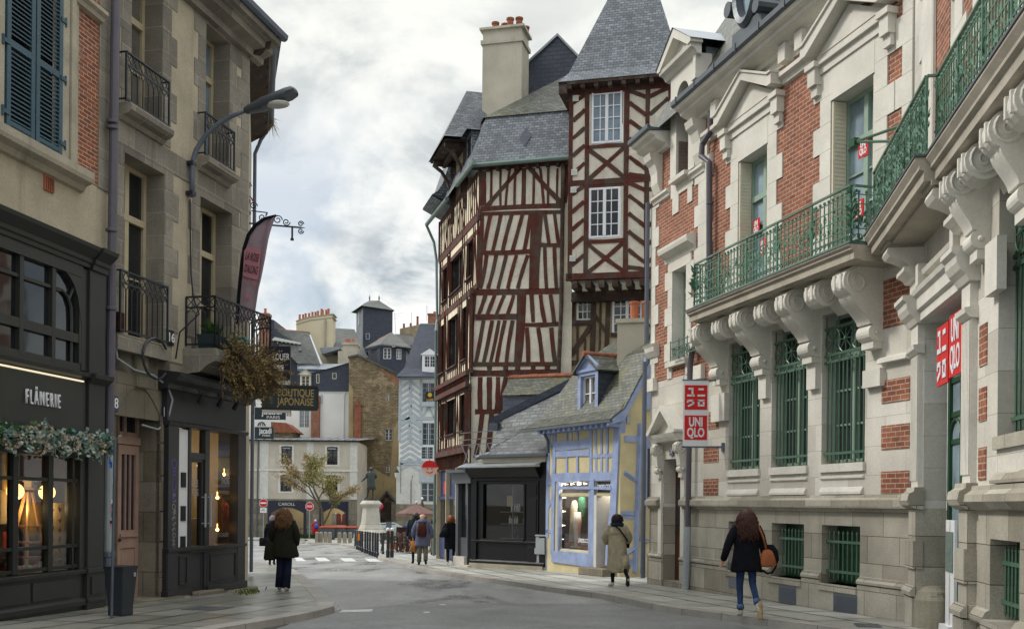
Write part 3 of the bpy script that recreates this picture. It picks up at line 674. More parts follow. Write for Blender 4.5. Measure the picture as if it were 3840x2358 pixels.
b=MB();b.reveal((side[0]+.004,side[1]-.004,side[2],side[3]-.004),0,.39);b.build('window_reveal','limestone_trim',rb)
b=MB();b.box(-6.0,-4.86,-.12,.38,5.0,5.12);b.build('sill','limestone_trim',rb)
window(rb,side[0],side[1],side[2],side[3],.26,'green_pale','pale_pane',2,3,.07,.03,2,.78)
b=MB()                                            # green window guard
for z in (5.16,5.36,5.50):b.bar((-5.42,-.22,z),(-3.55,-.22,z),.025,.02)
for k in range(5):
    xc=-5.2+k*.36
    b.tube([(xc+.1*math.cos(t*.7),-.22,5.26+.1*math.sin(t*.7)) for t in range(10)],.01,5,cap=False)
    for q in range(4):b.tube([(xc-.1*math.cos(q*math.pi/4),-.22,5.26-.1*math.sin(q*math.pi/4)),(xc+.1*math.cos(q*math.pi/4),-.22,5.26+.1*math.sin(q*math.pi/4))],.007,4)
for x in (-5.42,-4.95,-4.5,-4.05,-3.55):b.tube([(x,-.22,5.08),(x,-.22,5.54)],.013,5)
for x in (-5.42,-3.55):b.bar((x,-.22,5.36),(x,0,5.36),.02)
b.build('window_guard','green_paint',rb)
b=MB()                                            # capitals of the corner strips
for x0,x1 in ((-7.2,-6.62),(-4.5,-3.9)):b.cut().pri([(0,5.36),(-.06,5.38),(-.14,5.5),(-.16,5.6),(-.2,5.66),(0,5.72)],x0,x1,'x');b.cut().box(x0+.1,x1-.1,-.12,0,4.55,4.85)
b.build('capital','limestone_trim',rb)
# doorway with pediment
b=MB();dx0,dx1=door[:2]
b.pri([(0,3.24),(-.2,3.27),(-.26,3.36),(-.3,3.44),(0,3.46)],dx0-.28,dx1+.28,'x')
xc=(dx0+dx1)/2
for s in (-1,1):b.pri([(xc,3.98),(xc,4.10),(xc+s*.84,3.50),(xc+s*.84,3.44),(xc+s*.70,3.44)][::s],-.34,0)
b.pri([(xc-.72,3.44),(xc,3.98),(xc+.72,3.44)],-.12,0)
for x in (dx0-.13,dx1+.13):b.box(x-.1,x+.1,-.05,0,.62,2.6)
b.build('door_pediment','limestone_trim',rb)
for x in (dx0-.13,dx1+.13):console(rb,x,.2,3.24,2.52,.26)
b=MB();b.box(dx0,dx1,.3,.36,.02,2.87)
for x in (dx0+.12,xc+.06):b.box(x,x+.36,.285,.3,.25,1.0);b.box(x,x+.36,.285,.3,2.45,2.75)
do=b.build('door','wood_dark',rb);MB().box(dx0+.12,dx1-.12,.29,.298,1.15,2.3).build('pane','dark_glass',do);MB().ball((xc,.26,1.05),.03).build('handle','gold',do)
# main cornice, gutter, slate roof
b=MB();cp=[(0,10.2),(-.10,10.22),(-.12,10.30),(-.30,10.36),(-.38,10.40),(-.40,10.47),(-.50,10.50),(-.54,10.56),(0,10.60)]
b.pri(cp,-4.62,3.6,'x');b.pri(cp,-7.25,-6.05,'x')
for xc in (-6.72,-4.3):                            # S consoles carrying the cornice ends
    b.pri([(0,10.2),(-.34,10.2),(-.30,10.05),(-.2,9.95),(-.14,9.75),(-.13,9.5),(-.06,9.3),(0,9.28)],xc-.2,xc+.2,'x')
b.build('cornice','limestone_trim',rb)
b=MB()
for a,c in ((-4.66,3.6),(-7.3,-6.02)):b.pri([(-.56,10.565),(-.60,10.60),(-.60,10.70),(-.56,10.70),(-.50,10.64),(0,10.64),(0,10.605)],a,c,'x')
for k in range(9):b.box(-4.4+k*.95,-4.36+k*.95,-.615,-.555,10.57,10.72)
b.build('gutter','zinc_dark',rb)
b=MB();b.face([(XL,-.3,10.65),(4.5,-.3,10.65),(4.5,2.3,15),(-5.2,2.3,15)]);b.face([(XL,-.3,10.65),(-5.2,2.3,15),(-5.2,6,15),(XL,8,10.65)])
b.build('roof','slate_mossy',rb)
# stone dormer breaking through the cornice
b=MB();X0,X1=-5.92,-4.58;A0,A1=-5.58,-4.9;cx_=(A0+A1)/2;rr_=(A1-A0)/2
arc=[(cx_+rr_*math.cos(math.pi*k/14),11.1+rr_*math.sin(math.pi*k/14)) for k in range(15)]
b.face([(X0,-.06,9.3),(A0,-.06,9.3),(A0,-.06,11.1),(X0,-.06,11.1)]);b.face([(A1,-.06,9.3),(X1,-.06,9.3),(X1,-.06,11.1),(A1,-.06,11.1)])
for k in range(14):
    (xa,za),(xb,zb)=arc[k],arc[k+1]
    ga=X1+(X0-X1)*k/14;gb=X1+(X0-X1)*(k+1)/14
    b.face([(xa,-.06,za),(ga,-.06,11.1 if k == 0 else 11.75),(gb,-.06,11.1 if k == 13 else 11.75),(xb,-.06,zb)])
    b.face([(xa,-.06,za),(xb,-.06,zb),(xb,.34,zb),(xa,.34,za)])
b.face([(X1,-.06,11.1),(X1,-.06,11.75),(X1+(X0-X1)/14,-.06,11.75)]);b.face([(X0,-.06,11.1),(X0,-.06,11.75),(X0-(X0-X1)/14,-.06,11.75)])
b.face([(A0,-.06,9.3),(A0,.34,9.3),(A0,.34,11.1),(A0,-.06,11.1)]);b.face([(A1,-.06,9.3),(A1,-.06,11.1),(A1,.34,11.1),(A1,.34,9.3)])
b.face([(X0,-.06,9.3),(X0,-.06,11.8),(X0,1.6,11.8),(X0,1.6,9.3)]);b.face([(X1,-.06,9.3),(X1,1.6,9.3),(X1,1.6,11.8),(X1,-.06,11.8)])
b.box(A0-.1,A1+.1,-.2,.3,9.2,9.3)
b.box(X1-.02,X1+.12,-.1,.3,11.3,11.8);b.box(X1-.02,X1+.2,-.14,.3,11.2,11.3)
do_=b.build('dormer','limestone_trim',rb)
b=MB();cx2=(X0+X1)/2
b.pri([(0,11.72),(-.1,11.75),(-.16,11.84),(-.26,11.88),(-.28,11.96),(0,12.0)],X0-.22,X1+.22,'x')
for s in (-1,1):b.pri([(cx2,12.42),(cx2,12.62),(cx2+s*.95,12.04),(cx2+s*.95,11.96),(cx2+s*.8,11.94)][::s],-.3,.0)
b.pri([(cx2-.8,11.96),(cx2,12.45),(cx2+.8,11.96)],-.1,0)
b.build('dormer_pediment','limestone_trim',do_)
b=MB()
for s in (-1,1):b.face([(cx2,-.33,12.65),(cx2+s*.99,-.33,12.03),(cx2+s*.99,1.9,12.03),(cx2,1.9,12.65)])
b.face([(X1+.01,.2,10.7),(X1+.01,.2,12.0),(X1+.01,1.7,12.0)]);b.box(cx2+.5,cx2+.9,1.2,1.7,12.1,12.75)
b.build('dormer_roof','zinc',do_)
b=MB();b.face([(A0,.3,9.3),(A1,.3,9.3),(A1,.3,11.1),*[(x,.3,z) for x,z in arc],(A0,.3,11.1)]);b.build('pane','pale_pane',do_)
# oval zinc dormer window on the roof
b=MB();ox,oz=RB.m(2868,-20,0.3)
n=28
def ov(r1,r2,y):return [(ox+r1*math.cos(2*math.pi*k/n),y,oz+.1+r2*math.sin(2*math.pi*k/n)) for k in range(n)]
b.loft([ov(.52,.8,.8),ov(.52,.8,-.12),ov(.45,.72,-.2),ov(.36,.6,-.16),ov(.34,.56,-.02)],cap=False)
b.box(ox-.62,ox+.62,-.1,.9,oz-.95,oz-.62);b.tube([(ox-.62,-.22,oz-.1),(ox-.62,.8,oz-.1)],.16,10);b.tube([(ox+.6,-.22,oz-.55),(ox+.6,.8,oz-.55)],.14,10)
oo=b.build('oval_dormer','zinc_dark',rb);MB().face(ov(.36,.6,0)).build('pane','pale_pane',oo)
# drain pipes
b=MB();b.tube([(-3.62,-.12,10.2),(-3.62,-.12,9.75),(-3.85,-.2,9.55),(-3.85,-.22,9.3),(-3.62,-.14,9.1),(-3.60,-.12,6.1),(-3.62,-.12,5.5),(-4.45,-.12,5.2),(-4.52,-.14,4.9),(-4.55,-.14,1.3)],.065,10)
for z in (8.2,6.6):b.tube([(-3.6,-.13,z),(-3.6,-.13,z+.05)],.078,10)
b.build('drainpipe','pipe_grey',rb)
b=MB();b.tube([(-4.56,-.14,1.32),(-4.6,-.14,.5),(-4.66,-.14,-.1)],.085,10);b.build('drainpipe','sign_grey',rb)
b=MB();xq,zq=RB.m(2452,1255);b.tube([(-7.2,-.1,9.2),(-7.2,-.1,5.75)],.06,8);b.tube([(-7.2,-.14,5.3),(-7.2,-.14,0)],.06,8);b.build('drainpipe','pipe_slate',rb)
# ---------------------------------------------------------------- entrance pavilion
pv=E('entrance_pavilion',PV,'pale stone entrance wing with fluted pilasters and high iron balcony at the right edge','building')
W0=.10;dX0,dX1,ZL=.92,3.45,4.37
pw=(PV.mx(3742,W0,1400),PV.mx(3742,W0,1400)+1.4,2.50,5.2);pb=(PV.mx(3712,W0,2150),PV.mx(3712,W0,2150)+1.1,.50,1.39)
b=MB()
for k,z0,z1 in ((0,-.6,.5),(1,.5,1.72),(2,1.72,5.6),(2,5.6,12.5)):
    b.k=k
    hs=[]
    if z0 < 4.36 and z1 <= 5.6:hs.append((dX0,dX1,z0,min(z1,ZL)))
    if k == 1:hs.append((pb[0],pb[1],.5,pb[3]))
    if k == 2 and z1 <= 5.6:hs.append(pw)
    b.wall(-.4,9,z0,z1,[h for h in hs],y=W0,depth=.32)
b.build('wall',['granite_base','granite_block','limestone'],pv)
b=MB()
for x0,x1 in ((.41,.92),(3.45,3.87)):
    b.cut();b.k=1
    b.box(x0-.04,x1+.04,-.05,W0,-.6,.44);b.pri([(W0,.44),(-.08,.46),(-.09,.52),(-.03,.6),(W0,.6)],x0-.06,x1+.06,'x')
    b.box(x0,x1,0,W0,.6,.85);b.box(x0-.03,x1+.03,-.04,W0,.85,1.25);b.box(x0,x1,0,W0,1.25,1.7)
    b.pri([(W0,1.70),(-.02,1.71),(-.10,1.76),(-.13,1.82),(-.11,1.92),(-.04,1.96),(-.03,2.02),(W0,2.02)],x0-.06,x1+.06,'x')
    b.k=0
    b.box(x0+.02,x1-.02,.03,W0,2.02,3.96)
    for k in range(6):
        xx=x0+.05+(x1-x0-.1)*k/5;b.box(xx-.022,xx+.022,.008,.03,2.12,3.92)
    b.pri([(W0,3.94),(.0,3.95),(-.05,4.0),(-.06,4.06),(W0,4.08)],x0-.03,x1+.03,'x');b.box(x0+.01,x1-.01,.01,W0,4.08,4.36)
    b.pri([(W0,4.36),(-.02,4.37),(-.06,4.44),(-.12,4.5),(-.16,4.58),(-.17,4.66),(-.22,4.70),(-.22,4.76),(W0,4.78)],x0-.08,x1+.08,'x')
    b.box(x0+.05,x1-.05,-.02,W0,4.78,5.02);b.pri([(W0,5.0),(-.08,5.02),(-.12,5.08),(-.2,5.12),(-.2,5.18),(W0,5.2)],x0-.02,x1+.06,'x')
b.build('pilaster',['limestone_trim','granite_block'],pv)
b=MB()
b.pri([(W0,4.38),(.02,4.39),(.02,4.52),(-.03,4.54),(-.03,4.7),(-.08,4.74),(-.1,4.8),(W0,4.82)],.95,3.42,'x')
b.pri([(W0,4.98),(.0,5.0),(-.02,5.06),(W0,5.08)],1.1,3.3,'x')
for x in (1.15,3.2):b.box(x-.09,x+.09,-.06,W0,4.86,5.16);b.ball((x,.0,4.9),.06,.06,.1)
b.cut();st=[(W0,1.70),(.02,1.72),(-.02,1.76),(-.06,1.80),(-.05,1.88),(.02,1.93),(.03,1.98),(W0,1.99)]
b.build('moulding','limestone_trim',pv);b=MB();b.pri(st,3.9,9,'x');b.cut().pri(st,-.4,.35,'x');b.cut()
b.pri([(W0,.42),(.02,.44),(.01,.5),(.06,.58),(W0,.6)],3.9,pb[0],'x');b.pri([(W0,.42),(.02,.44),(.01,.5),(.06,.58),(W0,.6)],pb[1],9,'x')
b.box(pb[0],pb[1],.0,.4,.40,.5)
b.box(pw[0]-.02,9,.05,.4,2.36,2.5);b.pri([(W0,2.12),(.07,2.1),(.02,2.03),(.02,1.995),(W0,1.99)],pw[0],pw[1],'x')
b.build('base_moulding','granite_block',pv)
MB().box(PV.mx(3690,0,1300),PV.mx(3735,0,1300),W0-.1,W0,4.05,4.62).build('block','limestone_trim',pv)
b=MB()
for z0,z1 in ((3.35,3.82),(2.72,3.10),(2.05,2.42)):b.cut().box(PV.mx(3674,W0,1500),PV.mx(3702,W0,1500),W0-.012,W0+.02,z0,z1)
b.cut().box(3.95,4.2,W0-.012,W0+.02,4.75,5.0);b.build('brick_panel','brick_red',pv)
window(pv,pw[0],pw[1],pw[2],pw[3],.40,'green_pale','dim_glass',2,3,.08,.03,2,.7);grille(pv,pw[0]+.05,pw[1]-.05,pw[2]+.03,pw[3]-.1,.26,9,rings=3)
MB().box(pb[0],pb[1],.38,.42,pb[2],pb[3]).build('basement_window','green_dark',pv);grille(pv,pb[0]+.05,pb[1]-.05,pb[2]+.04,pb[3]-.06,.24,8,spears=True)
# rounded corner block by the doorway and the green door
b=MB();b.lathe([(.27,-.6),(.27,.42),(.22,.54),(.12,.61),(.001,.63)],(.98,.24,0),18);b.build('corner_stone','granite_base',pv)
b=MB();yD=.42
for a,c in ((dX0+.02,dX0+.14),(dX1-.14,dX1-.02),(1.66,1.76),(2.58,2.68)):b.box(a,c,yD,yD+.1,0,ZL)
for z in (0.02,.95,1.9,2.62,3.0,3.48):b.box(dX0+.02,dX1-.02,yD+.02,yD+.08,z,z+.07)
for xq in (1.3,2.17,3.0):b.tube([(xq+.3*math.cos(t*math.pi/10),yD+.03,2.66+.3*math.sin(t*math.pi/10)) for t in range(11)],.025,6)
b.box(dX0+.14,dX1-.14,yD+.025,yD+.075,.02,.7)
do=b.build('door','green_dark',pv);MB().box(dX0+.1,dX1-.1,yD+.045,yD+.055,.7,ZL).build('pane','pale_pane',do)
# balcony slabs, consoles
bs_=MB();P1,P2,XM=-.5,-.38,3.78;ZB2,ZT2=5.58,5.86
def slab(b,p,x0,x1):b.pri([(W0,ZB2),(p,ZB2),(p,ZB2+.12),(p-.05,ZB2+.14),(p-.05,ZB2+.18),(p-.10,ZT2-.03),(p-.10,ZT2),(W0,ZT2)],x0,x1,'x')
slab(bs_,P1,-.02,XM);slab(bs_,P2,XM,9);bs_.box(.9,3.6,-.35,.1,ZB2-.05,ZB2)
for x in (.62,3.55):bs_.box(x-.28,x+.28,-.42,W0,ZB2-.06,ZB2+.001);bs_.box(x-.22,x+.22,-.38,W0,ZB2-.10,ZB2-.06)
b3=bs_.build('balcony','soffit_stone',pv)
b=MB();b.box(-.02,XM+.02,P1-.115,P1+.1,ZT2+.003,ZT2+.03);b.box(XM+.02,9,P2-.115,P2+.1,ZT2+.003,ZT2+.03);b.build('flashing','zinc_dark',b3)
def ccon(x):console(pv,x,.3,5.48,5.14-.0,.42)
for x in (.66,3.62):
    b=MB();b.pri([(W0,5.48),(-.40,5.48),(-.42,5.42),(-.38,5.36),(-.26,5.32),(-.14,5.26),(-.08,5.18),(W0,5.16)],x-.2,x+.2,'x');b.build('console','limestone_trim',pv)
for x in (4.2,5.95):console(pv,x,.36,5.56,4.62,.50-.02,name='console').location.y=W0
for x in (5.05,6.8):console(pv,x,.34,5.56,5.08,.48,small=True).location.y=W0
b=MB()
rail_panel(b,(.02,P1+.03),(XM-.02,P1+.03),ZT2+.03,6.82,36,11);rail_panel(b,(XM+.0,P2+.03),(8.8,P2+.03),ZT2+.03,6.82,45,12)
for z in (ZT2+.03,6.82):b.bar((XM-.01,P1+.03,z),(XM-.01,P2+.03,z),.03,.03)
for k in range(70):                                 # the panel over the door is packed with cast leaves
    rr=random.Random(k);x=rr.uniform(.1,XM-.1);leaf_spray(b,(x,P1+.03,ZT2+rr.uniform(.1,.6)),.3,.10,7,(1,0,0),k+300)
b.build('railing','green_rail',b3)
b=MB()                                            # first floor above the balcony
for x in (.9,2.9,4.0,5.4):quoin(b,x-.2,x+.2,5.9,12.4,.47,.2,'b',y=W0-.03,y1=W0)
b.build('quoins','limestone_trim',pv)
b=MB()
for x in (1.9,3.45,4.7):b.cut().box(x-.45,x+.45,W0-.012,W0,5.9,12.4)
b.build('brick_panel','brick_red',pv)
b=MB();b.box(.95,1.6,W0-.06,W0-.02,6,9.5)
b.box(1.0,1.55,W0-.066,W0-.058,6.2,9.3)
b.build('shutter','limestone_trim',pv)
# ---------------------------------------------------------------- foliage helpers
def leaf(b,c,d,n,w):
    "one pointed leaf of length |d| from c, broad across n"
    c,d,n=Vector(c),Vector(d),Vector(n);s=d.cross(n).normalized()*w;m=c+d*.45
    b.face([c,m+s,c+d,m-s])
def rdir(rr):
    v=Vector((rr.gauss(0,1),rr.gauss(0,1),rr.gauss(0,1)));return v.normalized()
def leaf_cloud(b,c,rad3,n,size,seed,mats=1,flat=.5,shell=.0):
    rr=random.Random(seed)
    for k in range(n):
        v=rdir(rr)*(shell+(1-shell)*rr.random()**.6);p=Vector((c[0]+v.x*rad3[0],c[1]+v.y*rad3[1],c[2]+v.z*rad3[2]))
        b.k=rr.randrange(mats);s=size*rr.uniform(.6,1.3)
        leaf(b,p,rdir(rr)*s,rdir(rr),s*flat)
    b.k=0
def iron_rail(b,p,q,z0,z1,n):
    "dark iron window rail: lattice band over pointed arches and bars"
    P0,Q0=Vector((*p,0)),Vector((*q,0));d=Q0-P0;up=Vector((0,0,1));zb=z1-.2
    for z,s in ((z1,.045),(zb,.022),(z0+.03,.03)):b.bar(P0+up*z,Q0+up*z,s,.03)
    for k in range(n+1):
        c=P0+d*(k/n);b.bar(c+up*z0,c+up*(zb-.16 if 0 < k < n else z1),.018 if 0 < k < n else .03)
        if k < n:
            e=P0+d*((k+1)/n)
            b.bar(c+up*zb,e+up*z1,.013);b.bar(e+up*zb,c+up*z1,.013)
            f=P0+d*((k+.5)/n)
            for a,t in ((c,e),(e,c)):b.tube([a+up*(zb-.18),a+(t-a)*.08+up*(zb-.10),a+(t-a)*.5+up*(zb-.02),a+(t-a)*.95+up*zb],.009,4)
# ---------------------------------------------------------------- left: brick fronted house with the dark grey shop
h1=E('brick_house',L1,'brick and render house with blue louvred shutters over a dark grey shopfront','building')
b=MB()
b.k=0;b.wall(-7,-2.95,5.75,6.9,y=0);b.wall(-2.95,-.02,5.75,6.9,y=0)
b.k=1;b.wall(-1.0,-.02,6.9,12,y=.0);b.k=2;b.wall(-7,-1.0,6.9,12,[(-2.85,-1.45,6.96,9.6),(-5.6,-4.2,6.96,9.6)],y=0,depth=.3)
b.k=3;b.wall(-7,-.02,-.6,5.75,[(-3.07,-1.07,.66,2.42),(-5.9,-3.4,.66,2.42)],y=.0,depth=.1)
b.k=0;b.face([(-.02,0,-.6),(-.02,6,-.6),(-.02,6,12),(-.02,0,12)])
b.build('wall',['render_beige','brick_left','granite_grey','shop_grey'],h1)
b=MB();quoin(b,-.38,-.03,6.9,12,.5,.0,'l',y=-.02);b.build('quoin_strip','granite_grey',h1)
b=MB()
for s in (-1.46,-4.2):b.pri([(-.0,0),(-.05,.0),(-.05,.1),(-.09,.12),(-.09,.3),(-.05,.36),(0,.36)],7.0,12,'z') if False else None
b.box(-1.46,-1.28,-.05,.02,6.96,12);b.box(-1.26,-1.14,-.08,.02,6.96,12);b.box(-1.12,-1.02,-.04,.02,6.96,12);b.box(-2.98,-2.86,-.04,.02,6.96,12);b.build('window_surround','limestone_dirty',h1)
b=MB();b.pri([(0,9.58),(-.08,9.6),(-.10,9.66),(-.16,9.70),(-.16,9.76),(0,9.80)],-1.12,-.36,'x');b.build('impost','limestone_dirty',h1)
b=MB();b.pri([(0,6.66),(-.06,6.68),(-.10,6.76),(-.22,6.80),(-.24,6.86),(-.24,6.97),(0,6.99)],-6,-.86,'x');b.build('sill','limestone_dirty',h1)
for x0,x1 in ((-2.83,-2.17),(-2.14,-1.47)):      # louvred shutters
    b=MB();z0,z1=7.0,9.55
    for a,c in ((x0,x0+.09),(x1-.09,x1)):b.box(a,c,-.06,-.01,z0,z1)
    for z in (z0,7.06,8.22,z1-.1):b.box(x0+.09,x1-.09,-.058,-.012,z,z+.1)
    for k in range(36):
        z=z0+.18+k*.064
        if not 8.18 < z < 8.34:b.add([(x0+.09,-.055,z),(x1-.09,-.055,z),(x1-.09,-.012,z+.045),(x0+.09,-.012,z+.045),(x0+.09,-.055,z+.012),(x1-.09,-.055,z+.012),(x1-.09,-.012,z+.057),(x0+.09,-.012,z+.057)],[(0,1,2,3),(4,7,6,5),(0,4,5,1),(1,5,6,2),(2,6,7,3),(3,7,4,0)])
    sh=b.build('shutter','shutter_blue',h1)
    b=MB()
    for z in (7.25,8.25,9.15):
        xx=x1 if x0 > -2.5 else x0;s=1 if x0 > -2.5 else -1
        b.cut().box(xx-s*.06,xx+s*.08,-.075,-.04,z-.03,z+.03);b.tube([(xx+s*.08,-.05,z-.07),(xx+s*.08,-.05,z+.07)],.022,6)
    b.build('hinge','shutter_blue',sh)
MB().box(-2.8,-1.5,.1,.12,6.96,9.6).build('window_recess','room_dark',h1)
b=MB();b.box(-1.86,-1.62,-.03,.01,6.44,6.66)
vn=b.build('air_vent','terracotta',h1)
b=MB()
for k in range(4):b.cut().box(-1.84+k*.055,-1.81+k*.055,-.045,-.028,6.46,6.64)
b.build('vent_slat','ridge_tile',vn)
# shopfront joinery
sf=MB();Y=-.18
prof=[(0,5.42),(Y-.04,5.44),(Y-.05,5.50),(Y-.08,5.52),(Y-.09,5.58),(Y-.22,5.70),(Y-.24,5.76),(0,5.78)]
sf.pri(prof,-7,-.30,'x');sf.pri([(0,5.40),(Y-.08,5.42),(Y-.09,5.5),(Y-.12,5.52),(Y-.13,5.58),(Y-.26,5.70),(Y-.28,5.765),(0,5.785)],-.66,-.22,'x')
sf.pri([(0,3.66),(Y-.02,3.66),(Y-.10,3.70),(Y-.12,3.76),(0,3.80)],-7,-.24,'x');sf.pri([(0,3.60),(Y-.06,3.62),(Y-.16,3.70),(Y-.18,3.77),(0,3.81)],-.70,-.16,'x')
sf.box(-.68,-.22,Y-.04,0,.66,5.42);sf.box(-.72,-.2,Y-.06,0,-.3,.62);sf.box(-.74,-.16,Y-.09,0,.60,.68);sf.box(-.74,-.16,Y-.09,0,.14,.2)
sf.box(-7,-.7,Y,0,2.42,3.66)                     # fascia
sf.box(-7,-.7,Y,0,-.3,.6);sf.pri([(0,.58),(Y-.06,.60),(Y-.07,.66),(0,.68)],-7,-.7,'x');sf.pri([(0,.1),(Y-.05,.1),(Y-.06,.18),(Y,.22),(0,.22)],-7,-.7,'x')
for x0,x1 in ((-2.95,-2.15),(-2.08,-1.1),(-.62,-.28)):sf.box(x0,x1,Y-.025 if x0 < -1 else Y-.085,0,.26,.54)
sf.box(-.84,-.68,Y,0,3.8,5.42);sf.box(-.84,-.68,Y,0,.66,2.42)
sh1=sf.build('shopfront','shop_grey',h1,bevel=.006)
b=MB()                                             # upper glazing with rounded corner
gx0,gx1,gz0,gz1=-6.9,-.84,3.84,5.32;yg=Y+.08
for x in (-5.5,-4.45,-3.4,-2.36,-1.57):b.box(x-.045,x+.045,Y+.01,Y+.1,gz0,gz1)
b.box(gx0,gx1,Y+.012,Y+.098,4.22,4.36);b.box(gx0,gx1,Y+.014,Y+.096,3.78,3.90);b.box(gx0,gx1,Y-.01,Y+.09,5.26,5.46)
for z in (4.94,):b.box(gx0,-1.35,Y+.03,Y+.08,z,z+.05)
b.tube([(-1.57,Y+.05,4.97),(-1.3,Y+.05,4.97),(-1.16,Y+.05,4.9),(-1.07,Y+.05,4.75),(-1.05,Y+.05,4.55),(-1.05,Y+.05,3.9)],.026,6);b.tube([(-1.13,Y+.05,4.87),(-.98,Y+.05,5.12)],.026,6)
b.pri([(-.84,5.30),(-1.4,5.30),(-1.2,5.22),(-1.05,5.1),(-.95,4.93),(-.89,4.7),(-.84,4.5)],Y,Y+.1)
b.box(-.9,-.83,Y+.005,Y+.1,3.9,5.3)
gl=b.build('upper_glazing','shop_grey',h1);MB().face([(gx0,yg,3.85),(gx1,yg,3.85),(gx1,yg,5.4),(gx0,yg,5.4)]).build('pane','dark_glass',gl)
b=MB();b.box(-3.2,-.85,Y-.055,Y-.02,3.612,3.635);b.build('light_strip','led_strip',h1)
text('FLÂNERIE','sign_lettering','white_sign',h1,T(-1.88,Y-.03,3.24),.30,.012,fit=.84,sp=1.55)
b=MB();dz0,dz1=.68,2.42                       # display window bars
for x in (-2.44,-1.59):b.box(x-.06,x+.06,Y+.02,Y+.12,dz0,dz1)
for x in (-.98,-3.4):b.box(x-.025,x+.025,Y+.03,Y+.1,dz0,dz1)
for z in (.70,1.02,2.04):b.box(-6,-.84,Y+.03,Y+.10,z,z+.05)
dw=b.build('display_window','shop_grey_dark',h1);MB().face([(-6,Y+.08,dz0),(-.84,Y+.08,dz0),(-.84,Y+.08,dz1),(-6,Y+.08,dz1)]).build('pane','shop_glass',dw)
b=MB();b.wall(-6,-.1,.6,2.9,y=3.4);b.face([(-.1,0,.6),(-.1,3.4,.6),(-.1,3.4,2.9),(-.1,0,2.9)]);b.k=1;b.face([(-6,0,2.9),(-.1,0,2.9),(-.1,3.4,2.9),(-6,3.4,2.9)]);b.face([(-6,0,.6),(-6,3.4,.6),(-.1,3.4,.6),(-.1,0,.6)]);b.face([(-6,0,.6),(-6,0,2.9),(-6,3.4,2.9),(-6,3.4,.6)])
b.build('shop_interior',['room_warm','room_dark'],h1)
for o in list(h1.children):                         # the joinery stands proud of the wall and ends short of the pipe
    if o.name.split('.')[0] in ('shopfront','upper_glazing','light_strip','sign_lettering','display_window'):o.location.x=-.25
b=MB();b.box(-7,-.02,-.36,0,-.6,-.02+.04);b.build('doorstep','granite_dark',h1)
def inside(px,py,y):x,z=L1.m(px,py,y);return (x,y,z)
def lamp_light(p,e,col=(1,.72,.4),r=.08):
    l=bpy.data.lights.new('lamp_light','POINT');l.energy=e;l.color=col;l.shadow_soft_size=r
    o=bpy.data.objects.new('lamp_light',l);COL.objects.link(o);o.location=p;return o
for k,(px,py,y) in enumerate(((57,1842,.25),(176,1845,.3))):
    c=inside(px,py,y);g=E('globe_lamp',L1.mat() @ T(*c),('round glowing globe lamp beside the ladder shelf, left of the two','round glowing globe lamp on a slanting black rod, right of the two')[k],'lamp','globe lamps in the grey shop window')
    b=MB();b.smooth=True;b.ball((0,0,0),.125,n=20,m=14);b.build('globe','lamp_globe',g)
    b=MB();b.tube([(0,0,.12),(-.1,0,.55),(-.15,0,1.2)],.008,6);b.ball((0,0,.12),.03);b.build('rod','black_iron',g)
    lamp_light(L1.w(*c)+Vector((.1,.1,-.25)),3.2)
x,y,z=inside(112,2110,.2)
ls=E('ladder_shelf',L1.mat() @ T(x,y,.62),'wooden step ladder shelf with small goods in the grey shop window','shelf')
b=MB();b.cut()
for s in (-1,1):b.cut();b.bar((s*.26,-.12,0),(s*.05,0,1.25),.045,.03);b.bar((s*.26,.25,0),(s*.05,.05,1.25),.045,.03)
b.build('leg','wood_pale',ls)
b=MB()
for z_,w_ in ((.25,.24),(.48,.2),(.72,.16),(1.29,.1)):b.cut().box(-w_,w_,-.12,.3 if z_ < 1.2 else .1,z_,z_+.025)
b.build('board','wood_warm',ls)
bh=E('bird_house',L1.mat() @ T(x,y,.62+1.318),'tiny white birdhouse with yellow roof on top of the ladder shelf','birdhouse')
b=MB();b.pri([(-.07,0),(.07,0),(.07,.1),(0,.15),(-.07,.1)],-.06,.06);bb=b.build('box','white_paint',bh)
b=MB();b.bar((-.09,0,.095),(0,0,.165),.02,.15,up=(0,1,0));b.bar((.09,0,.095),(0,0,.165),.02,.15,up=(0,1,0));b.build('roof','garment_6',bh);MB().ball((.02,-.06,.07),.02).build('hole','ink',bh)
pp=inside(236,2000,.35)
b=MB();b.box(-.4,.4,0,.02,-.55,.50);po=b.build('poster_panel','room_cream',mw=L1.mat() @ T(*pp));tag(po,'cream display panel printed with rows of dark plants behind the shop window','poster')
b=MB();rr=random.Random(4)
for i in range(4):
    for j in range(6):
        for q in range(5):b.tube([(-.3+i*.2,-.004,-.45+j*.16),(-.3+i*.2+rr.uniform(-.05,.05),-.006,-.45+j*.16+rr.uniform(.04,.11))],[.008,.003],4)
b.build('printed_plant','garment_7',po)
cp_=inside(125,1950,.75);b=MB();b.ball((0,0,0),.34,.15,.32,14,8);tag(b.build('orange_chair','garment_6',mw=L1.mat() @ T(*cp_),sm=True),'rounded orange chair back inside the grey shop behind the ladder shelf','chair')
for k,(px,py) in enumerate(((30,2120),(145,2125))):
    c=inside(px,py,.1);b=MB();b.lathe([(.09,-.05),(.05,.1),(.001,.11)],(0,0,0),12);b.build
    tag(b.build('paper_lantern','white_sign',mw=L1.mat() @ T(c[0],c[1],.72)),('white paper cone at the far left of the grey shop window','white paper cone beside the foot of the ladder shelf')[k],'decoration','paper cones in the window')
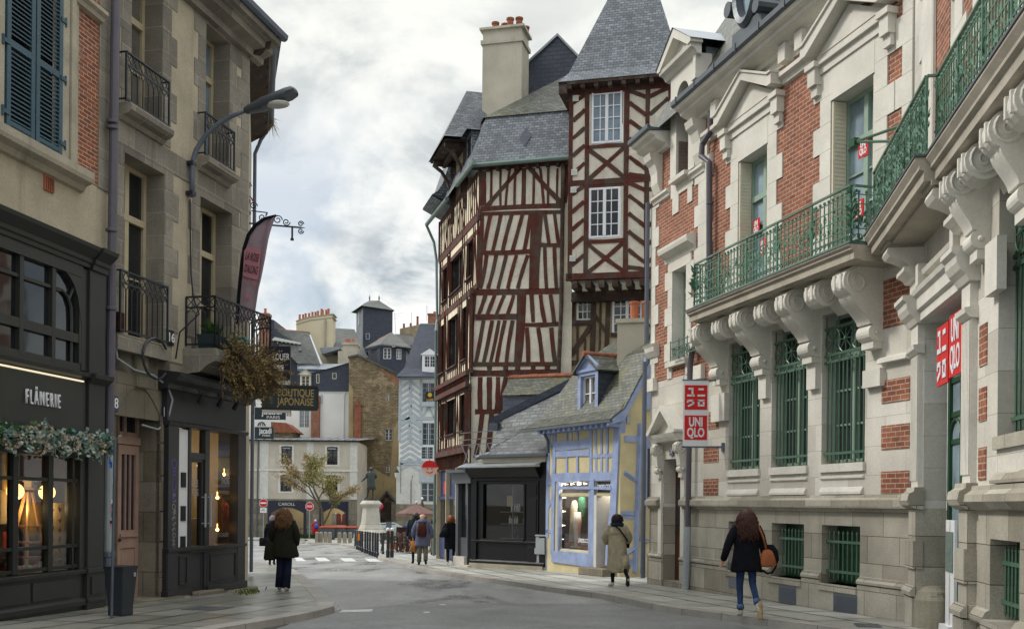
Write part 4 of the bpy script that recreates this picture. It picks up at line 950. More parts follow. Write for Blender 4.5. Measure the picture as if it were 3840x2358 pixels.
for k,(px,col,nm) in enumerate(((75,'garment_0','red'),(92,'garment_8','pale blue'),(110,'garment_3','white'),(128,'garment_9','orange red'),(15,'garment_0','bright red'))):
    c=inside(px,2140,.08);b=MB();b.ball((0,0,.05),.055,n=10,m=6);tag(b.build('bauble',col,mw=L1.mat() @ T(c[0],c[1],.68),sm=True),f'{nm} trinket on the sill of the grey shop window','ornament','trinkets along the window sill')
for k,(px,py,w_,h_,m) in enumerate(((25,2030,.16,.3,'garment_9'),(60,2035,.12,.22,'room_cream'),(15,1900,.2,.5,'room_cream'),(20,1740,.14,.8,'garment_6'))):
    c=inside(px,py,.35);b=MB();b.box(-w_/2,w_/2,0,.03,-h_/2,h_/2);b.box(-w_/2+.02,w_/2-.02,-.004,0,-h_/2+.02,h_/2-.02);tag(b.build('picture_frame',m,mw=L1.mat() @ T(*c)),('small coral picture frame low at the left of the window','little cream frame beside the coral one','cream pinboard at mid height by the left globe lamp','tall yellow banner hanging at the upper left of the window')[k],'picture')
# flower garland along the fascia
ga=E('flower_garland',L1.mat() @ T(-3.42,Y-.18,2.62),'garland of teal eucalyptus leaves and dried hydrangeas under the grey shop sign','garland')
MS=['leaf_teal','leaf_grey','leaf_green','flower_dry']
b=MB();rr=random.Random(12)
for k in range(46):
    x=k*.062;w_=.10+.05*math.sin(k*1.3)+.02*rr.random()
    b.k=0;leaf_cloud(b,(x,0,.02+.07*math.sin(k*.9)-.02*(x > 1.6)),(.11,.10,w_+.05),34,.085,k,3,.42)
for k in range(9):
    for q in range(5):x=rr.uniform(0,2.75);p=Vector((x,-.1,rr.uniform(-.05,.1)));d=Vector((rr.uniform(-.3,.3),-.1,rr.uniform(-.3,.25)));b.k=1;b.tube([p,p+d*.6,p+d],[.005,.004,.002],4);[leaf(b,p+d*t,rdir(rr)*.07,rdir(rr),.03) for t in (.5,.7,.9,1)]
b.build('leaves',MS,ga)
b=MB();b.smooth=False
for x,z in ((.62,.06),(.95,.12),(1.3,.02),(1.62,-.02),(2.02,.03),(.2,-.05),(2.35,-.04),(.85,-.1)):
    b.cut()
    for q in range(110):v=rdir(rr);p=Vector((x,-.1,z))+v*.10;leaf(b,p,(v+rdir(rr)*.5)*.035,rdir(rr),.02)
b.build('flower_head','flower_dry',ga)
# ---------------------------------------------------------------- left: rendered granite house
h2=E('granite_house',L2,'beige rendered house with granite quoins, iron window rails and a dark corner shop','building')
HW=[(-4.43,-3.42,8.62,11.25),(-1.85,-.87,8.58,11.25),(-4.6,-3.32,4.72,7.83),(-2.02,-.72,4.72,7.8)]
b=MB();b.k=0
b.wall(-5.05,0,4.45,11.4,HW,depth=.46)
b.k=1;b.wall(-5.05,-3.2,-.6,4.45,[(-4.78,-3.42,.12,3.3)],depth=.0);b.wall(-3.2,0,3.6,4.45)
b.k=2
for h in HW:b.reveal((h[0]+.001,h[1]-.001,h[2]+.001,h[3]-.001),.0,.46)
b.build('wall',['render_beige','granite_dark','granite_grey'],h2)
b=MB();b.face([(0,0,-.6),(0,0,11.4),*[tuple(L2.loc(L3.w(7,0,z))) for z in (11.4,-.6)]]);b.build('side_wall','render_beige',h2)
b=MB()                                             # granite dressings
for h in HW:
    top=h[3]+.42
    quoin(b,h[0]-.28,h[0],h[2]-.25,top,.52,.16,'l',y=-.012);quoin(b,h[1],h[1]+.3,h[2]-.25,top,.52,.2,'r',y=-.012)
    b.cut();
    for k in range(3):w_=(h[1]-h[0])/3;b.box(h[0]+k*w_+.003,h[0]+(k+1)*w_-.003,-.012,.01,h[3],top)
quoin(b,-.34,.012,4.5,11.4,.52,.18,'l',y=-.013);quoin(b,-5.05,-4.86,4.5,11.4,.55,.1,'r',y=-.014)
b.cut()
for k in range(9):b.box(-5.04+k*.56+.003,-5.04+(k+1)*.56-.003,-.016,.01,7.93,8.33)
b.cut()
for k in range(8):b.box(-5.0+k*.62+.003,min(-5.0+(k+1)*.62-.003,-.01),-.02,.01,4.06,4.4)
b.build('dressed_stone','granite_grey',h2)
for i,h in enumerate(HW):window(h2,h[0],h[1],h[2]-.02,h[3],.36,'cream_paint',('curtain_glass','blue_glass','dark_glass','dark_glass')[i],2,2,.085,.03,2,.70)
for (x0,x1,z0,z1) in ((-4.82,-3.46,8.62,9.45),(-2.14,-.96,8.56,9.38),(-4.94,-3.45,4.70,5.73)):
    b=MB();iron_rail(b,(x0,-.17),(x1,-.17),z0,z1,9 if z0 < 8 else 8)
    for x in (x0,x1):
        for z in (z0+.04,z1):b.bar((x,-.17,z),(x,0,z),.025)
    b.build('railing','black_iron',h2)
for x0,x1,z in ((-4.8,-3.44,8.60),(-2.16,-.92,8.54)):
    b=MB();b.pri([(.3,z),(-.24,z),(-.27,z-.04),(-.26,z-.12),(-.2,z-.17),(-.10,z-.2),(-.06,z-.27),(0,z-.29),(.3,z-.29)],x0,x1,'x');b.build('sill','granite_grey',h2)
b=MB();b.box(-4.98,-3.3,-.16,.3,4.40,4.66);b.build('sill','granite_grey',h2)
# corner balcony
BP=-.62
b=MB();b.pri([(.3,4.74),(BP-.06,4.74),(BP-.08,4.60),(BP-.06,4.50),(BP+.12,4.42),(BP+.25,4.30),(0,4.25),(.3,4.25)],-2.62,.28,'x');bb=b.build('balcony','granite_grey',h2)
b=MB();iron_rail(b,(-2.53,BP),(-.16,BP),4.80,5.73,15);iron_rail(b,(-2.53,-.02),(-2.53,BP),4.80,5.73,3);iron_rail(b,(-.16,BP),(.2,-.02),4.8,5.73,3);b.build('railing','black_iron',bb)
# cornice, eaves gutter
c0=L2.loc(L3.w(5.6,0,0));cdir=Vector((c0.x,c0.y)).normalized();nrm2=Vector((cdir.y,-cdir.x)) if cdir.y > 0 else Vector((-cdir.y,cdir.x))
pr2=[(.0,11.30),(-.12,11.32),(-.14,11.44),(-.34,11.52),(-.36,11.64),(-.52,11.70),(-.54,11.80),(.0,11.86)]
b=MB();b.pri(pr2,-5.1,.42,'x');b.build('cornice','granite_grey',h2)
b=MB();b.pri([(-.5,11.83),(-.60,11.80),(-.66,11.84),(-.68,11.93),(-.64,11.95),(-.58,11.90),(0,11.90)],-5.1,.48,'x')
b.build('gutter','pipe_slate',h2)
e3=E('eave_holder',L3) if False else None
def m3(p):return tuple(L2.loc(L3.w(*p)))
b=MB()                                             # timber eaves of the side street front
b.loft([[m3((x,y,z)) for y,z in ((.0,11.3),(-.42,11.56),(-.46,11.66),(-.46,11.84),(0,11.86))] for x in (-.12,5.5)])
for k in range(9):b.loft([[m3((x,y,z)) for x,z in ((.3+k*.6,11.52),(.42+k*.6,11.52),(.42+k*.6,11.68),(.3+k*.6,11.68))] for y in (0,-.4)])
b.build('eaves','timber_dark',h2)
b=MB();b.tube([m3((-.2,-.5,11.86)),m3((5.6,-.5,11.86))],.08,10);b.tube([m3((5.5,-.5,11.8)),m3((5.5,-.25,11.4)),m3((5.45,-.1,11.0)),m3((5.45,-.1,0))],.05,8);b.build('side_gutter','pipe_slate',h2)
b=MB();rr=random.Random(2)
for k in range(60):p=Vector(m3((5.3+rr.uniform(-.2,.2),-.5,11.9)));b.tube([p,p+Vector((rr.uniform(-.1,.25),rr.uniform(-.2,.1),rr.uniform(-.5,.1)))],[.006,.002],3)
b.build('gutter_weeds','leaf_tan',h2)
b=MB();b.face([(-5.1,-.6,11.92),(.35,-.6,11.92),(-.8,3.5,15.5),(-5.1,3.5,15.5)]);b.face([(.35,-.6,11.92),m3((5.6,-.45,11.92)),m3((5.6,3.5,15.5)),(-.8,3.5,15.5)]);b.build('roof','slate',h2)
# arched doorway
b=MB();ax0,ax1,az,ay=-4.74,-3.42,3.42,3.86
arc=[(ax0+(ax1-ax0)*k/14,az+(ay-az)*math.sin(math.pi*k/14)) for k in range(15)]
b.face([(-5.05,-.02,3.3),(ax0,-.02,3.3),(ax0,-.02,az),*[(x,-.02,z) for x,z in arc[1:8]],(arc[7][0],-.02,4.4),(-5.05,-.02,4.4)]);b.face([*[(x,-.02,z) for x,z in arc[7:]],(ax1,-.02,3.3),(-3.1,-.02,3.3),(-3.1,-.02,4.4),(arc[7][0],-.02,4.4)])
for k in range(14):b.face([(arc[k][0],-.02,arc[k][1]),(arc[k+1][0],-.02,arc[k+1][1]),(arc[k+1][0],.5,arc[k+1][1]),(arc[k][0],.5,arc[k][1])])
for x in (ax0,ax1):b.face([(x,-.02,-.3),(x,.5,-.3),(x,.5,az),(x,-.02,az)])
b.box(-4.25,-3.9,-.07,0,3.84,4.4)
b.build('door_arch','granite_dark',h2)
b=MB()
for z0,z1 in ((-.3,.45),(.46,1.1),(1.12,1.65),(1.67,2.3),(2.32,2.9),(2.92,3.4)):b.box(-3.42,-3.12,-.06,.05,z0,z1)
b.build('door_pier','granite_dark',h2)
b=MB();Yd=.40
for x0,x1 in ((-4.74,-4.09),(-4.07,-3.42)):
    b.box(x0,x0+.1,Yd,Yd+.06,.1,2.85);b.box(x1-.1,x1,Yd,Yd+.06,.1,2.85)
    for z0,z1 in ((.1,.32),(1.0,1.32),(2.68,2.85)):b.box(x0+.1,x1-.1,Yd+.002,Yd+.058,z0,z1)
    b.box(x0+.14,x1-.14,Yd+.015,Yd+.05,.40,.92);b.box(x0+.08,x1-.08,Yd+.025,Yd+.055,.3,1.1);b.box(x0+.05,x1-.05,Yd-.03,Yd+.05,1.2,1.26)
    for k in (1,2):b.box(x0+.1+k*.15-.012,x0+.1+k*.15+.012,Yd+.005,Yd+.05,1.32,2.68)
b.box(-4.76,-3.40,Yd-.03,Yd+.07,2.86,3.0)
for x in (-4.70,-4.3,-4.08,-3.86,-3.46):b.box(x-.035,x+.035,Yd,Yd+.05,3.0,3.8)
b.box(-4.74,-3.42,Yd,Yd+.05,3.0,3.08);b.pri([(ax0,3.4),*[(x,z-.09) for x,z in arc[1:-1]],(ax1,3.4),(ax1,3.9),(ax0,3.9)],Yd,Yd+.05)
do=b.build('door','pink_door',h2)
MB().face([(-4.76,Yd+.04,1.2),(-3.4,Yd+.04,1.2),(-3.4,Yd+.04,3.9),(-4.76,Yd+.04,3.9)]).build('pane','dim_glass',do);MB().ball((-4.05,Yd-.03,1.15),.03).build('handle','black_iron',do)
b=MB();b.box(-4.95,-3.0,-.3,.5,-.5,.1);b.build('doorstep','granite_dark',h2)
# dark corner shop
YS=-.16;b=MB()
b.box(-3.26,-2.86,YS,.02,.1,3.30);b.box(-.32,.06,YS,.3,.1,3.30)
b.box(-3.28,.08,YS+.02,.02,3.30,3.95);b.pri([(0,3.22),(YS-.02,3.24),(YS-.05,3.30),(YS,3.33),(0,3.33)],-3.3,.1,'x')
b.pri([(0,3.86),(YS-.05,3.90),(YS-.08,3.98),(YS-.22,4.04),(YS-.30,4.12),(YS-.32,4.18),(0,4.24)],-3.42,.22,'x')
b.box(-2.86,-.32,YS+.01,.02,.86,.98);b.pri([(0,.9),(YS-.03,.92),(YS-.03,.98),(0,1.0)],-3.28,.08,'x')
b.box(-3.28,-2.36,YS+.01,.02,.1,.9);b.box(-1.66,.08,YS+.01,.02,.1,.9);b.box(-3.32,-2.36,YS-.04,.02,.06,.2);b.box(-1.7,.1,YS-.04,.02,.06,.2)
for x0,x1 in ((-2.82,-2.5),(-1.55,-.4)):
    for a in (x0,x1-.03):b.box(a,a+.03,YS-.012,0,.28,.82)
    for z in (.28,.79):b.box(x0+.03,x1-.03,YS-.011,0,z,z+.03)
b.box(-2.43,-2.34,YS+.02,0,.1,3.24);b.box(-1.76,-1.57,YS+.02,0,.1,3.24);b.box(-2.34,-1.76,YS+.03,0,2.66,2.78)
for z in (.12,2.6):b.box(-2.34,-1.76,YS+.05,0,z,z+.08)
b.box(-2.34,-1.76,YS+.06,0,.2,.92);b.box(-2.34,-2.26,YS+.05,0,.2,2.66);b.box(-1.84,-1.76,YS+.05,0,.2,2.66)
b.build('shopfront','char_paint',h2,bevel=.006)
b=MB()
for x0,x1,z0,z1 in ((-1.57,-.33,.98,3.24),(-2.34,-1.76,.9,2.66),(-2.34,-1.76,2.78,3.24)):b.cut().face([(x0,-.06,z0),(x1,-.06,z0),(x1,-.06,z1),(x0,-.06,z1)])
b.build('shop_pane','shop_glass',h2)
b=MB();b.box(-2.80,-2.43,YS+.05,0,.95,3.2);wp=b.build('display_panel','white_sign',h2)
b=MB()
for z in (2.25,1.62,1.05):b.cut().box(-2.70,-2.52,YS+.03,YS+.05,z-.14,z+.14)
b.build('picture','ink',wp)
for o in list(h2.children):
    if o.name.split('.')[0] in ('shopfront','shop_pane','display_panel'):o.scale.x=.922;o.location.x=-.345
b=MB();b.wall(-3.1,.0,.0,3.4,y=3.0);b.face([(-3.1,0,0),(-3.1,3,0),(-3.1,3,3.4),(-3.1,0,3.4)]);b.k=1;b.face([(-2.9,0,3.4),(0,0,3.4),(0,3,3.4),(-2.9,3,3.4)]);b.face([(-2.9,0,.1),(0,0,.1),(0,3,.1),(-2.9,3,.1)]);b.k=0;b.face([(-.02,0,0),(-.02,3,0),(-.02,3,3.4),(-.02,0,3.4)])
b.build('shop_interior',['room_cream','room_dark'],h2)
b=MB();b.box(-3.4,-2.7,-.3,0,-.5,.08);b.box(-2.5,-1.5,-.34,0,-.5,.12);b.box(-1.3,.1,-.28,0,-.5,.05);b.build('doorstep','granite_dark',h2,bevel=.03)
for s,z,x,sz,m in (('OPUR',2.75,-3.06,.22,'graf_violet'),):
    pass
paint('graf_violet','5a4c8c',.6);paint('graf_grey','8c8a88',.6)
for k,ch in enumerate('OPUR'):text(ch,'graffiti','graf_violet',h2,T(-3.17,YS-.004,2.52-k*.2) @ Matrix.Rotation(rad(8),4,'Y'),.26,.002)
for k,ch in enumerate('EIOBESEGAN'):text(ch,'graffiti','graf_grey',h2,T(-3.17+.02*(k % 2),YS-.004,1.95-k*.105) @ Matrix.Rotation(rad(70),4,'Y'),.16,.002)
for x,z in ((-1.0,2.35),(-2.25,2.1)):text('LA ROSE\nD\'ALONG','window_lettering','sign_grey',h2,T(x,-.065,z),.2,.001,fit=.5 if x > -1 else .32)
b=MB()
for x in (-2.08,-1.86):b.cut();b.tube([(x,YS-.05,1.35),(x,YS-.05,2.0)],.02,6);[b.bar((x,YS-.05,z),(x,YS+.03,z),.02) for z in (1.42,1.93)]
b.build('handle','sign_grey',h2)
for k,x in enumerate((-2.6,-1.85,-1.2)):
    g=E('spotlight',L2.mat() @ T(x,YS-.22,3.86),('black spotlight under the corner shop cornice, nearest the pink door','black spotlight under the middle of the corner shop cornice','black spotlight under the corner shop cornice, nearest the street corner')[k],'spotlight','spotlights over the dark fascia')
    b=MB();b.tube([(0,.05,.1),(0,0,.0)],.02,6);b.build('arm','black_iron',g)
    b=MB();b.tube([(0,-.06,.02),(.03,-.0,-.06),(.06,.06,-.14)],[.03,.05,.055],10);b.build('head','black_iron',g)
rr=random.Random(5)
for k,(px,py) in enumerate(((748,1745),(746,1860),(868,1850),(870,1885),(868,1918),(868,1952),(840,1778),(815,1985),(815,1865))):
    x,z=L2.m(px,py,.12);b=MB();b.ball((0,0,0),.035 if k else .05,n=10,m=8);b.tube([(0,0,.03),(0,0,.12)],.008,5)
    tag(b.build('shop_bulb','lamp_warm',mw=L2.mat() @ T(x,.12,z)),'small warm bulb glowing behind the corner shop glass','bulb','bulbs lit inside the corner shop')
lamp_light(L2.w(-1.2,1.0,2.6),16,(1,.8,.55),.2)
b=MB();b.box(0,.45,0,.4,.9,1.5);b.box(.05,.4,-.01,.0,.95,1.45);tag(b.build('display_case','white_worn',mw=L2.mat() @ T(-1.45,.3,0)),'white jewellery display case inside the corner shop','display case')
# small plaques on the house
def plaque(label,fr,px,py,s,y,num,wd=.2,ht=.26,face='enamel_blue',ink='white_sign'):
    x,z=fr.m(px,py,y);g=E('number_plate',fr.mat() @ T(x,y,z),label,'house number')
    b=MB();b.box(-wd/2,wd/2,-.012,.0,-ht/2,ht/2);b.build('plate',face,g,bevel=.004)
    text(num,'digits',ink,g,T(0,-.014,0),s,.002,bold=.004)
plaque('blue enamel number plate reading 16 on the stone pier right of the pink door',L2,621,1547,.24,-.065,'16')
plaque('blue enamel number plate reading 18 half hidden by the drainpipe',L2,426,1512,.24,-.03,'18',.24)
plaque('dark plate with a pale 16 high up beside the first floor railing',L2,640,1267,.24,-.03,'16',.2,.28,'ink')
b=MB();x,z=L2.m(436,1207);b.box(-.09,.09,-.08,0,-.16,.16);b.box(-.03,.03,-.085,-.08,-.03,.03);tag(b.build('alarm_box','leather_brown',mw=L2.mat() @ T(x,-.02,z),bevel=.01),'small dark red alarm box on the granite wall beside the drainpipe','box')
# drainpipe between the houses with its stickers
g=E('drainpipe',L2.mat() @ T(-5.2,-.16,0),'dark grey drainpipe between the two left houses, lower end plastered with stickers','drainpipe')
b=MB();b.tube([(.08,0,12),(.0,0,2.6)],.075,12);b.lathe([(.08,0),(.09,.01),(.09,.06),(.08,.07)],(0,0,2.65),12);b.build('upper_pipe','pipe_grey',g,sm=False)
b=MB()
for z in (8.0,8.1,6.3,5.0):b.lathe([(.078,0),(.092,.01),(.092,.05),(.078,.06)],(0,0,z),12)
b.build('collar','pipe_grey',g);MB().tube([(0,0,2.6),(0,0,1.0)],.082,12).build('sticker_pipe','sign_grey',g)
b=MB();b.tube([(0,0,1.02),(0,0,-.3)],.10,12);b.lathe([(.1,0),(.115,.02),(.115,.1),(.1,.12)],(0,0,.9),12);b.lathe([(.1,0),(.112,.01),(.112,.04),(.1,.05)],(0,0,.55),12);b.build('base_pipe','pipe_slate',g)
b=MB();b.lathe([(.09,0),(.14,.12),(.2,.3),(.22,.34),(.22,.5)],(.05,0,10.6),10);b.build('hopper','pipe_grey',g)
b=MB()
for k in range(22):z=1.08+k*.068;a=rr.uniform(-2.6,-.6);hh,ww=rr.uniform(.03,.06),rr.uniform(.2,.5);b.k=rr.randrange(4);b.cut();b.face([(.086*math.cos(a),.086*math.sin(a),z-hh),(.086*math.cos(a+ww),.086*math.sin(a+ww),z-hh),(.086*math.cos(a+ww),.086*math.sin(a+ww),z+hh),(.086*math.cos(a),.086*math.sin(a),z+hh)])
b.build('sticker',['white_sign','ink','bag_blue','banner_pink'],g)
# street lamp on a curved bracket
g=E('street_lamp',L2.mat() @ T(-2.5,-.1,7.66),'grey cobra head street lamp on a curved bracket fixed to the beige house','street lamp')
o=Vector((-2.5,-.1,7.66));pts=[(0,0,-.02),(0,0,.35),(0,0,.62),(.02,-.06,.86),(.04,-.22,1.12),(.06,-.5,1.36),(.07,-.8,1.50),(.08,-1.12,1.60)]
MB().tube(pts,[.05,.05,.05,.05,.048,.045,.042,.04],10).build('bracket','pipe_slate',g,sm=True)
b=MB()
for z in (.05,.62):b.cut().box(-.07,.07,-.05,.1,z-.035,z+.035)
b.build('clamp','black_iron',g)
b=MB();hd=Vector((.02,-1,.27)).normalized();n_=Vector((1,0,0));up_=n_.cross(hd)*-1 if n_.cross(hd).z < 0 else n_.cross(hd);base=Vector((.08,-1.05,1.58));rings=[]
for t,w_,h0,h1_ in ((0,.06,-.06,.05),(.10,.11,-.07,.06),(.34,.15,-.11,.07),(.40,.18,-.09,.08),(.9,.19,-.05,.10),(1.02,.17,-.0,.10),(1.06,.10,.04,.08)):
    rings.append([base+hd*t+n_*(w_*abs(c)**.55*(1 if c > 0 else -1))+up_*(h1_ if s > 0 else h0)*abs(s)**.5 for c,s in [(math.cos(2*math.pi*k/14),math.sin(2*math.pi*k/14)) for k in range(14)]])
b.loft(rings);hd_=b.build('lamp_head','sign_grey',g,sm=True);hd_.data.materials[0]=MAT['zinc_dark']
b=MB();b.ball((base.x,base.y-.66,base.z+.07),.15,.24,.07,12,6);b.build('diffuser','white_worn',hd_)
# cables
b=MB()
for pts in ([(-2.5,-.06,7.6),(-2.46,-.05,6.9),(-2.44,-.06,6.2),(-2.42,-.1,5.75),(-2.55,-.3,5.4),(-2.9,-.1,5.0),(-2.95,-.05,4.5)],):b.tube(pts,.016,5)
tag(b.build('cable','black_iron',mw=L2),'thin black lamp cable hanging down the beige wall to the corner balcony','cable')
b=MB();b.tube([(-5.0,-.1,4.6),(-4.9,-.1,4.25),(-4.4,-.1,4.12),(-3.8,-.1,4.1),(-3.35,-.12,3.95),(-3.3,-.2,3.7),(-3.3,-.1,3.3),(-3.45,.0,3.15),(-3.9,.05,3.2)],.018,5);tag(b.build('cable','sign_grey',mw=L2),'pale cable looping over the pink door from the drainpipe','cable')
b=MB();c=L2.m(585,1345,-.2);b.tube([(c[0]+.42*math.cos(t*.33),-.2,c[1]+.36*math.sin(t*.33)) for t in range(2,18)],.022,6,cap=True);tag(b.build('cable','black_iron',mw=L2),'thick black cable coiled in a loop above the pink door','cable')
paint('bin_dark','262c33',.45)
# litter bin and thin post at the pipe's foot
p=gp(452,2305)
g=E('ash_bin',placed(p,math.atan2(L2.x[1],L2.x[0])),'dark slate tapered litter bin at the foot of the drainpipe','bin')
b=MB();b.loft([[(-.15,-.12,0),(.15,-.12,0),(.15,.12,0),(-.15,.12,0)],[(-.15,-.12,.12),(.15,-.12,.12),(.15,.12,.12),(-.15,.12,.12)],[(-.2,-.16,.72),(.2,-.16,.72),(.2,.16,.72),(-.2,.16,.72)]]);b.build('body','bin_dark',g,bevel=.012)
b=MB();b.box(-.205,.205,-.165,.165,.70,.74);b.build('rim','black_iron',g);MB().box(.09,.13,-.17,-.155,.58,.64).build('label','sign_grey',g)
b=MB();p=gp(418,2318);b.tube([p+Vector((0,0,-.1)),p+Vector((.03,0,2.6))],.022,8);tag(b.build('thin_post','zinc_dark'),'thin grey metal post standing beside the litter bin','post')
# balcony plants and the dried christmas tree
g=E('planter',L2.mat() @ T(-2.3,-.42,4.76),'dark planter box with a green fern at the left end of the corner balcony','planter')
b=MB();b.loft([[(-.22,-.14,0),(.4,-.14,0),(.4,.14,0),(-.22,.14,0)],[(-.26,-.17,.26),(.44,-.17,.26),(.44,.17,.26),(-.26,.17,.26)]]);b.build('box','teal_sign',g)
b=MB();rr=random.Random(8)
for k in range(150):a=rr.uniform(0,6.28);d=Vector((math.cos(a)*rr.uniform(.1,.3),math.sin(a)*rr.uniform(.05,.2),rr.uniform(.1,.35)));leaf(b,(rr.uniform(-.1,.3),0,.26),d,rdir(rr),.018)
b.build('fern','leaf_green',g)
g=E('shrub',L2.mat() @ T(-1.75,BP-.02,4.6),'small blue green trailing shrub spilling through the balcony rail','plant')
b=MB();leaf_cloud(b,(0,-.05,.22),(.42,.2,.32),700,.07,3,2,.35);b.build('leaves',['leaf_teal','leaf_green'],g);b=MB();[b.tube([(x,0,-.05),(x*1.5,-.05,.35)],.01,5) for x in (-.2,0,.2)];b.build('stems','bark',g)
g=E('dried_tree',L2.mat() @ T(-1.92,BP-.28,4.34),'dried brown christmas tree hung upside down over the corner balcony','dried tree')
MB().tube([(-.2,.1,.6),(.2,-.1,.1),(.5,-.3,-.3)],[.04,.035,.02],7).build('trunk','bark',g)
b=MB();rr=random.Random(21)
for k in range(380):
    a=rr.random();v=rdir(rr);c=Vector((-.35+1.0*a,.05-.12*a,.22-.25*a+.1*rr.random()));st=c+v*.14
    d=(v+Vector((.3,-.12,-.5))).normalized()*rr.uniform(.25,.66);mid=st+d*.5+Vector((0,0,.05))
    if (st+d).y > .15:d.y *= .2
    b.k=2;b.tube([st,mid,st+d],[.009,.007,.004],4)
    for q in range(24):
        t=rr.uniform(.15,1.05);p=st+d*t;b.k=rr.choice((0,0,1));leaf(b,p,(d.normalized()*.6+rdir(rr)*.9).normalized()*rr.uniform(.05,.10),rdir(rr),.011)
b.build('needles',['leaf_brown','leaf_tan','bark'],g)
# ---------------------------------------------------------------- the half-timbered corner house
def z6(x,y):return (1550+x/1.89,y/1.89)
def z7(x,y):return (1550+x/1.89,700+y/1.89)
def z8(x,y):return (1600+x/1.68,1300+y/1.68)
_tk=[0]
def tim(b,fr,a,c,w,y=0.,d=.1,zf=None):
    "a timber from pixel a to pixel c lying on the wall plane y"
    _tk[0]=(_tk[0]+1) % 7
    p,q=fr.m(*a,y),fr.m(*c,y);return beam(b,p,q,w,y,d)
def beam(b,p,q,w,y=0.,d=.1):
    w *= .9
    _tk[0]=(_tk[0]+1) % 7;yy=y-.012-_tk[0]*.0035
    r=random.Random(round(p[0]*91+q[1]*37+p[1]*13));dx,dz=q[0]-p[0],q[1]-p[1];L=math.hypot(dx,dz) or 1;ux,uz=dx/L,dz/L;rings=[];n=2 if L < .5 else 5;ph=r.uniform(-.018,.018)*min(L,1.6)
    for k in range(n):                               # hand hewn: slightly bowed and uneven
        t=k/(n-1);e=ph*math.sin(math.pi*t);h=w/2*r.uniform(.86,1.12);cx,cz=p[0]+dx*t-uz*e,p[1]+dz*t+ux*e
        rings.append([(cx-uz*h,yy,cz+ux*h),(cx+uz*h,yy,cz-ux*h),(cx+uz*h,yy+d,cz-ux*h),(cx-uz*h,yy+d,cz+ux*h)])
    return b.loft(rings)
tf=E('timber_house',TR,'tall leaning half-timbered corner house with red brown beams and slate mansard roof','building')
def TLp(x,y,z):return tuple(TR.loc(TL.w(x,y,z)))
BANDS=[(12.35,14.15,0,0),(9.62,12.35,0,0),(6.8,9.62,-.26,0),(4.0,6.8,-.32,0),(-.6,4.0,-.36,0)]
def cornx(off):return TR.loc(TL.w(off*-.0,off,0))[0]
b=MB()                                             # infill: front
for z0,z1,off,_ in BANDS:
    x0=-(-off)/.999 if off else 0.
    b.face([(x0*1.02,0,z0),(3.35,0,z0),(3.35,0,z1),(x0*1.02,0,z1)])
b.build('front_infill','plaster',tf)
b=MB();T0=[z6,z7]
V=lambda xs,f,y0,y1,w:[tim(b,TR,f(a,y0),f(c,y1),w) for a,c in xs]
tim(b,TR,z6(490,1215),z6(490,1460),.30);tim(b,TR,z6(1075,1170),z6(1070,1440),.22)
for x,c,w in ((555,550,.09),(620,618,.09),(685,655,.1),(725,718,.1),(785,780,.17),(855,850,.11),(900,925,.1),(958,955,.09),(1022,1018,.09)):tim(b,TR,z6(x,1195),z6(c,1455),w)
tim(b,TR,z6(765,1185),z6(515,1470),.17);tim(b,TR,z6(825,1190),z6(1050,1440),.17)
tim(b,TR,z7(475,160),z7(1075,135),.2);tim(b,TR,z7(475,195),z7(1060,180),.15);tim(b,TR,z6(480,1195),z6(1090,1155),.16)
V(((548,500),(622,562),(700,632),(775,702),(832,785)),z7,195,462,.155);tim(b,TR,z7(488,200),z7(468,720),.17)
tim(b,TR,z7(880,190),z7(855,725),.42,0,.14);V(((932,962),(1000,1030)),z7,190,405,.14);tim(b,TR,z7(905,412),z7(1050,415),.16);tim(b,TR,z7(485,468),z7(832,458),.17)
V(((520,478),(588,530),(660,600),(732,670),(812,740)),z7,485,722,.15);V(((932,945),(1000,1015)),z7,430,722,.14)
tim(b,TR,z7(415,748),z7(1060,738),.24,0,.16)
tim(b,TR,z7(432,765),z7(408,1245),.18);V(((512,465),(578,525),(645,590),(712,668)),z7,768,905,.15);tim(b,TR,z7(440,925),z7(735,920),.22);tim(b,TR,z7(768,765),z7(740,1245),.34,0,.14)
V(((838,850),(902,932),(972,998)),z7,765,960,.16);tim(b,TR,z7(785,978),z7(1035,972),.17)
V(((498,445),(560,500),(608,548),(650,592),(705,660)),z7,948,1242,.15);V(((805,815),(885,915),(978,1005)),z7,998,1245,.16)
tim(b,TR,z7(395,1258),z7(1030,1255),.17);tim(b,TR,z7(390,1320),z7(1025,1312),.24,0,.17)
V(((540,540),(655,655),(740,740),(850,850),(950,950)),z7,1270,1300,.2)
tim(b,TR,z8(262,190),z8(258,745),.28)
for a,c,w in ((338,338,.2),(395,395,.2),(450,442,.18),(500,470,.18)):tim(b,TR,z8(a,190),z8(c,400),w)
tim(b,TR,z8(305,408),z8(470,405),.18)
for a,c in ((350,310),(410,385),(470,440)):tim(b,TR,z8(a,420),z8(c,700),.2)
tf_fr=b.build('front_timbers','timber_red',tf)
b=MB();b.box(.0,3.1,-.02,.05,13.92,14.05)
for k in range(9):b.box(.25+k*.36,.37+k*.36,-.22,0,13.86,13.98)
b.build('front_plate','timber_dark',tf)
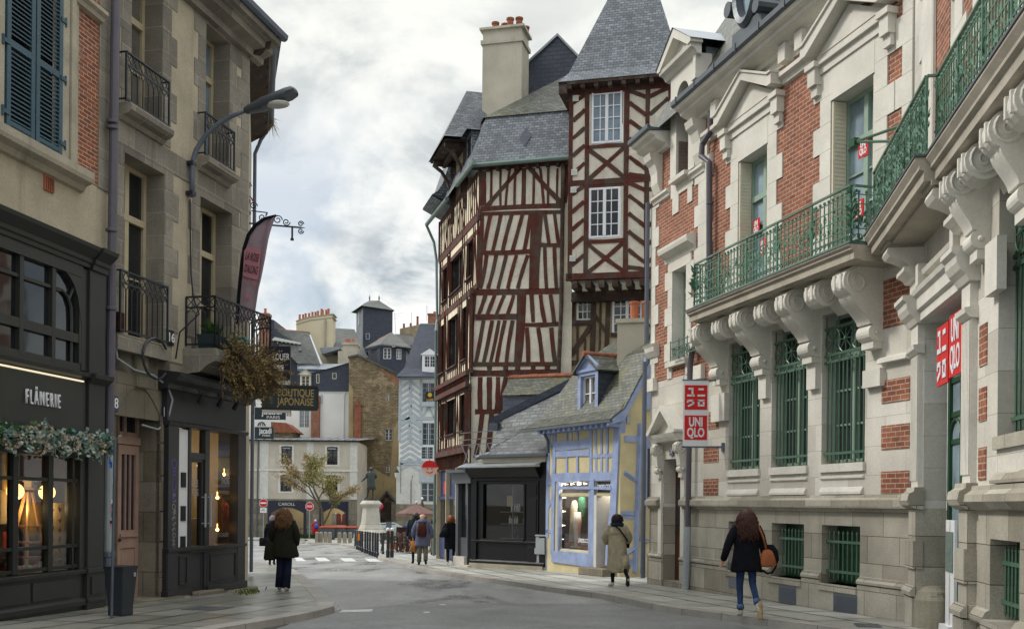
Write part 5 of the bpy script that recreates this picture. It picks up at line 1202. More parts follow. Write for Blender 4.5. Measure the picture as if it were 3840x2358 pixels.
# street side: infill, timbers and windows per storey
tsd=E('side',tf.matrix_world) if False else None
def side_storey(z0,z1,off,xe,wins,seed,studs):
    rr=random.Random(seed);zs=z1
    b=MB();Z=lambda x,z,y=0:TLp(x,off+y,z)
    # wall cells round the windows
    xs=sorted({xe,0.,*[v for w_ in wins for v in w_[:2]]});
    for i in range(len(xs)-1):
        a,c=xs[i],xs[i+1];w_=next((w_ for w_ in wins if w_[0] <= a and c <= w_[1]),None)
        for q0,q1 in (((z0,w_[2]),(w_[3],z1)) if w_ else ((z0,z1),)):b.face([Z(a,q0),Z(c,q0),Z(c,q1),Z(a,q1)])
    b.build('side_infill','plaster_sunlit',tf)
    t=MB()
    def tb(x0,q0,x1,q1,w,d=.09):
        _tk[0]=(_tk[0]+1) % 7;e=off-.015-_tk[0]*.004
        t.bar(TLp(x0,e+d/2,q0),TLp(x1,e+d/2,q1),w,d,up=TL.y+(0,))
    tb(xe,z1-.10,.05,z1-.10,.2);tb(xe,z0+.1,.05,z0+.1,.2)
    if studs[1]:tb(xe,z1-.55,.02,z1-.55,.16)
    tb(-.1,z0,-.1,z1,.2);tb(xe+.1,z0,xe+.1,z1,.2)
    x=xe+.3
    while x < -.25:
        w_=next((w_ for w_ in wins if w_[0]-.05 <= x <= w_[1]+.05),None)
        if w_:tb(x,z0,x,w_[2],.085)
        else:tb(x,z0,x+rr.uniform(-.04,.04),z1,.095)
        x += studs[0]
    for w_ in wins:
        for a in w_[:2]:tb(a,z0,a,z1,.15)
        tb(w_[0],w_[2]-.06,w_[1],w_[2]-.06,.13)
    gaps=[(-.12,wins[-1][1])] if wins else [(-.2,-1.6),(-2.6,-4),(-4.6,-6.4)]
    for i in range(len(wins)-1):gaps.append((wins[i+1][0],wins[i][1]))
    if wins:gaps.append((wins[0][0],xe+.1))
    for a,c in gaps:tb(a,z0+.15,(a+c)/2,z1-.3,.1);tb(c,z0+.15,(a+c)/2,z1-.3,.1);
    if studs[2]:
        for k in range(int(-xe/.28)):tb(xe+.15+k*.28,z0-.42,xe+.15+k*.28,z0,.1,.1)
    t.build('side_timbers','timber_red',tf)
    for i,w_ in enumerate(wins):
        q=MB();a,c,e,f=w_
        for u,v in ((a,a+.08),(c-.08,c),((a+c)/2-.05,(a+c)/2+.05)):q.loft([[TLp(x_,off+y_,z_) for x_,y_ in ((u,.12),(v,.12),(v,.2),(u,.2))] for z_ in (e,f)])
        q.loft([[TLp(x_,off+y_,z_) for y_,z_ in ((-.1,e-.03),(.2,e-.03),(.2,e+.02),(-.1,e+.02))] for x_ in (a-.05,c+.05)])
        for u in (a,c):q.face([TLp(u,off,e),TLp(u,off+.2,e),TLp(u,off+.2,f),TLp(u,off,f)])
        q.face([TLp(a,off,f),TLp(c,off,f),TLp(c,off+.2,f),TLp(a,off+.2,f)])
        wf=q.build('window','timber_dark',tf)
        MB().face([TLp(a,off+.16,e),TLp(c,off+.16,e),TLp(c,off+.16,f),TLp(a,off+.16,f)]).build('pane','dark_glass',wf)
def sw(fa,fb,off):
    p,q=TL.m(*fa,off),TL.m(*fb,off);return (min(p[0],q[0]),max(p[0],q[0]),min(p[1],q[1]),max(p[1],q[1]))
side_storey(12.35,14.0,0,-7.75,[],1,(.33,0,0))
def wn(l,r,zb,zt,off,f):return (TL.m(*f(l,600),off)[0],TL.m(*f(r,600),off)[0],zb,zt)
side_storey(9.75,12.35,-.06,-7.2,[wn(208,243,10.35,11.75,-.06,z7),wn(262,350,10.35,11.75,-.06,z7),wn(378,424,10.35,11.75,-.06,z7)],2,(.36,1,0))
side_storey(6.75,9.75,-.26,-6.35,[wn(198,226,7.35,9.3,-.26,z7),wn(247,320,7.35,9.3,-.26,z7),wn(347,384,7.35,9.3,-.26,z7)],3,(.34,0,0))
side_storey(4.1,6.35,-.32,-5.9,[wn(90,108,4.75,6.1,-.32,z8),wn(122,182,4.75,6.1,-.32,z8),wn(205,238,4.75,6.1,-.32,z8)],4,(.33,0,1))
b=MB()
for z0,z1,o in ((6.35,6.8,-.30),(3.45,4.12,-.31)):
    b.face([TLp(-6,o,z0),TLp(.0,o,z0),TLp(.0,o,z1),TLp(-6,o,z1)])
b.build('side_band','plaster_sunlit',tf)
b=MB()
for k in range(22):b.bar(TLp(-5.8+k*.26,-.38,6.4),TLp(-5.8+k*.26,-.38,6.72),.1,.16,up=TL.y+(0,))
[b.bar(TLp(-5.8+k*.3,-.34,3.45),TLp(-5.8+k*.3,-.34,4.0),.12,.08,up=TL.y+(0,)) for k in range(19)];b.bar(TLp(-6,-.42,6.36),TLp(.05,-.42,6.36),.18,.12,up=TL.y+(0,));b.bar(TLp(-6,-.42,6.76),TLp(.05,-.42,6.76),.16,.12,up=TL.y+(0,));b.bar(TLp(-5.9,-.4,4.06),TLp(-.3,-.4,4.06),.2,.1,up=TL.y+(0,))
b.build('jetty','timber_red',tf)
# blue shop at the foot
b=MB();b.face([TLp(-5.9,-.2,-.6),TLp(-.1,-.2,-.6),TLp(-.1,-.2,3.5),TLp(-5.9,-.2,3.5)])
for x0,x1,m in ((-5.7,-4.1,0),(-3.8,-2.2,0)):
    b.loft([[TLp(x,y,z) for x,y in ((x0,-.26),(x1,-.26),(x1,-.2),(x0,-.2))] for z in (.0,.9)]);b.loft([[TLp(x,y,z) for x,y in ((x0,-.3),(x1,-.3),(x1,-.2),(x0,-.2))] for z in (2.3,2.4)])
b.build('blue_shopfront','blue_shop',tf)
b=MB()
for x in (-5.82,-3.95,-2.05):b.cut();b.loft([[TLp(x+dx,y,z) for dx,y in ((-.05,-.36),(.05,-.36),(.05,-.2),(-.05,-.2))] for z in (-.3,3.45)])
b.build('shop_post','cream_paint',tf)
b=MB()
for x0,x1 in ((-5.65,-4.1),(-3.8,-2.2)):b.cut();b.face([TLp(x0,-.205,.95),TLp(x1,-.205,.95),TLp(x1,-.205,2.28),TLp(x0,-.205,2.28)])
b.build('shop_pane','dark_glass',tf)
b=MB();b.loft([[TLp(-5.0+dx,y,z) for dx,y in ((0,-.24),(.5,-.24),(.5,-.21),(0,-.21))] for z in (2.5,3.0)]);b.build('shop_sign','red_paint',tf)
# gutters and downpipe
b=MB();b.tube([(-.25,-.34,14.02),(3.3,-.34,14.06)],.085,8);b.tube([TLp(.55,-.34,14.02),TLp(-2.1,-.42,13.98)],.085,8);b.build('gutter','lead_green',tf)
b=MB();b.tube([TLp(-3.9,-.42,13.95),TLp(-7.9,-.5,13.95)],.085,8);b.tube([TLp(-7.9,-.5,13.9),TLp(-7.8,-.2,13.2),TLp(-7.6,-.12,12.4),TLp(-7.1,-.16,9.8),TLp(-6.3,-.36,9.2),TLp(-6.2,-.36,6.5),TLp(-5.9,-.42,3.3),TLp(-5.9,-.45,.0)],.06,8);b.build('downpipe','lead_green',tf)
b=MB();b.tube([(3.02,-.14,13.9),(3.0,-.14,9),(2.88,-.14,5.3)],.075,8);b.build('downpipe','timber_dark',tf)
# mansard roof
b=MB();pf=[(-.72,14.55),(-.5,14.7),(-.3,15.0),(-.1,15.6),(.1,16.2),(.35,16.7)]
for (y0,z0),(y1,z1) in zip(pf,pf[1:]):b.face([TLp(-5.5,y0,z0),TLp(-7.7,y0,z0),TLp(-7.7,y1,z1),TLp(-5.5,y1,z1)])
b.face([TLp(-5.5,y,z) for y,z in pf]+[TLp(-5.5,1,16.7),TLp(-5.5,1,14.3),TLp(-5.5,-.1,14.3)]);b.face([TLp(-7.7,y,z) for y,z in pf]+[TLp(-7.7,1,16.7),TLp(-7.7,1,14.3),TLp(-7.7,-.1,14.3)]);b.face([TLp(-5.5,-.72,14.5),TLp(-7.7,-.72,14.5),TLp(-7.7,.1,14.1),TLp(-5.5,.1,14.1)]);b.build('flared_eave','slate',tf)
b=MB();b.face([(-.28,-.3,14.12),(3.35,-.3,14.16),(3.3,.45,15.98),(.08,.45,15.98)])
q0,q1,q2,q3=TLp(-.0,-.3,14.12),TLp(-7.8,-.3,14.12),TLp(-7.6,.5,16),(.08,.45,15.98)
b.face([q1,(-.28,-.3,14.12),q3,q2]);b.build('mansard','slate',tf)
b=MB();b.face([(.0,.38,15.94),(3.36,.38,15.96),(2.95,2.5,18.2)]);b.face([(.0,.38,15.94),(2.95,2.5,18.2),TLp(-3,3.4,18.2),TLp(-7.7,.45,15.98)]);b.build('upper_roof','slate_mossy',tf)
b=MB();xx,zz=TR.m(1970,512,.0)
b.face([(xx+dx,-.3+(zz+dz-14.12)*.405-.02,zz+dz) for dx,dz in ((-.2,0),(0,-.40),(.2,0),(0,.40))]);b.build('slate_lozenge','slate_blue',tf,solid=.02)
# hoist dormer with hipped roof on the street side
c=TLp(-3.45,.22,18.05);c2=TLp(-3.45,2.4,18.05);e=[TLp(-1.9,-.95,15.7),TLp(-1.75,.9,15.7),TLp(-5.1,-.95,15.7),TLp(-5.1,1.2,15.7)]
b=MB();b.face([e[0],e[1],c2,c]);b.face([e[2],e[0],c]);b.face([e[3],e[2],c,c2]);b.build('dormer_roof','slate',tf)
b=MB();b.face([TLp(-1.95,-.9,15.62),TLp(-1.95,.5,15.62),TLp(-5.0,.5,15.62),TLp(-5.0,-.9,15.62)])
for x in (-2.3,-4.6):
    b.bar(TLp(x,-.02,13.2),TLp(x,-.02,15.6),.2,.2);b.bar(TLp(x,-.85,15.5),TLp(x,.3,15.5),.16,.16)
    b.tube([TLp(x,-.05,14.0),TLp(x,-.25,14.8),TLp(x,-.5,15.2),TLp(x,-.85,15.45)],.075,5)
b.bar(TLp(-2.2,-.4,15.45),TLp(-4.7,-.4,15.45),.14,.14);b.build('dormer_frame','timber_dark',tf)
b=MB();b.face([TLp(-2.2,.04,13.9),TLp(-4.7,.04,13.9),TLp(-4.7,.04,15.6),TLp(-2.2,.04,15.6)]);b.face([TLp(-2.2,.04,13.9),TLp(-2.2,.04,15.6),TLp(-2.2,.9,15.6),TLp(-2.2,.9,13.9)]);b.build('dormer_wall','plaster_old',tf)
MB().face([TLp(-2.7,.03,13.6),TLp(-3.5,.03,13.6),TLp(-3.5,.03,15.2),TLp(-2.7,.03,15.2)]).build('loft_door','timber_dark',tf)
for x0,x1 in ((-1.75,-.85),):       # small slate hung dormers
    b=MB();b.loft([[TLp(x,y,z) for x,y in ((x0,-.12),(x1,-.12),(x1,.7),(x0,.7))] for z in (14.2,15.7)]);
    d=b.build('dormer','slate',tf);xm=(x0+x1)/2
    b=MB();p0,p1,p2,p3=TLp(x0-.15,-.35,15.62),TLp(x1+.15,-.35,15.62),TLp(x1+.15,.8,15.62),TLp(x0-.15,.8,15.62);ap=TLp(xm,.35,16.7)
    for f in ((p0,p1,ap),(p1,p2,ap),(p3,p0,ap)):b.face(f)
    b.build('roof','slate',d)
    b=MB();b.face([TLp(x0+.2,-.13,14.45),TLp(x1-.2,-.13,14.45),TLp(x1-.2,-.13,15.5),TLp(x0+.2,-.13,15.5)]);b.build('pane','dark_glass',d)
# chimney with pots
b=MB();b.box(-.3,1.18,1.2,2.3,15.0,19.05);b.box(-.36,1.24,1.14,2.36,18.95,19.05);b.box(-.29,1.17,1.21,2.29,19.05,19.42);b.box(-.40,1.28,1.1,2.4,19.42,19.5);b.box(-.36,1.24,1.14,2.36,18.9,18.96)
ch=b.build('chimney','chimney_render',tf)
for x,y,h in ((.1,1.5,.26),(.4,1.75,.28),(.66,1.5,.34),(.72,2.1,.3),(.95,1.7,.4),(1.1,2.1,.26)):
    b=MB();h *= 1.25;b.lathe([(.13,0),(.12,h-.08),(.15,h-.06),(.15,h),(.1,h)],(x,y,19.48),10);b.build('chimney_pot','ridge_tile',ch)
# slate hung gable of the house behind
sg=E('slate_gable_house',TR,'slate hung pointed gable rising between the big chimney and the steep tower roof','building')
gp_=[TR.m(*z6(785,500),3),TR.m(*z6(800,470),3),TR.m(*z6(1025,262),3),TR.m(*z6(1190,440),3)]
b=MB();b.face([(gp_[0][0],3,14),(gp_[3][0]+.6,3,14),(gp_[3][0]+.6,3,gp_[3][1]-.5),(gp_[3][0],3,gp_[3][1]),(gp_[2][0],3,gp_[2][1]),(gp_[1][0],3,gp_[1][1])]);b.build('gable','slate_blue',sg)
b=MB();a,p,c=gp_[1],gp_[2],gp_[3]
for s,e in ((a,-.1),(c,.1)):b.loft([[(p[0],y,p[1]+dz) for y,dz in ((2.9,0),(2.9,.1),(9,.1),(9,0))],[(s[0]+e,y,s[1]+dz) for y,dz in ((2.9,-.08),(2.9,.02),(9,.02),(9,-.08))]])
b.build('roof','zinc',sg)
# ---------------------------------------------------------------- half-timbered stair tower
o=at(2128,1045,36.4);TW=Fr(o.x,o.y,.97,-.245)
tw=E('timber_tower',TW,'jettied half-timbered tower with herringbone beams, white windows and steep slate roof','building')
ZT,ZBt=16.15,9.75;W=3.75
hw=[(.76,1.84,14.25,16.0),(.70,1.80,11.07,12.80)]
b=MB();b.wall(0,W,ZBt,ZT,hw,depth=.1);b.face([(0,0,ZBt),(0,2.2,ZBt),(0,2.2,ZT),(0,0,ZT)]);b.face([(W,0,ZBt),(W,0,ZT),(W,3,ZT),(W,3,ZBt)]);b.face([(0,0,ZBt),(W,0,ZBt),(W,2.2,ZBt),(0,2.2,ZBt)]);b.build('infill','plaster',tw)
b=MB()
def bm(x0,z0,x1,z1,w,d=.1):beam(b,(x0,z0),(x1,z1),w,0,d)
for x,w in ((.08,.16),(.62,.17),(1.98,.18),(2.68,.17),(3.42,.16)):bm(x,ZBt,x-.0,ZT,w,.12)
bm(0,16.05,W,16.05,.24,.14);bm(0,12.98,W,12.95,.2,.13);bm(-.06,9.82,W,9.78,.26,.2);bm(.62,14.15,1.98,14.15,.14);bm(.6,10.98,1.98,10.98,.14);bm(.62,12.86,1.98,12.86,.14)
for x0,x1,zb,zt in ((.62,1.98,13.05,14.1),(.62,1.98,9.92,10.92)):bm(x0+.05,zb,x1-.05,zt,.16);bm(x0+.05,zt,x1-.05,zb,.16)
for lo,hi in ((13.05,15.95),(9.95,12.88)):
    z=lo-.35
    while z < hi:
        for x0,x1,s in ((.14,.56,1),(2.06,2.62,-1),(2.74,3.36,1),(3.48,W,-1)):
            dz=(x1-x0)*.82;a,c=(z,z+dz) if s > 0 else (z+dz,z)
            if z+dz > lo+.1 and z < hi-.2:
                xa,xb,za,zc=x0,x1,max(a,lo),max(c,lo)
                za,zc=min(za,hi),min(zc,hi)
                bm(xa,za,xb,zc,.15)
        z += .60
b.build('timbers','timber_red',tw)
for k,h in enumerate(hw):window(tw,h[0]+.02,h[1]-.02,h[2]+.02,h[3]-.02,-.02,'white_paint',('blue_glass','dark_glass')[k],4,4,.07,.03,2)
for k,(px,py) in enumerate((z6(1150,697),z6(1140,1220),z6(1135,1345),z7(1128,508))):
    x,z=TW.m(px,py,-.05);b=MB();b.box(x-.1,x+.1,-.06,0,z-.1,z+.1);
    for q in range(4):b.box(x-.07,x+.07,-.068,-.06,z-.06+q*.035,z-.045+q*.035)
    b.build('air_vent','white_worn',tw)
b=MB()                                             # jetty joists and recessed dark storey under it
for k in range(8):b.box(.15+k*.46,.35+k*.46,-.05,.9,9.42,9.66)
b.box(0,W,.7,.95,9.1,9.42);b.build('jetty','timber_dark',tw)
lw=[TW.m(*z7(1160,775),.95)+TW.m(*z7(1275,945),.95),TW.m(*z7(1412,775),.95)+TW.m(*z7(1620,1040),.95)]
lh=[(q[0],q[2],q[3],q[1]) for q in lw]
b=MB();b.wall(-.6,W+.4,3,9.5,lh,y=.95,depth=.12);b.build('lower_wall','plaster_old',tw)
b=MB()
for a,c,w in (((1130,770),(1130,960),.2),((1280,770),(1270,1190),.18),((1385,770),(1370,1190),.16),((1085,770),(1085,960),.07),((1115,990),(1110,1180),.07),((1165,990),(1165,1240),.07),((1220,1080),(1215,1180),.07),((1260,985),(1085,1240),.16),((1070,968),(1275,962),.17),((1285,900),(1370,1040),.1),((1330,780),(1320,1190),.07),((1070,1248),(1240,1245),.14),((1640,770),(1640,1100),.16),((1400,1050),(1640,1045),.14),((1065,770),(1700,765),.2)):
    p,q=TW.m(*z7(*a),.95),TW.m(*z7(*c),.95);b.bar((p[0],.95,p[1]),(q[0],.95,q[1]),w,.12+.01*(_tk[0] % 3),up=(0,1,0));_tk[0] += 1
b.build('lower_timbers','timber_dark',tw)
window(tw,*lh[0],.93,'white_worn','dim_glass',3,3,.06,.03,1);window(tw,*lh[1],.93,'white_paint','dim_glass',4,4,.07,.03,2)
b=MB();ap=TW.loc(at(2402,-235,38.2));b_=[(-.30,-.42,16.30),(W+.3,-.42,16.30),(W+.3,4.0,16.30),(-.30,4.0,16.30)];c_=[(.0,-.05,16.72),(W,-.05,16.72),(W,3.7,16.72),(0,3.7,16.72)]
for i in range(4):j=(i+1) % 4;b.face([b_[i],b_[j],c_[j],c_[i]]);b.face([c_[i],c_[j],ap])
b.build('roof','slate',tw)
b=MB();b.box(-.28,W+.28,-.4,.1,16.2,16.28);b.box(-.28,0,-.4,3.9,15.9,16.28)
for k in range(9):b.box(.0+k*.46,.14+k*.46,-.38,0,16.06,16.2)
b.build('eaves','timber_dark',tw)
# ---------------------------------------------------------------- rendered chimney stack with two terracotta pots
o=at(2314,1335,31.2);CHF=Fr(o.x,o.y,.97,-.245)
g=E('chimney_stack',CHF,'stained cream chimney stack with two terracotta pots below the tower','chimney')
q=CHF.m(2426,1195);b=MB();b.box(0,q[0],0,.8,-1.2+o.z-CHF.z0,q[1]-.1);b.box(-.05,q[0]+.05,-.05,.85,q[1]-.1,q[1]+.02);b.build('stack','chimney_render',g)
for px,w_ in ((2379,.15),(2421,.13)):x,z=CHF.m(px,1192,.3);b=MB();b.lathe([(w_*.8,0),(w_*.85,.45),(w_,.5),(w_,.56),(w_*.7,.57)] if w_ > .14 else [(w_*.8,0),(w_*.8,.45),(w_,.5),(w_*.9,.56),(.01,.6)],(x,.3,q[1]),12);b.build('chimney_pot','terracotta',g)
# ---------------------------------------------------------------- little yellow house with blue timbers
yh=E('yellow_house',YF,'small yellow house with pale blue timbers, slate roof dormer and clothes shop window','building')
shopw=(-3.36,-1.56,.62,2.22);trw=(-3.36,-1.56,2.30,2.66);dr=(-1.24,-.36,.18,2.22);dtr=(-1.24,-.36,2.30,2.66)
b=MB();b.wall(-4.05,0,-.5,4.6,[shopw,trw,dr,dtr],depth=.12);b.build('front_wall','yellow_render',yh)
b=MB()
def zy(x,y):return (2020+x/2.159,1500+y/2.159)
def yt(a,c,w,y=0,d=.1):tim(b,YF,zy(*a),zy(*c),w,y,d)
yt((640,130),(600,1000),.34,-.03,.2);yt((600,900),(560,1340),.3,-.02,.18)
yt((135,230),(115,1250),.22);yt((85,240),(70,1110),.2);yt((425,190),(425,640),.17);yt((440,640),(438,1345),.2,-.03,.12)
yt((85,380),(130,345),.14);yt((75,865),(120,790),.15)
yt((140,370),(415,345),.30);yt((145,440),(415,425),.2);yt((100,628),(605,612),.28,-.02,.14);yt((440,455),(600,445),.12)
for x0,y0,x1,y1,w in ((235,225,232,345,.1),(272,225,270,345,.06),(320,220,318,345,.1),(232,460,230,595,.11),(318,450,318,585,.11),(466,190,466,440,.13),(512,185,510,440,.12),(556,180,555,440,.12),(466,460,466,590,.12),(512,460,510,590,.11),(556,460,555,590,.11)):yt((x0,y0),(x1,y1),w)
yt((110,1262),(440,1300),.42,-.02,.14);yt((60,1060),(130,1060),.12);yt((70,660),(130,660),.2);yt((150,710),(590,715),.09,-.04,.12)
for x in (-3.36,-1.56):beam(b,(x,.6),(x,2.7),.12,-.01)
yt((380,165),(412,215),.07)
b.build('front_timbers','blue_timber',yh)
# side wall facing down the street
YG=Fr(2.97,29.5,.887,.461)
def G(x,y,z):return tuple(YF.loc(YG.w(x,y,z)))
def gt(b,a,c,w,d=.1):p,q=YG.m(*zy(*a)),YG.m(*zy(*c));_tk[0]=(_tk[0]+1) % 7;e=-.01-_tk[0]*.004;b.bar(G(p[0],e+d/2,p[1]),G(q[0],e+d/2,q[1]),w,d,up=YG.y+(0,))
b=MB();b.face([G(0,0,-.5),G(1.5,0,-.5),G(1.5,0,6.8),G(.9,0,6.2),G(.35,0,5.05),G(0,0,4.7)]);b.build('side_wall','yellow_render',yh)
b=MB();gt(b,(810,190),(770,1390),.24,.12);gt(b,(695,312),(800,315),.17);gt(b,(690,590),(780,655),.18);gt(b,(670,912),(770,912),.1);gt(b,(660,945),(770,945),.12);gt(b,(700,1240),(770,1190),.2);gt(b,(600,1310),(800,1315),.2)
gt(b,(850,330),(835,1400),.22,.14);gt(b,(830,320),(905,325),.17);gt(b,(815,1120),(880,1145),.2);b.build('side_timbers','blue_timber',yh)
b=MB();p,q=YG.m(*zy(872,360)),YG.m(*zy(890,820));b.loft([[G(x,y,z) for x,y in ((p[0]-.08,-.06),(p[0]+.35,-.06),(p[0]+.35,.05),(p[0]-.08,.05))] for z in (q[1],p[1])]);wf=b.build('side_window','blue_timber',yh)
b=MB();b.face([G(p[0],-.065,q[1]+.1),G(p[0]+.3,-.065,q[1]+.1),G(p[0]+.3,-.065,p[1]-.1),G(p[0],-.065,p[1]-.1)]);b.build('pane','dim_glass',wf)
b=MB();p=YG.m(*zy(868,20));b.loft([[G(x,y,z) for x,y in ((p[0]-.05,-.06),(p[0]+.6,-.06),(p[0]+.6,.05),(p[0]-.05,.05))] for z in (p[1]-.2,p[1]+1.25)]);wf=b.build('side_window','blue_timber',yh)
b=MB();b.face([G(p[0]+.12,-.065,p[1]),G(p[0]+.5,-.065,p[1]),G(p[0]+.5,-.065,p[1]+1.1),G(p[0]+.12,-.065,p[1]+1.1)]);b.build('pane','dim_glass',wf)
b=MB();p=YG.m(*zy(722,155));b.loft([[G(x,y,z) for x,y in ((p[0]-.06,-.05),(p[0]+.06,-.05),(p[0]+.06,0),(p[0]-.06,0))] for z in (p[1]-.1,p[1]+.1)]);b.build('meter_box','sign_grey',yh)
b=MB();p=YG.m(*zy(850,1000));b.loft([[G(x,y,z) for x,y in ((p[0]-.1,-.05),(p[0]+.25,-.05),(p[0]+.25,0),(p[0]-.1,0))] for z in (p[1]-.5,p[1]+.45)]);b.build('letter_panel','cream_paint',yh)
# shop window and door
b=MB()
for h in (shopw,trw,dtr):
    for x in h[:2]:b.box(x-.03,x+.03,.03,.1,h[2],h[3])
    for z in h[2:]:b.box(h[0],h[1],.032,.098,z-.025,z+.025)
sw_=b.build('shop_window','white_worn',yh)
b=MB()
for h in (shopw,trw,dtr):b.face([(h[0],.07,h[2]),(h[1],.07,h[2]),(h[1],.07,h[3]),(h[0],.07,h[3])])
b.build('pane','shop_glass',sw_)
b=MB();b.box(dr[0]-.02,dr[0]+.12,-.06,.5,.2,2.25);b.build('open_door','white_worn',yh)
b=MB();b.wall(-3.6,-.2,.0,2.75,y=2.2);b.face([(-3.6,.1,0),(-3.6,2.2,0),(-3.6,2.2,2.75),(-3.6,.1,2.75)]);b.face([(-.2,.1,0),(-.2,.1,2.75),(-.2,2.2,2.75),(-.2,2.2,0)]);b.k=1;b.face([(-3.6,.1,2.75),(-.2,.1,2.75),(-.2,2.2,2.75),(-3.6,2.2,2.75)]);b.face([(-3.6,.1,.2),(-3.6,2.2,.2),(-.2,2.2,.2),(-.2,.1,.2)]);b.k=1;b.box(-3.3,-1.6,.15,.7,.2,.66)
b.build('shop_interior',['room_dark','room_warm'],yh)
text('DRESS.CODE','sign_lettering','white_sign',yh,T(-.80,.02,2.48),.17,.004,fit=.78,bold=.003);text('DRESS.COD','sign_lettering','white_sign',yh,T(-1.95,.05,.92),.16,.003,fit=.66,bold=.003)
MB().box(-1.22,-.38,.04,.06,2.32,2.64).build('sign_panel','teal_sign',yh)
for k,(px,py) in enumerate([zy(*p) for p in ((196,677),(215,679),(265,678),(317,678),(369,675),(198,788),(195,898),(192,1012),(180,1124))]):
    x,z=YF.m(px,py,.2);b=MB();b.ball((0,0,0),.03,n=10,m=8);b.tube([(0,.02,0),(0,.1,0)],.012,6)
    tag(b.build('round_bulb','lamp_white',mw=YF.mat() @ T(x,.2,z)),'round white bulb lit in the yellow clothes shop window','bulb','bulbs framing the clothes shop window')
lamp_light(YF.w(-2.5,.25,2.45),45,(1,.88,.7),.15);lamp_light(YF.w(-.8,.5,2.5),14,(1,.88,.7),.15)
def garment(x,y,z,w_,h_,m,label,cat,kind='coat',fr=None):
    fr=fr or YF;b=MB();n=14;rings=[]
    prof={'coat':((0,.16,.05),(.06,.5,.10),(.15,.72,.12),(.5,.74,.13),(1,.95,.15)),'trousers':((0,.6,.1),(.3,.7,.12),(.6,.5,.1),(1,.42,.1)),'puffer':((0,.3,.1),(.08,.8,.16),(.16,.95,.18),(.24,.85,.16),(.32,.98,.18),(.4,.86,.16),(.5,.98,.18),(.6,.86,.16),(.7,.98,.18),(.8,.88,.16),(.9,.98,.18),(1,.9,.16))}[kind]
    for t,ww,dd in prof:rings.append([(x+.5*w_*ww*math.cos(2*math.pi*k/n)*(1+.06*math.sin(5*k)),y+dd*.9*math.sin(2*math.pi*k/n),z-h_*t) for k in range(n)])
    b.loft(rings);g=E('garment',fr.mat() @ T(x,y,z-h_),label,cat);o=b.build('cloth',m,g,sm=True);o.matrix_parent_inverse=(T(x,y,z-h_)).inverted()
    c=MB();c.tube([(x,y,z),(x,y,z+.1),(x+.02,y,z+.14)],.008,5);o=c.build('hanger','black_iron',g);o.matrix_parent_inverse=(T(x,y,z-h_)).inverted();return g
garment(-2.75,.45,2.25,.5,1.0,'garment_1','dark green jacket hanging in the yellow clothes shop window','jacket')
garment(-2.95,.3,2.1,.42,1.25,'garment_3','long pale cream coat at the left of the clothes shop window','coat')
garment(-2.62,.22,1.75,.42,1.05,'white_paint','white trousers hanging in the middle of the clothes shop window','trousers','trousers')
garment(-2.1,.42,1.95,.44,1.15,'garment_9','rust orange coat behind the padded one in the clothes shop window','coat')
garment(-1.78,.3,2.2,.42,1.4,'garment_2','quilted orange padded coat at the right of the clothes shop window','coat','puffer')
garment(-.85,.7,2.1,.5,.9,'garment_7','black jacket hanging inside the open clothes shop door','jacket');garment(-.95,.65,1.35,.34,.85,'garment_4','blue jeans hanging inside the open clothes shop door','jeans','trousers');garment(-.5,.65,1.4,.3,.9,'garment_0','red dress hanging inside the open clothes shop door','dress')
rr=random.Random(3)
for k in range(12):
    x=-3.15+.3*(k % 6)+rr.uniform(-.04,.04);z=.68+.075*(k//6);b=MB();b.box(-.14,.14,-.1,.1,0,.065);tag(b.build('folded_jumper',f'garment_{(k*3+k//6) % 10}',mw=YF.mat() @ T(x,.28,z),bevel=.02),'folded coloured jumper in the low pile behind the clothes shop glass','jumper','folded jumpers piled along the window')
b=MB();b.box(-1.5,-.2,-.42,.05,-.35,.20);b.build('doorstep','granite_dark',yh,bevel=.02)
# roof of the yellow house with blue dormer
def Y3(px,py,y):x,z=YF.m(px,py,y);return (x,y,z)
rs=MB();rs.face([(-5.1,-.42,4.30),(.12,-.42,4.30),(.12,.05,4.62),(-4.6,.05,4.62)]);rs.face([(-4.6,.05,4.62),(.12,.05,4.62),(.12,1.05,6.3),(-3.9,1.05,6.3)]);rs.face([(-3.9,1.05,6.3),(.12,1.05,6.3),(.12,2.4,7.4),(-3.2,2.4,7.4)]);rs.build('roof','slate_mossy',yh,solid=.05)
b=MB();b.bar((-5.1,-.44,4.26),(.2,-.44,4.26),.09,.08);b.tube([Y3(*zy(-5,240),-.35),Y3(*zy(45,265),-.3),Y3(*zy(75,330),-.12),Y3(*zy(75,430),-.1)],.05,8);b.build('gutter','zinc_dark',yh)
b=MB()
for k in range(14):b.box(-4.0+k*.3,-3.88+k*.3,-.4,.0,4.12,4.24)
b.box(-4.1,.1,-.38,.0,4.24,4.27);b.pri([(.05,4.3),(-.45,4.15),(-.45,4.28),(.05,4.65),(1.1,6.35),(1.1,6.1)],.0,.12,'x');b.build('eaves','blue_timber',yh)
def zr(x,y):return (1820+x/3.2875,1300+y/3.2875)
yd=.12;A,B,Cc,Dd,Ap=[YF.m(*zr(*q),yd) for q in ((1140,310),(1390,260),(1385,760),(1150,810),(1265,125))]
zb_,ze=4.62,(A[1]+B[1])/2;x0,x1=A[0],B[0];xm=(x0+x1)/2;za=Ap[1]
b=MB();b.wall(x0,x1,zb_,ze,[(x0+.16,x1-.16,zb_+.1,ze-.16)],y=yd,depth=.15);b.face([(x0,yd,ze),(x1,yd,ze),(xm,yd,za)]);b.pri([(x0-.06,ze-.04),(x0-.06,ze+.08),(xm,za+.1),(x1+.06,ze+.08),(x1+.06,ze-.04),(xm,za-.04)],yd-.08,yd);b.box(x0-.02,x1+.02,yd-.05,yd,ze-.05,ze+.03)
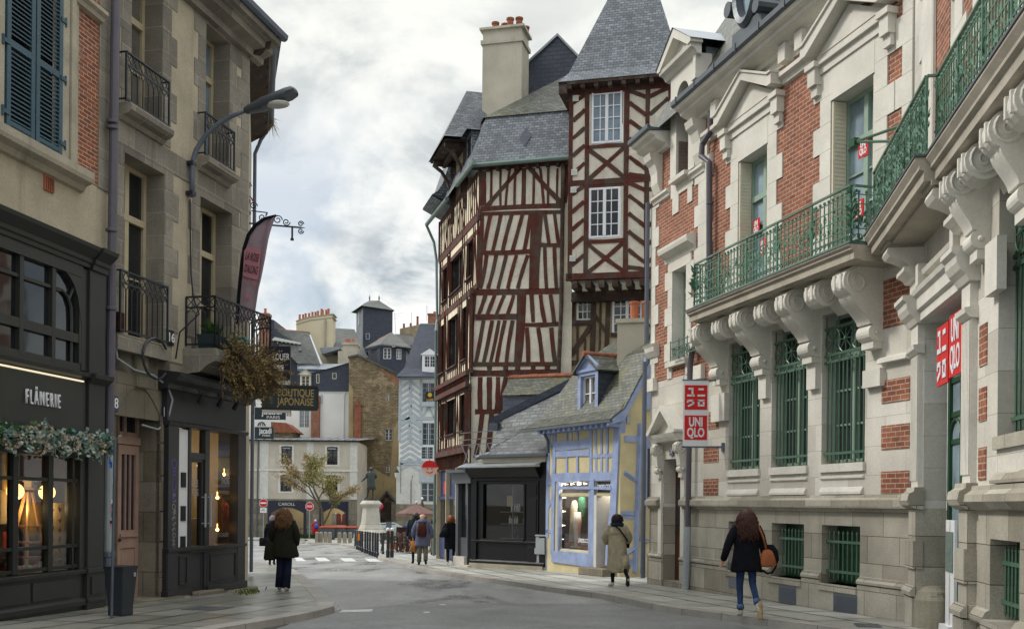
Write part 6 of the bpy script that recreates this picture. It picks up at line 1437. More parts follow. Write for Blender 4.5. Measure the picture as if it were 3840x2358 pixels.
d=b.build('dormer','blue_timber',yh)
window(d,x0+.17,x1-.17,zb_+.1,ze-.17,yd+.1,'white_paint','curtain_glass',2,2,.05,.03,2)
b=MB();b.face([(x1,yd,zb_-.3),(x1,2.3,zb_-.3),(x1,2.3,ze),(x1,yd,ze)]);b.face([(x0,yd,zb_-.3),(x0,yd,ze),(x0,2.3,ze),(x0,2.3,zb_-.3)]);b.build('dormer_cheek','slate_blue',yh)
b=MB();b.face([(xm,yd-.14,za+.06),(xm,2.6,za+.06),(x1+.14,2.6,ze-.08),(x1+.14,yd-.14,ze-.08)]);b.face([(xm,yd-.14,za+.06),(x0-.14,yd-.14,ze-.08),(x0-.14,2.6,ze-.08),(xm,2.6,za+.06)]);b.build('dormer_roof','slate_mossy',yh,solid=.05)
b=MB()
for k in range(7):b.tube([(xm,yd-.18+k*.4,za+.08),(xm,yd+.2+k*.4,za+.08)],.075 if k % 2 else .085,8)
b.build('dormer_ridge','ridge_tile',yh)
# ---------------------------------------------------------------- low black shop
paint('bay_grey','4a4d52',.4)
bs2=E('black_shop',BK,'low black painted shop with slate roof and bottle display between timber and yellow houses','building')
wx=(-2.46,-.80,.92,2.68);ZC=2.98
b=MB();b.wall(-2.92,.06,.1,3.0,[wx],y=0,depth=.16);b.box(-2.95,-2.72,-.06,0,.1,2.9);b.box(-.62,-.2,-.04,0,.1,2.85);b.box(-.55,-.27,-.055,-.04,1.05,2.2);b.box(-.55,-.27,-.055,-.04,2.32,2.65);b.box(-.58,-.24,-.055,-.04,.25,.7)
b.pri([(0,.78),(-.06,.8),(-.07,.86),(0,.9)],-2.95,.05,'x');b.pri([(0,.1),(-.08,.1),(-.08,.2),(-.04,.24),(0,.25)],-2.98,.06,'x');b.pri([(0,2.76),(-.05,2.78),(-.06,2.86),(-.12,2.9),(-.28,3.1),(-.34,3.2),(0,3.22)],-3.0,-.12,'x')
for a,c in ((wx[0]-.06,wx[0]),(wx[1],wx[1]+.06)):b.box(a,c,-.03,.1,wx[2],wx[3])
b.box(wx[0],wx[1],-.05,.1,wx[2]-.06,wx[2]);b.box(-.15,.1,-.05,.5,.1,3.6);b.build('shopfront','black_paint',bs2,bevel=.006)
MB().face([(wx[0],.06,wx[2]),(wx[1],.06,wx[2]),(wx[1],.06,wx[3]),(wx[0],.06,wx[3])]).build('shop_pane','shop_glass',bs2)
b=MB();b.wall(-2.8,-.4,.3,2.9,y=1.7);b.face([(-2.8,.1,.9),(-.4,.1,.9),(-.4,1.7,.9),(-2.8,1.7,.9)]);b.face([(-2.8,.1,2.9),(-.4,.1,2.9),(-.4,1.7,2.9),(-2.8,1.7,2.9)]);b.face([(-2.8,.1,.3),(-2.8,1.7,.3),(-2.8,1.7,2.9),(-2.8,.1,2.9)]);b.face([(-.4,.1,.3),(-.4,1.7,.3),(-.4,1.7,2.9),(-.4,.1,2.9)]);b.build('shop_interior','room_dark',bs2)
b=MB();b.box(-2.98,.02,-.1,.05,-.6,.12);b.build('plinth','limestone_dirty',bs2)
b=MB();b.add([(-3.25,-.45,3.20),(-.02,-.45,3.24),(-.02,0,3.36),(-3.25,0,3.34),(-3.25,-.45,3.23),(-.02,-.45,3.27),(-.02,0,3.39),(-3.25,0,3.37)],[(0,3,2,1),(4,5,6,7),(0,1,5,4),(1,2,6,5),(2,3,7,6),(3,0,4,7)]);b.build('lead_flashing','zinc',bs2)
b=MB();b.box(-2.45,.12,-.12,.1,3.36,3.52);b.build('parapet','limestone_dirty',bs2);b=MB();b.box(-2.5,.2,-.2,.1,3.53,3.62);b.build('roof_gutter','zinc_dark',bs2)
# splayed entrance bay at its left
BL=Fr(*BK.w(-2.95,0,0)[:2],.5,-.866)
def BLp(x,y,z):return tuple(BK.loc(BL.w(x*.68,y,z)))
b=MB()
b.loft([[BLp(x,y,z) for x,y in ((-1.75,.0),(-1.5,.0),(-1.5,.2),(-1.75,.2))] for z in (.3,2.75)]);b.loft([[BLp(x,y,z) for x,y in ((-1.9,-.1),(.05,-.1),(.05,.2),(-1.9,.2))] for z in (2.75,3.1)]);b.loft([[BLp(x,y,z) for x,y in ((-2.05,-.3),(.1,-.3),(.1,.2),(-2.05,.2))] for z in (3.1,3.2)]);b.loft([[BLp(x,y,z) for x,y in ((-1.5,.08),(-.7,.08),(-.7,.2),(-1.5,.2))] for z in (.3,.95)]);b.loft([[BLp(x,y,z) for x,y in ((-.72,.05),(-.6,.05),(-.6,.2),(-.72,.2))] for z in (.0,2.75)])
b.build('entrance_bay','char_paint',bs2).data.materials[0]=MAT['bay_grey']
MB().face([BLp(-1.5,.14,.95),BLp(-.7,.14,.95),BLp(-.7,.14,2.75),BLp(-1.5,.14,2.75)]).build('bay_pane','dark_glass',bs2)
MB().face([BLp(-.62,.3,0),BLp(.05,.3,0),BLp(.05,.3,2.75),BLp(-.62,.3,2.75)]).build('door','black_paint',bs2)
b=MB();b.loft([[BLp(x,y,z) for x,y in ((-1.85,-.06),(-.66,-.06),(-.66,.2),(-1.85,.2))] for z in (-.5,.32)]);b.loft([[BLp(x,y,z) for x,y in ((-.7,-.2),(.1,-.2),(.1,.3),(-.7,.3))] for z in (-.5,.06)]);b.build('bay_plinth','limestone',bs2)
# roofs behind the black shop
def K3(px,py,y):x,z=BK.m(px,py,y);return (x,y,z)
b=MB();b.face([K3(*zr(15,1405),-.05),K3(*zr(780,1350),-.05),K3(*zr(800,1040),.9),K3(*zr(130,1085),.9)]);b.build('lower_roof','slate_old',bs2,solid=.05)
b=MB();b.face([K3(*zr(130,1085),.92),K3(*zr(800,1040),.92),K3(*zr(1140,720),1.9),K3(*zr(1150,420),2.3),K3(*zr(190,900),1.1)]);b.build('upper_roof','slate_old',bs2,solid=.05)
b=MB();p,q=Vector(K3(*zr(75,925),1.0)),Vector(K3(*zr(1160,390),2.3));b.bar(p,q,.26,.22);b.box(p.x-.05,p.x+.35,.9,1.1,p.z-.3,p.z-.05);b.build('barge_board','slate_blue',bs2)
b=MB();b.face([K3(*zr(205,602),1.9),K3(*zr(690,590),1.9),K3(*zr(1130,395),2.5),K3(*zr(1130,370),2.7),K3(*zr(310,385),2.7)]);b.build('rear_dormer_roof','slate_mossy',bs2,solid=.05)
b=MB();b.face([K3(*zr(215,602),1.95),K3(*zr(680,590),1.95),K3(*zr(215,830),1.95)]);b.face([K3(*zr(215,602),1.95),K3(*zr(215,900),1.95),K3(*zr(300,900),2.9),K3(*zr(300,602),2.9)]);b.build('rear_dormer_cheek','slate_blue',bs2)
b=MB()
for k in range(7):b.tube([K3(*zr(305+k*118,382-k*4.5),2.7),K3(*zr(423+k*118,377-k*4.5),2.7)],.09 if k % 2 else .1,8)
b.build('ridge_tiles','ridge_tile',bs2)
b=MB();p=K3(*zr(1068,690),1.4);b.box(p[0]-.12,p[0]+.12,1.4,1.6,p[2]-.5,p[2]+.16);b.add([(p[0]-.22,1.3,p[2]+.18),(p[0]+.2,1.3,p[2]+.24),(p[0]+.2,1.7,p[2]+.30),(p[0]-.22,1.7,p[2]+.24)],[(0,1,2,3)]);b.build('roof_vent','zinc',bs2)
b=MB();pts=[(-4.4,3.45),(-2.35,3.6)]
for z,dz in ((4.35,0),(4.12,0),(3.95,0)):b.bar((-3.35,-.2,z),(-2.5,.35,z+.08),.025);b.bar((-2.5,.35,z+.08),(-1.7,.9,z+.05),.025)
for k in range(4):b.bar((-3.3+k*.24,-.18+k*.16,4.0),(-3.05+k*.24,0+k*.16,3.25),.025);b.bar((-3.05+k*.24,-.02+k*.16,4.0),(-3.25+k*.24,-.15+k*.16,3.25),.02)
b.build('roof_railing','zinc',bs2);b=MB();b.tube([(-3.1,.3,3.55),(-2.6,.6,3.72),(-1.9,.9,3.85)],.08,8);b.build('flue_pipe','zinc',bs2)
rr=random.Random(6)
sh=E('glass_shelf',BK.mat() @ T(-1.35,.26,.92),'glass display shelves carrying white bottles behind the black shop window','shelf')
b=MB()
for z in (.02,.48,.86):b.cut().box(-.55,.5,-.1,.12,z,z+.015)
b.build('board','zinc',sh);b=MB()
for x in (-.05,.5):b.cut().box(x,x+.02,-.1,.12,0,1.7)
b.build('upright','zinc',sh)
k=0
for z,xs in ((.94,(-.15,-.06,.03,.12)),(1.42,(-.2,-.1,0,.1,.38,.46)),(1.80,(-.12,0,.1,.18,.4))):
    for x in xs:
        b=MB();b.lathe([(.034,0),(.036,.15),(.034,.17),(.014,.19),(.014,.23),(.02,.235),(.02,.25)],(0,0,0),8);tag(b.build('bottle','white_sign' if z > 1 else 'enamel_blue',mw=BK.mat() @ T(-1.35+x,.24,z)),('white pump bottle on the upper shelves of the black shop window' if z > 1 else 'dark pump bottle on the bottom shelf of the black shop window'),'bottle','bottles on the upper glass shelves' if z > 1 else 'bottles on the bottom glass shelf')
b=MB();b.box(-.17,.17,0,.03,-.17,.17);tag(b.build('card','room_cream',mw=BK.mat() @ T(*[(v[0],.3,v[1]) for v in [BK.m(1916,1878,.3)]][0])),'square cream card hanging in the black shop window above the bottles','card')
p=gp(2045,2140)
ub=E('utility_box',placed(gp(2050,2137),math.atan2(-.887,.461)*.6),'grey street cabinet with blue graffiti between the black shop and yellow house','utility box')
b=MB();b.box(-.36,.36,-.1,.22,0,1.05);b.box(-.38,.38,-.12,.24,1.05,1.10);b.build('cabinet','sign_grey',ub,bevel=.01)
b=MB();b.box(-.34,.0,-.13,-.1,.62,1.0);b.box(-.36,.02,-.16,-.1,.5,.68);b.build('door','sign_grey',ub)
paint('graf_blue','4f86b8',.6)
for k,ch in enumerate('GAPG'):text(ch,'graffiti','graf_blue',ub,T(.2,-.104,.88-k*.16) @ Matrix.Rotation(rad(15),4,'Y'),.2,.002)
# ---------------------------------------------------------------- the square behind: helpers
def z4(x,y):return (900+x/2.52,1050+y/2.52)
def z5(x,y):return (900+x/2.16,1600+y/2.16)
def FD(D):return Fr(0,D,1,0)
def poly(fr,pts,y0,d,f=z4):
    "an outline read off the photograph on the plane y0 and extruded d metres back"
    return MB().pri([fr.m(*f(*p),y0) for p in pts],y0,y0+d)
def quad_holes(fr,rects,f,y=0):return [hole_px(fr,f(a,b),f(c,d),y) for a,b,c,d in rects]
def shell(b,x0,x1,z0,z1,holes,y,dep):
    b.wall(x0,x1,z0,z1,holes,y=y,depth=.2);b.face([(x0,y,z0),(x0,y,z1),(x0,y+dep,z1),(x0,y+dep,z0)]);b.face([(x1,y,z0),(x1,y+dep,z0),(x1,y+dep,z1),(x1,y,z1)]);b.face([(x0,y+dep,z0),(x0,y+dep,z1),(x1,y+dep,z1),(x1,y+dep,z0)])
# ---------------------------------------------------------------- clothes shop building with navy front
CR=FD(100);g=E('shop_building',CR,'low beige shop building with navy blinds and navy shopfront across the square','building')
wl=quad_holes(CR,((336,157,420,300),(706,162,790,306),(328,388,418,522),(698,392,790,526)),z5)
xl,xr=CR.m(*z5(20,400))[0],CR.m(*z5(952,400))[0];ztop=CR.m(*z5(500,120))[1];zs=CR.m(*z5(500,585))[1];zm=CR.m(*z5(500,352))[1]
b=MB();shell(b,xl-2,xr,zs,ztop,wl,0,8);b.build('wall','render_far',g)
b=MB()
for a,c in ((160,232),(540,596),(892,950)):b.cut().box(CR.m(*z5(a,300))[0],CR.m(*z5(c,300))[0],-.04,0,zs,ztop)
b.build('pilaster','white_worn',g)
b=MB();b.box(xl-2,xr+.03,-.08,.02,zm-.08,zm+.1);b.build('string_course','limestone_trim',g)
for i,h in enumerate(wl):
    b=MB();b.wall(h[0]-.2,h[1]+.2,h[2]-.16,h[3]+.16,[h],y=-.03,depth=.03);b.build('surround','limestone_trim',g)
    wf=window(g,*h,.1,'navy','dark_glass',2,3,.06,.03,2)
    b=MB();n=8;b.pri([(h[0],h[3]-.34),(h[1],h[3]-.34),*[(h[1]-(h[1]-h[0])*k/n,h[3]-.06+.08*math.sin(math.pi*k/n)) for k in range(n+1)]],-.06,.05);bl=b.build('blind','navy',g);text('CAROLL','lettering','white_sign',bl,T((h[0]+h[1])/2,-.07,h[3]-.18),.17,.01,fit=(h[1]-h[0])*.78)
    b=MB();[b.box(h[0]+.1+k*.2,h[0]+.13+k*.2,-.06,-.03,h[2]+.0,h[2]+.75) for k in range(int((h[1]-h[0])/.2))];b.box(h[0],h[1],-.06,-.03,h[2]+.74,h[2]+.78);b.build('window_rail','black_iron',g)
b=MB();b.pri([(-.2,ztop),(-.35,ztop+.05),(-.4,ztop+.15),(.0,ztop+.18)],xl-2,xr+.2,'x');b.build('gutter','shop_grey',g)
b=MB();b.face([(xl-2,-.35,ztop+.16),(xr+.2,-.35,ztop+.16),(xr+1.2,6,ztop+.75),(xl-2,6,ztop+.75)])
for k in range(16):b.bar((xl-1+k*.75,-.35,ztop+.18),(xl-1+k*.75,6,ztop+.77),.05,.06)
b.build('roof','zinc',g)
b=MB();sa=(xr,0,0);xr2=CR.m(*z5(1028,400),5)[0]
b.face([(xr,0,-.3),(xr2,5,-.3),(xr2,5,ztop-.2),(xr,0,ztop)]);b.build('side_wall','render_far',g)
shp=quad_holes(CR,((236,640,524,880),(655,645,866,880)),z5)
b=MB();shell(b,xl-2,xr,-.4,zs,[(h[0],h[1],-.1,h[3]) for h in shp],.02,6);b.build('shop_wall','granite_dark',g)
for h in shp:                                       # arched navy shopfronts
    b=MB();w_=h[1]-h[0];n=10
    ar=[(h[0]+.12+(w_-.24)*k/n,h[3]-.62+.5*math.sin(math.pi*k/n)) for k in range(n+1)]
    b.pri([(h[0]-.1,0),(h[0]+.12,0),*ar,(h[1]-.12,0),(h[1]+.1,0),(h[1]+.1,h[3]+.5),(h[0]-.1,h[3]+.5)],-.08,.06);b.build('shopfront','navy',g)
    MB().face([(h[0],.1,0),(h[1],.1,0),(h[1],.1,h[3]),(h[0],.1,h[3])]).build('shop_pane','shop_glass',g)
b=MB();b.wall(xl,xr,-.2,zs,y=3);b.build('shop_interior','room_cream',g)
text('CAROLL','sign_lettering','white_worn',g,T(CR.m(*z5(380,628))[0],-.1,CR.m(*z5(380,626))[1]),.4,.02,fit=1.55)
lamp_light(CR.w(CR.m(*z5(790,700))[0],1.2,2.6),60,(1,.94,.84),.4);lamp_light(CR.w(CR.m(*z5(440,700))[0],1.5,2.6),25,(1,.92,.8),.4)
b=MB();x=CR.m(*z5(150,300))[0];b.tube([(x,-.12,ztop),(x-.1,-.12,0)],.07,6);b.build('downpipe','zinc_dark',g)
for k,zx in enumerate((755,785,838)):
    x=CR.m(*z5(zx,740))[0];garment(x,.8,2.3,.7,1.1,'garment_0' if k else 'garment_3',('pale top on a stand inside the navy shop, left of two red ones','red jacket in the middle of the lit navy shop window','red coat at the right end of the lit navy shop window')[k],'clothing',fr=CR)
# ---------------------------------------------------------------- rubble stone gable
RG=FD(106);g=E('rubble_gable_house',RG,'tall brown rubble stone gable wall with small windows and a wooden carriage gate','building')
rw_=quad_holes(RG,((1258,900,1292,952),(1385,1075,1416,1142),(1370,1405,1440,1512)),z4)+quad_holes(RG,((1176,15,1234,105),(1186,306,1230,370)),z5)[1:]
x0,x1=RG.m(*z4(1030,900))[0],RG.m(*z4(1505,1200))[0];za=RG.m(*z4(1115,718))[1];zr1=RG.m(*z4(1505,905))[1];zb0=RG.m(*z4(1030,740))[1];xa=RG.m(*z4(1115,718))[0]
zc=zr1-.2
b=MB();shell(b,x0,x1,-.6,zc,[h for h in rw_ if h[3] < zc],0,9)
b.face([(x0,0,zc),(x1,0,zc),(x1,0,zr1),(xa,0,za),(x0,0,zb0)])
b.k=1;b.face([(x0,-.012,-.6),(x1,-.012,-.6),(x1,-.012,RG.m(*z4(1505,1100))[1]),(x1-1.1,-.012,RG.m(*z4(1400,1500))[1]),(x0+.8,-.012,RG.m(*z4(1100,1480))[1]),(x0,-.012,RG.m(*z4(1030,1200))[1])]) if False else None
b.k=1;b.face([(x0-.0,-.02,3.6),(x0+.55,-.02,3.6),(x0+.4,-.02,zb0-3),(x0,-.02,zb0-2.4)]);b.face([(x1-.95,-.02,5),(x1,-.02,5),(x1,-.02,zr1-4.2),(x1-.5,-.02,zr1-5.2)]);b.face([(x0+1.5,-.018,3),(x1,-.018,3),(x1,-.018,5.4),(x0+2.6,-.018,6.8)])
b.build('wall',['rubble','ochre_render'],g)
for h in rw_:
    if h[3] < zc:window(g,*h,.12,'white_worn','dark_glass',2,3,.05,.025,2)
b=MB();b.bar((xa,2,za+.1),(x1+.15,2,zr1+.05),.18,4.4,up=(0,1,0));b.bar((x0-.1,2,zb0+.1),(xa,2,za+.1),.18,4.4,up=(0,1,0));b.build('roof','slate_far',g)
b=MB();p=[RG.m(*z4(*q)) for q in ((1310,830),(1500,930),(1500,1010),(1440,960))];b.pri(p,-.03,0);b.build('brick_patch','brick_left',g)
q0,q1=RG.m(*z4(1088,1180)),RG.m(*z4(1146,1510));b=MB();b.box(q0[0],q1[0],-.5,0,2.6,q0[1]);b.box(q0[0]-.06,q1[0]+.06,-.56,0,q0[1]-.12,q0[1]);b.lathe([(.1,0),(.09,.45),(.11,.5),(.07,.85)],((q0[0]+q1[0])/2,-.25,q0[1]),8);b.build('brick_chimney','ridge_tile',g)
pg=[RG.m(*z5(*q),-.25) for q in ((1122,770),(1122,610),(1190,528),(1262,610),(1262,620),(1228,625),(1228,770))];b=MB();b.pri([(pg[1][0],pg[1][1]),pg[2],(pg[3][0],pg[1][1])],-.25,-.1);b.build('gate_gable','timber_dark',g)
b=MB();b.bar((pg[1][0]-.2,-.3,pg[1][1]-.2),(pg[2][0],-.3,pg[2][1]+.1),.16,.5,up=(0,1,0));b.bar((pg[2][0],-.3,pg[2][1]+.1),(pg[3][0]+.2,-.3,pg[1][1]-.2),.16,.5,up=(0,1,0));b.build('gate_roof','slate_far',g)
b=MB()
for k in range(12):w_=(pg[5][0]-pg[0][0])/12;b.box(pg[0][0]+k*w_,pg[0][0]+(k+1)*w_-.02,-.2-.02*(k % 2),-.1,0,pg[1][1])
b.build('carriage_gate','timber_dark',g)
b=MB();b.box(pg[5][0],x1+1.0,-.4,.3,-.4,RG.m(*z5(1262,605))[1]);b.build('stone_pier','granite_dark',g)
# ---------------------------------------------------------------- white house with dark slate upper storey
WH=FD(108);g=E('white_slate_house',WH,'white rendered house with dark slate hung top storey, zinc roof and cream windows','building')
x0,x1=WH.m(*z4(300,1100))[0],WH.m(*z4(1032,1100))[0];zb=WH.m(*z4(880,1055))[1];zt=WH.m(*z4(900,825))[1]
b=MB();shell(b,x0-3,x1,-.4,zb,quad_holes(WH,((560,1225,655,1395),(438,1190,488,1290)),z4),0,6);b.build('wall','white_render',g)
for h in quad_holes(WH,((560,1225,655,1395),(438,1190,488,1290)),z4):window(g,*h,.05,'cream_frame','blue_glass',4,4,.06,.02,2)
b=MB();h3=quad_holes(WH,((722,888,752,975),(873,878,914,935)),z4);x0s=WH.m(*z4(540,900))[0];b.wall(x0s,x1+.05,zb,zt-.2,h3,y=-.12,depth=.15)
p=[WH.m(*z4(*q)) for q in ((800,850),(1020,778),(1032,780))];b.face([(p[0][0],-.12,zt-.2),(x1+.05,-.12,zt-.2),(x1+.05,-.12,p[1][1]),(p[0][0],-.12,p[0][1])]);b.face([(x1+.05,-.12,zb),(x1+.05,5,zb),(x1+.05,5,p[1][1]),(x1+.05,-.12,p[1][1])]);b.build('slate_storey','slate_blue',g)
for h in h3:window(g,*h,-.1,'cream_frame','dark_glass',1,1,.06,.04,1)
b=MB();r=[WH.m(*z4(*q),-.3) for q in ((545,855),(690,875),(1028,780),(1000,775))];r2=[WH.m(*z4(*q),3) for q in ((548,795),(760,800),(940,770))]
b.face([(*[r[0][0]],-.3,r[0][1]),(r[1][0],-.3,r[1][1]),(r2[1][0],3,r2[1][1]+.1),(r2[0][0],3,r2[0][1])]);b.face([(r[1][0],-.3,r[1][1]),(r[2][0],-.3,r[2][1]),(r[2][0],3,r[2][1]+.3),(r2[1][0],3,r2[1][1]+.1)])
for k in range(9):t=k/8;b.bar((r[0][0]+(r[1][0]-r[0][0])*t,-.3,r[0][1]+(r[1][1]-r[0][1])*t+.03),(r2[0][0]+(r2[1][0]-r2[0][0])*t,3,r2[0][1]+.05),.06,.06)
b.build('roof','zinc',g)
dh=quad_holes(WH,((580,900,655,1010),),z4,-.6)[0]
b=MB();b.wall(dh[0]-.12,dh[1]+.12,dh[2]-.1,dh[3]+.08,[dh],y=-.6,depth=.15);xm=(dh[0]+dh[1])/2;b.pri([(dh[0]-.25,dh[3]+.06),(xm,dh[3]+.6),(dh[1]+.25,dh[3]+.06)],-.75,.4);b.face([(dh[1]+.12,-.6,dh[2]-.1),(dh[1]+.12,1,dh[2]-.1),(dh[1]+.12,1,dh[3]+.1),(dh[1]+.12,-.6,dh[3]+.1)]);d=b.build('dormer','cream_frame',g);window(d,*dh,-.5,'cream_frame','dark_glass',2,3,.06,.025,2)
b=MB();b.bar((dh[0]-.28,-.2,dh[3]+.06),(xm,-.2,dh[3]+.64),.06,1.3,up=(0,1,0));b.bar((xm,-.2,dh[3]+.64),(dh[1]+.28,-.2,dh[3]+.06),.06,1.3,up=(0,1,0));b.build('dormer_roof','zinc',g)
q0,q1=WH.m(*z4(672,1185),-.5),WH.m(*z4(748,1495),-.5);b=MB();b.box(q0[0],q1[0],-.5,0,0,q0[1]);b.box(q0[0]+.25,q1[0],-.45,0,q0[1],q0[1]+1.0);b.box(q0[0]-.03,q1[0]+.03,-.53,0,q0[1]-.15,q0[1]-.06);b.build('brick_chimney','brick_left',g)
b=MB();x=WH.m(*z4(985,1200))[0];b.tube([(x+.1,-.1,zb-.05),(x,-.1,zb-.4),(x-.1,-.1,4)],.05,6);b.build('downpipe','white_render',g)
b=MB();b.box(WH.m(*z4(765,1080))[0],WH.m(*z4(780,1160))[0],-.15,-.02,WH.m(*z4(765,1160))[1],WH.m(*z4(765,1080))[1]);b.build('wall_box','grey_blue',g)
# little mossy roof below
SB=FD(104);g=E('mossy_outhouse',SB,'little stone outhouse with a mossy tiled roof behind the blade signs','building')
b=MB();p=[SB.m(*z4(*q)) for q in ((300,1340),(440,1350),(545,1435),(510,1500),(300,1500))];b.pri([p[0],p[1],p[2],(p[2][0],p[2][1]-.08),(p[0][0],p[2][1]-.05)],-.3,3);b.build('roof','ridge_tile',g)
b=MB();b.box(p[0][0],p[3][0],0,3,0,p[2][1]);b.build('wall','rubble',g)
# ---------------------------------------------------------------- slate blue gabled house with the letting board
SH=FD(112);g=E('slate_blue_house',SH,'slate hung house with red brick chimney and steep roof behind the blade signs','building')
b=MB();p=[SH.m(*z4(*q)) for q in ((180,1060),(270,1060),(270,370),(305,360),(325,380),(325,570),(570,610),(545,1060))]
b.pri([SH.m(*z4(*q)) for q in ((150,1500),(270,360),(325,380),(325,470),(560,610),(545,1500))],0,6);b.build('slate_front','slate_blue',g)
b=MB();b.face([(*[SH.m(*z4(320,462),1)[0]],1,SH.m(*z4(320,462),1)[1]),(SH.m(*z4(645,490),1)[0],1,SH.m(*z4(645,490),1)[1]),(SH.m(*z4(760,800),-2)[0],-2,SH.m(*z4(760,800),-2)[1]),(SH.m(*z4(545,790),-2)[0],-2,SH.m(*z4(545,790),-2)[1]),(SH.m(*z4(320,560),.2)[0],.2,SH.m(*z4(320,560),.2)[1])]);b.build('roof','slate_far',g,solid=.1)
b=MB();q=[SH.m(*z4(*v),-.4) for v in ((300,565),(575,608),(570,590),(330,540))];b.pri(q,-.5,.1)
for k in range(7):x=q[0][0]+(q[1][0]-q[0][0])*(k+.3)/7;z=q[0][1]+(q[1][1]-q[0][1])*(k+.3)/7;b.box(x,x+.1,-.45,-.1,z-.1,z)
b.build('eaves','white_worn',g)
b=MB();q0,q1=SH.m(*z4(178,610),-.5),SH.m(*z4(276,312),-.5);b.box(q0[0],q1[0]-.07,-.5,.7,q0[1]-3,q1[1]-.14);b.box(q0[0],q1[0],-.55,.75,q1[1]-.28,q1[1]-.0);b.build('chimney','brick_left',g);b=MB();b.lathe([(.17,0),(.14,.25),(.12,.45),(.15,.47),(.15,.54)],(q1[0]-.52,0,q1[1]),10);b.build('chimney_pot','terracotta',g)
b=MB();q=SH.m(*z4(545,490),.8);b.tube([(SH.m(*z4(360,467),1)[0],1,SH.m(*z4(360,467),1)[1]),(SH.m(*z4(645,490),1)[0],1,SH.m(*z4(645,490),1)[1])],.07,6);b.build('ridge','terracotta',g)
MB().box(*[v for v in (SH.m(*z4(370,630),-.1)[0],SH.m(*z4(425,625),-.1)[0])],-.1,0,SH.m(*z4(400,626),-.1)[1],SH.m(*z4(400,604),-.1)[1]).build('window','cream_frame',g)
MB().pri([SH.m(*z4(*v),-1) for v in ((555,665),(580,668),(562,635))],-1.1,-.5).build('skylight','zinc',g)
# big cream chimney wall
CC=FD(116);g=E('cream_gable_house',CC,'cream rendered gable with a massive chimney carrying a long row of orange pots','building')
b=MB();a=[CC.m(*z4(*q)) for q in ((533,470),(533,400),(650,345),(650,470))]
xa,xb,xc=CC.m(*z4(533,400))[0],CC.m(*z4(660,400))[0],CC.m(*z4(880,400))[0];zl,zt,zr_=CC.m(*z4(533,385))[1],CC.m(*z4(660,345))[1],CC.m(*z4(880,318))[1]
zb=CC.m(*z4(800,815))[1]
b.pri([(xa,zl),(xa,CC.m(*z4(533,475))[1]),CC.m(*z4(655,490)),CC.m(*z4(790,820)),CC.m(*z4(1030,810)),CC.m(*z4(1030,640)),(xc-.1,CC.m(*z4(880,640))[1]),(xc-.1,zr_),(xb,zt)][::1],0,2.2);cw=b.build('gable','chimney_cream',g)
b=MB();b.pri([(xa-.05,zl-.42),(xb,zt-.42),(xc+.05,zr_-.42),(xc+.05,zr_-.36),(xb,zt-.36),(xa-.05,zl-.36)],-.06,2.26);b.pri([(xa-.06,zl-.08),(xb,zt-.08),(xc+.06,zr_-.08),(xc+.06,zr_+.02),(xb,zt+.02),(xa-.06,zl+.02)],-.07,2.27);b.box(CC.m(*z4(805,400))[0],CC.m(*z4(818,400))[0],-.25,0,CC.m(*z4(800,640))[1],zr_-.6);b.build('chimney_band','limestone_dirty',g)
b=MB()
for k,zx in enumerate((570,598,626,655,690,715,742,772,787,817,842)):
    x,z=CC.m(*z4(zx,378-.20*(zx-540)),.6);b.cut();b.lathe([(.13,-.2),(.115,.38+.2*(k == 7)),(.135,.4+.2*(k == 7)),(.135,.46+.2*(k == 7))],(x,.25+.25*(k % 2),z),8)
b.build('chimney_pot','terracotta',g)
b=MB();q=[CC.m(*z4(*v),-2.5) for v in ((752,640),(770,700),(945,650),(940,628),(800,640))];b.pri([q[0],q[1],q[2],q[3]],-2.5,0);b.build('lean_to_roof','zinc',g)
b=MB();q0,q1=CC.m(*z4(925,715),-3),CC.m(*z4(1105,590),-3);b.box(q0[0],q1[0]-.9,-3,-1,q0[1]-1.5,q1[1]-.9);b.box(q0[0]+.5,q1[0],-2.95,-1,q0[1]-1.5,q1[1]);b.box(q0[0]+.42,q1[0]+.06,-3.05,-.95,q1[1]-.25,q1[1]+.02);c=b.build('chimney','chimney_render',g)
b=MB()
for zx in (1005,1033,1068):x=CC.m(*z4(zx,590),-2)[0];b.cut();b.lathe([(.16,0),(.13,.42),(.16,.44),(.16,.5)],(x,-2,q1[1]),8)
b.build('chimney_pot','terracotta',c)
# slate tower
TWR=FD(124);g=E('slate_tower',TWR,'square slate hung tower with flared hipped roof and two finials above the rooftops','tower')
x0,x1=TWR.m(*z4(1080,400))[0],TWR.m(*z4(1440,400))[0];zt=TWR.m(*z4(1250,275))[1];zb=TWR.m(*z4(1250,700))[1];xc_=TWR.m(*z4(1180,400))[0]
cx,dy=xc_,-1.2
b=MB();P0,P1,P2=(x0,1.6),(xc_,-1.6),(x1,.2);b.face([(P0[0],P0[1],zb),(P1[0],P1[1],zb),(P1[0],P1[1],zt),(P0[0],P0[1],zt)]);b.k=1;b.face([(P1[0],P1[1],zb),(P2[0],P2[1],zb),(P2[0],P2[1],zt),(P1[0],P1[1],zt)]);b.face([(P2[0],P2[1],zb),(x1-2,5,zb),(x1-2,5,zt),(P2[0],P2[1],zt)]);b.face([(x1-2,5,zb),(P0[0],P0[1],zb),(P0[0],P0[1],zt),(x1-2,5,zt)]);b.build('wall',['slate','slate_blue'],g)
e=[(TWR.m(*z4(1045,292),1.6)[0],1.8,zt-.1),(xc_-.1,-2.2,zt),(TWR.m(*z4(1462,290),0)[0],0,zt-.12),(x1-1.6,6.2,zt)]
m_=[(x0+.35,1.8,zt+.4),(xc_,-1.2,zt+.4),(x1-.5,.6,zt+.4),(x1-2,5,zt+.4)]
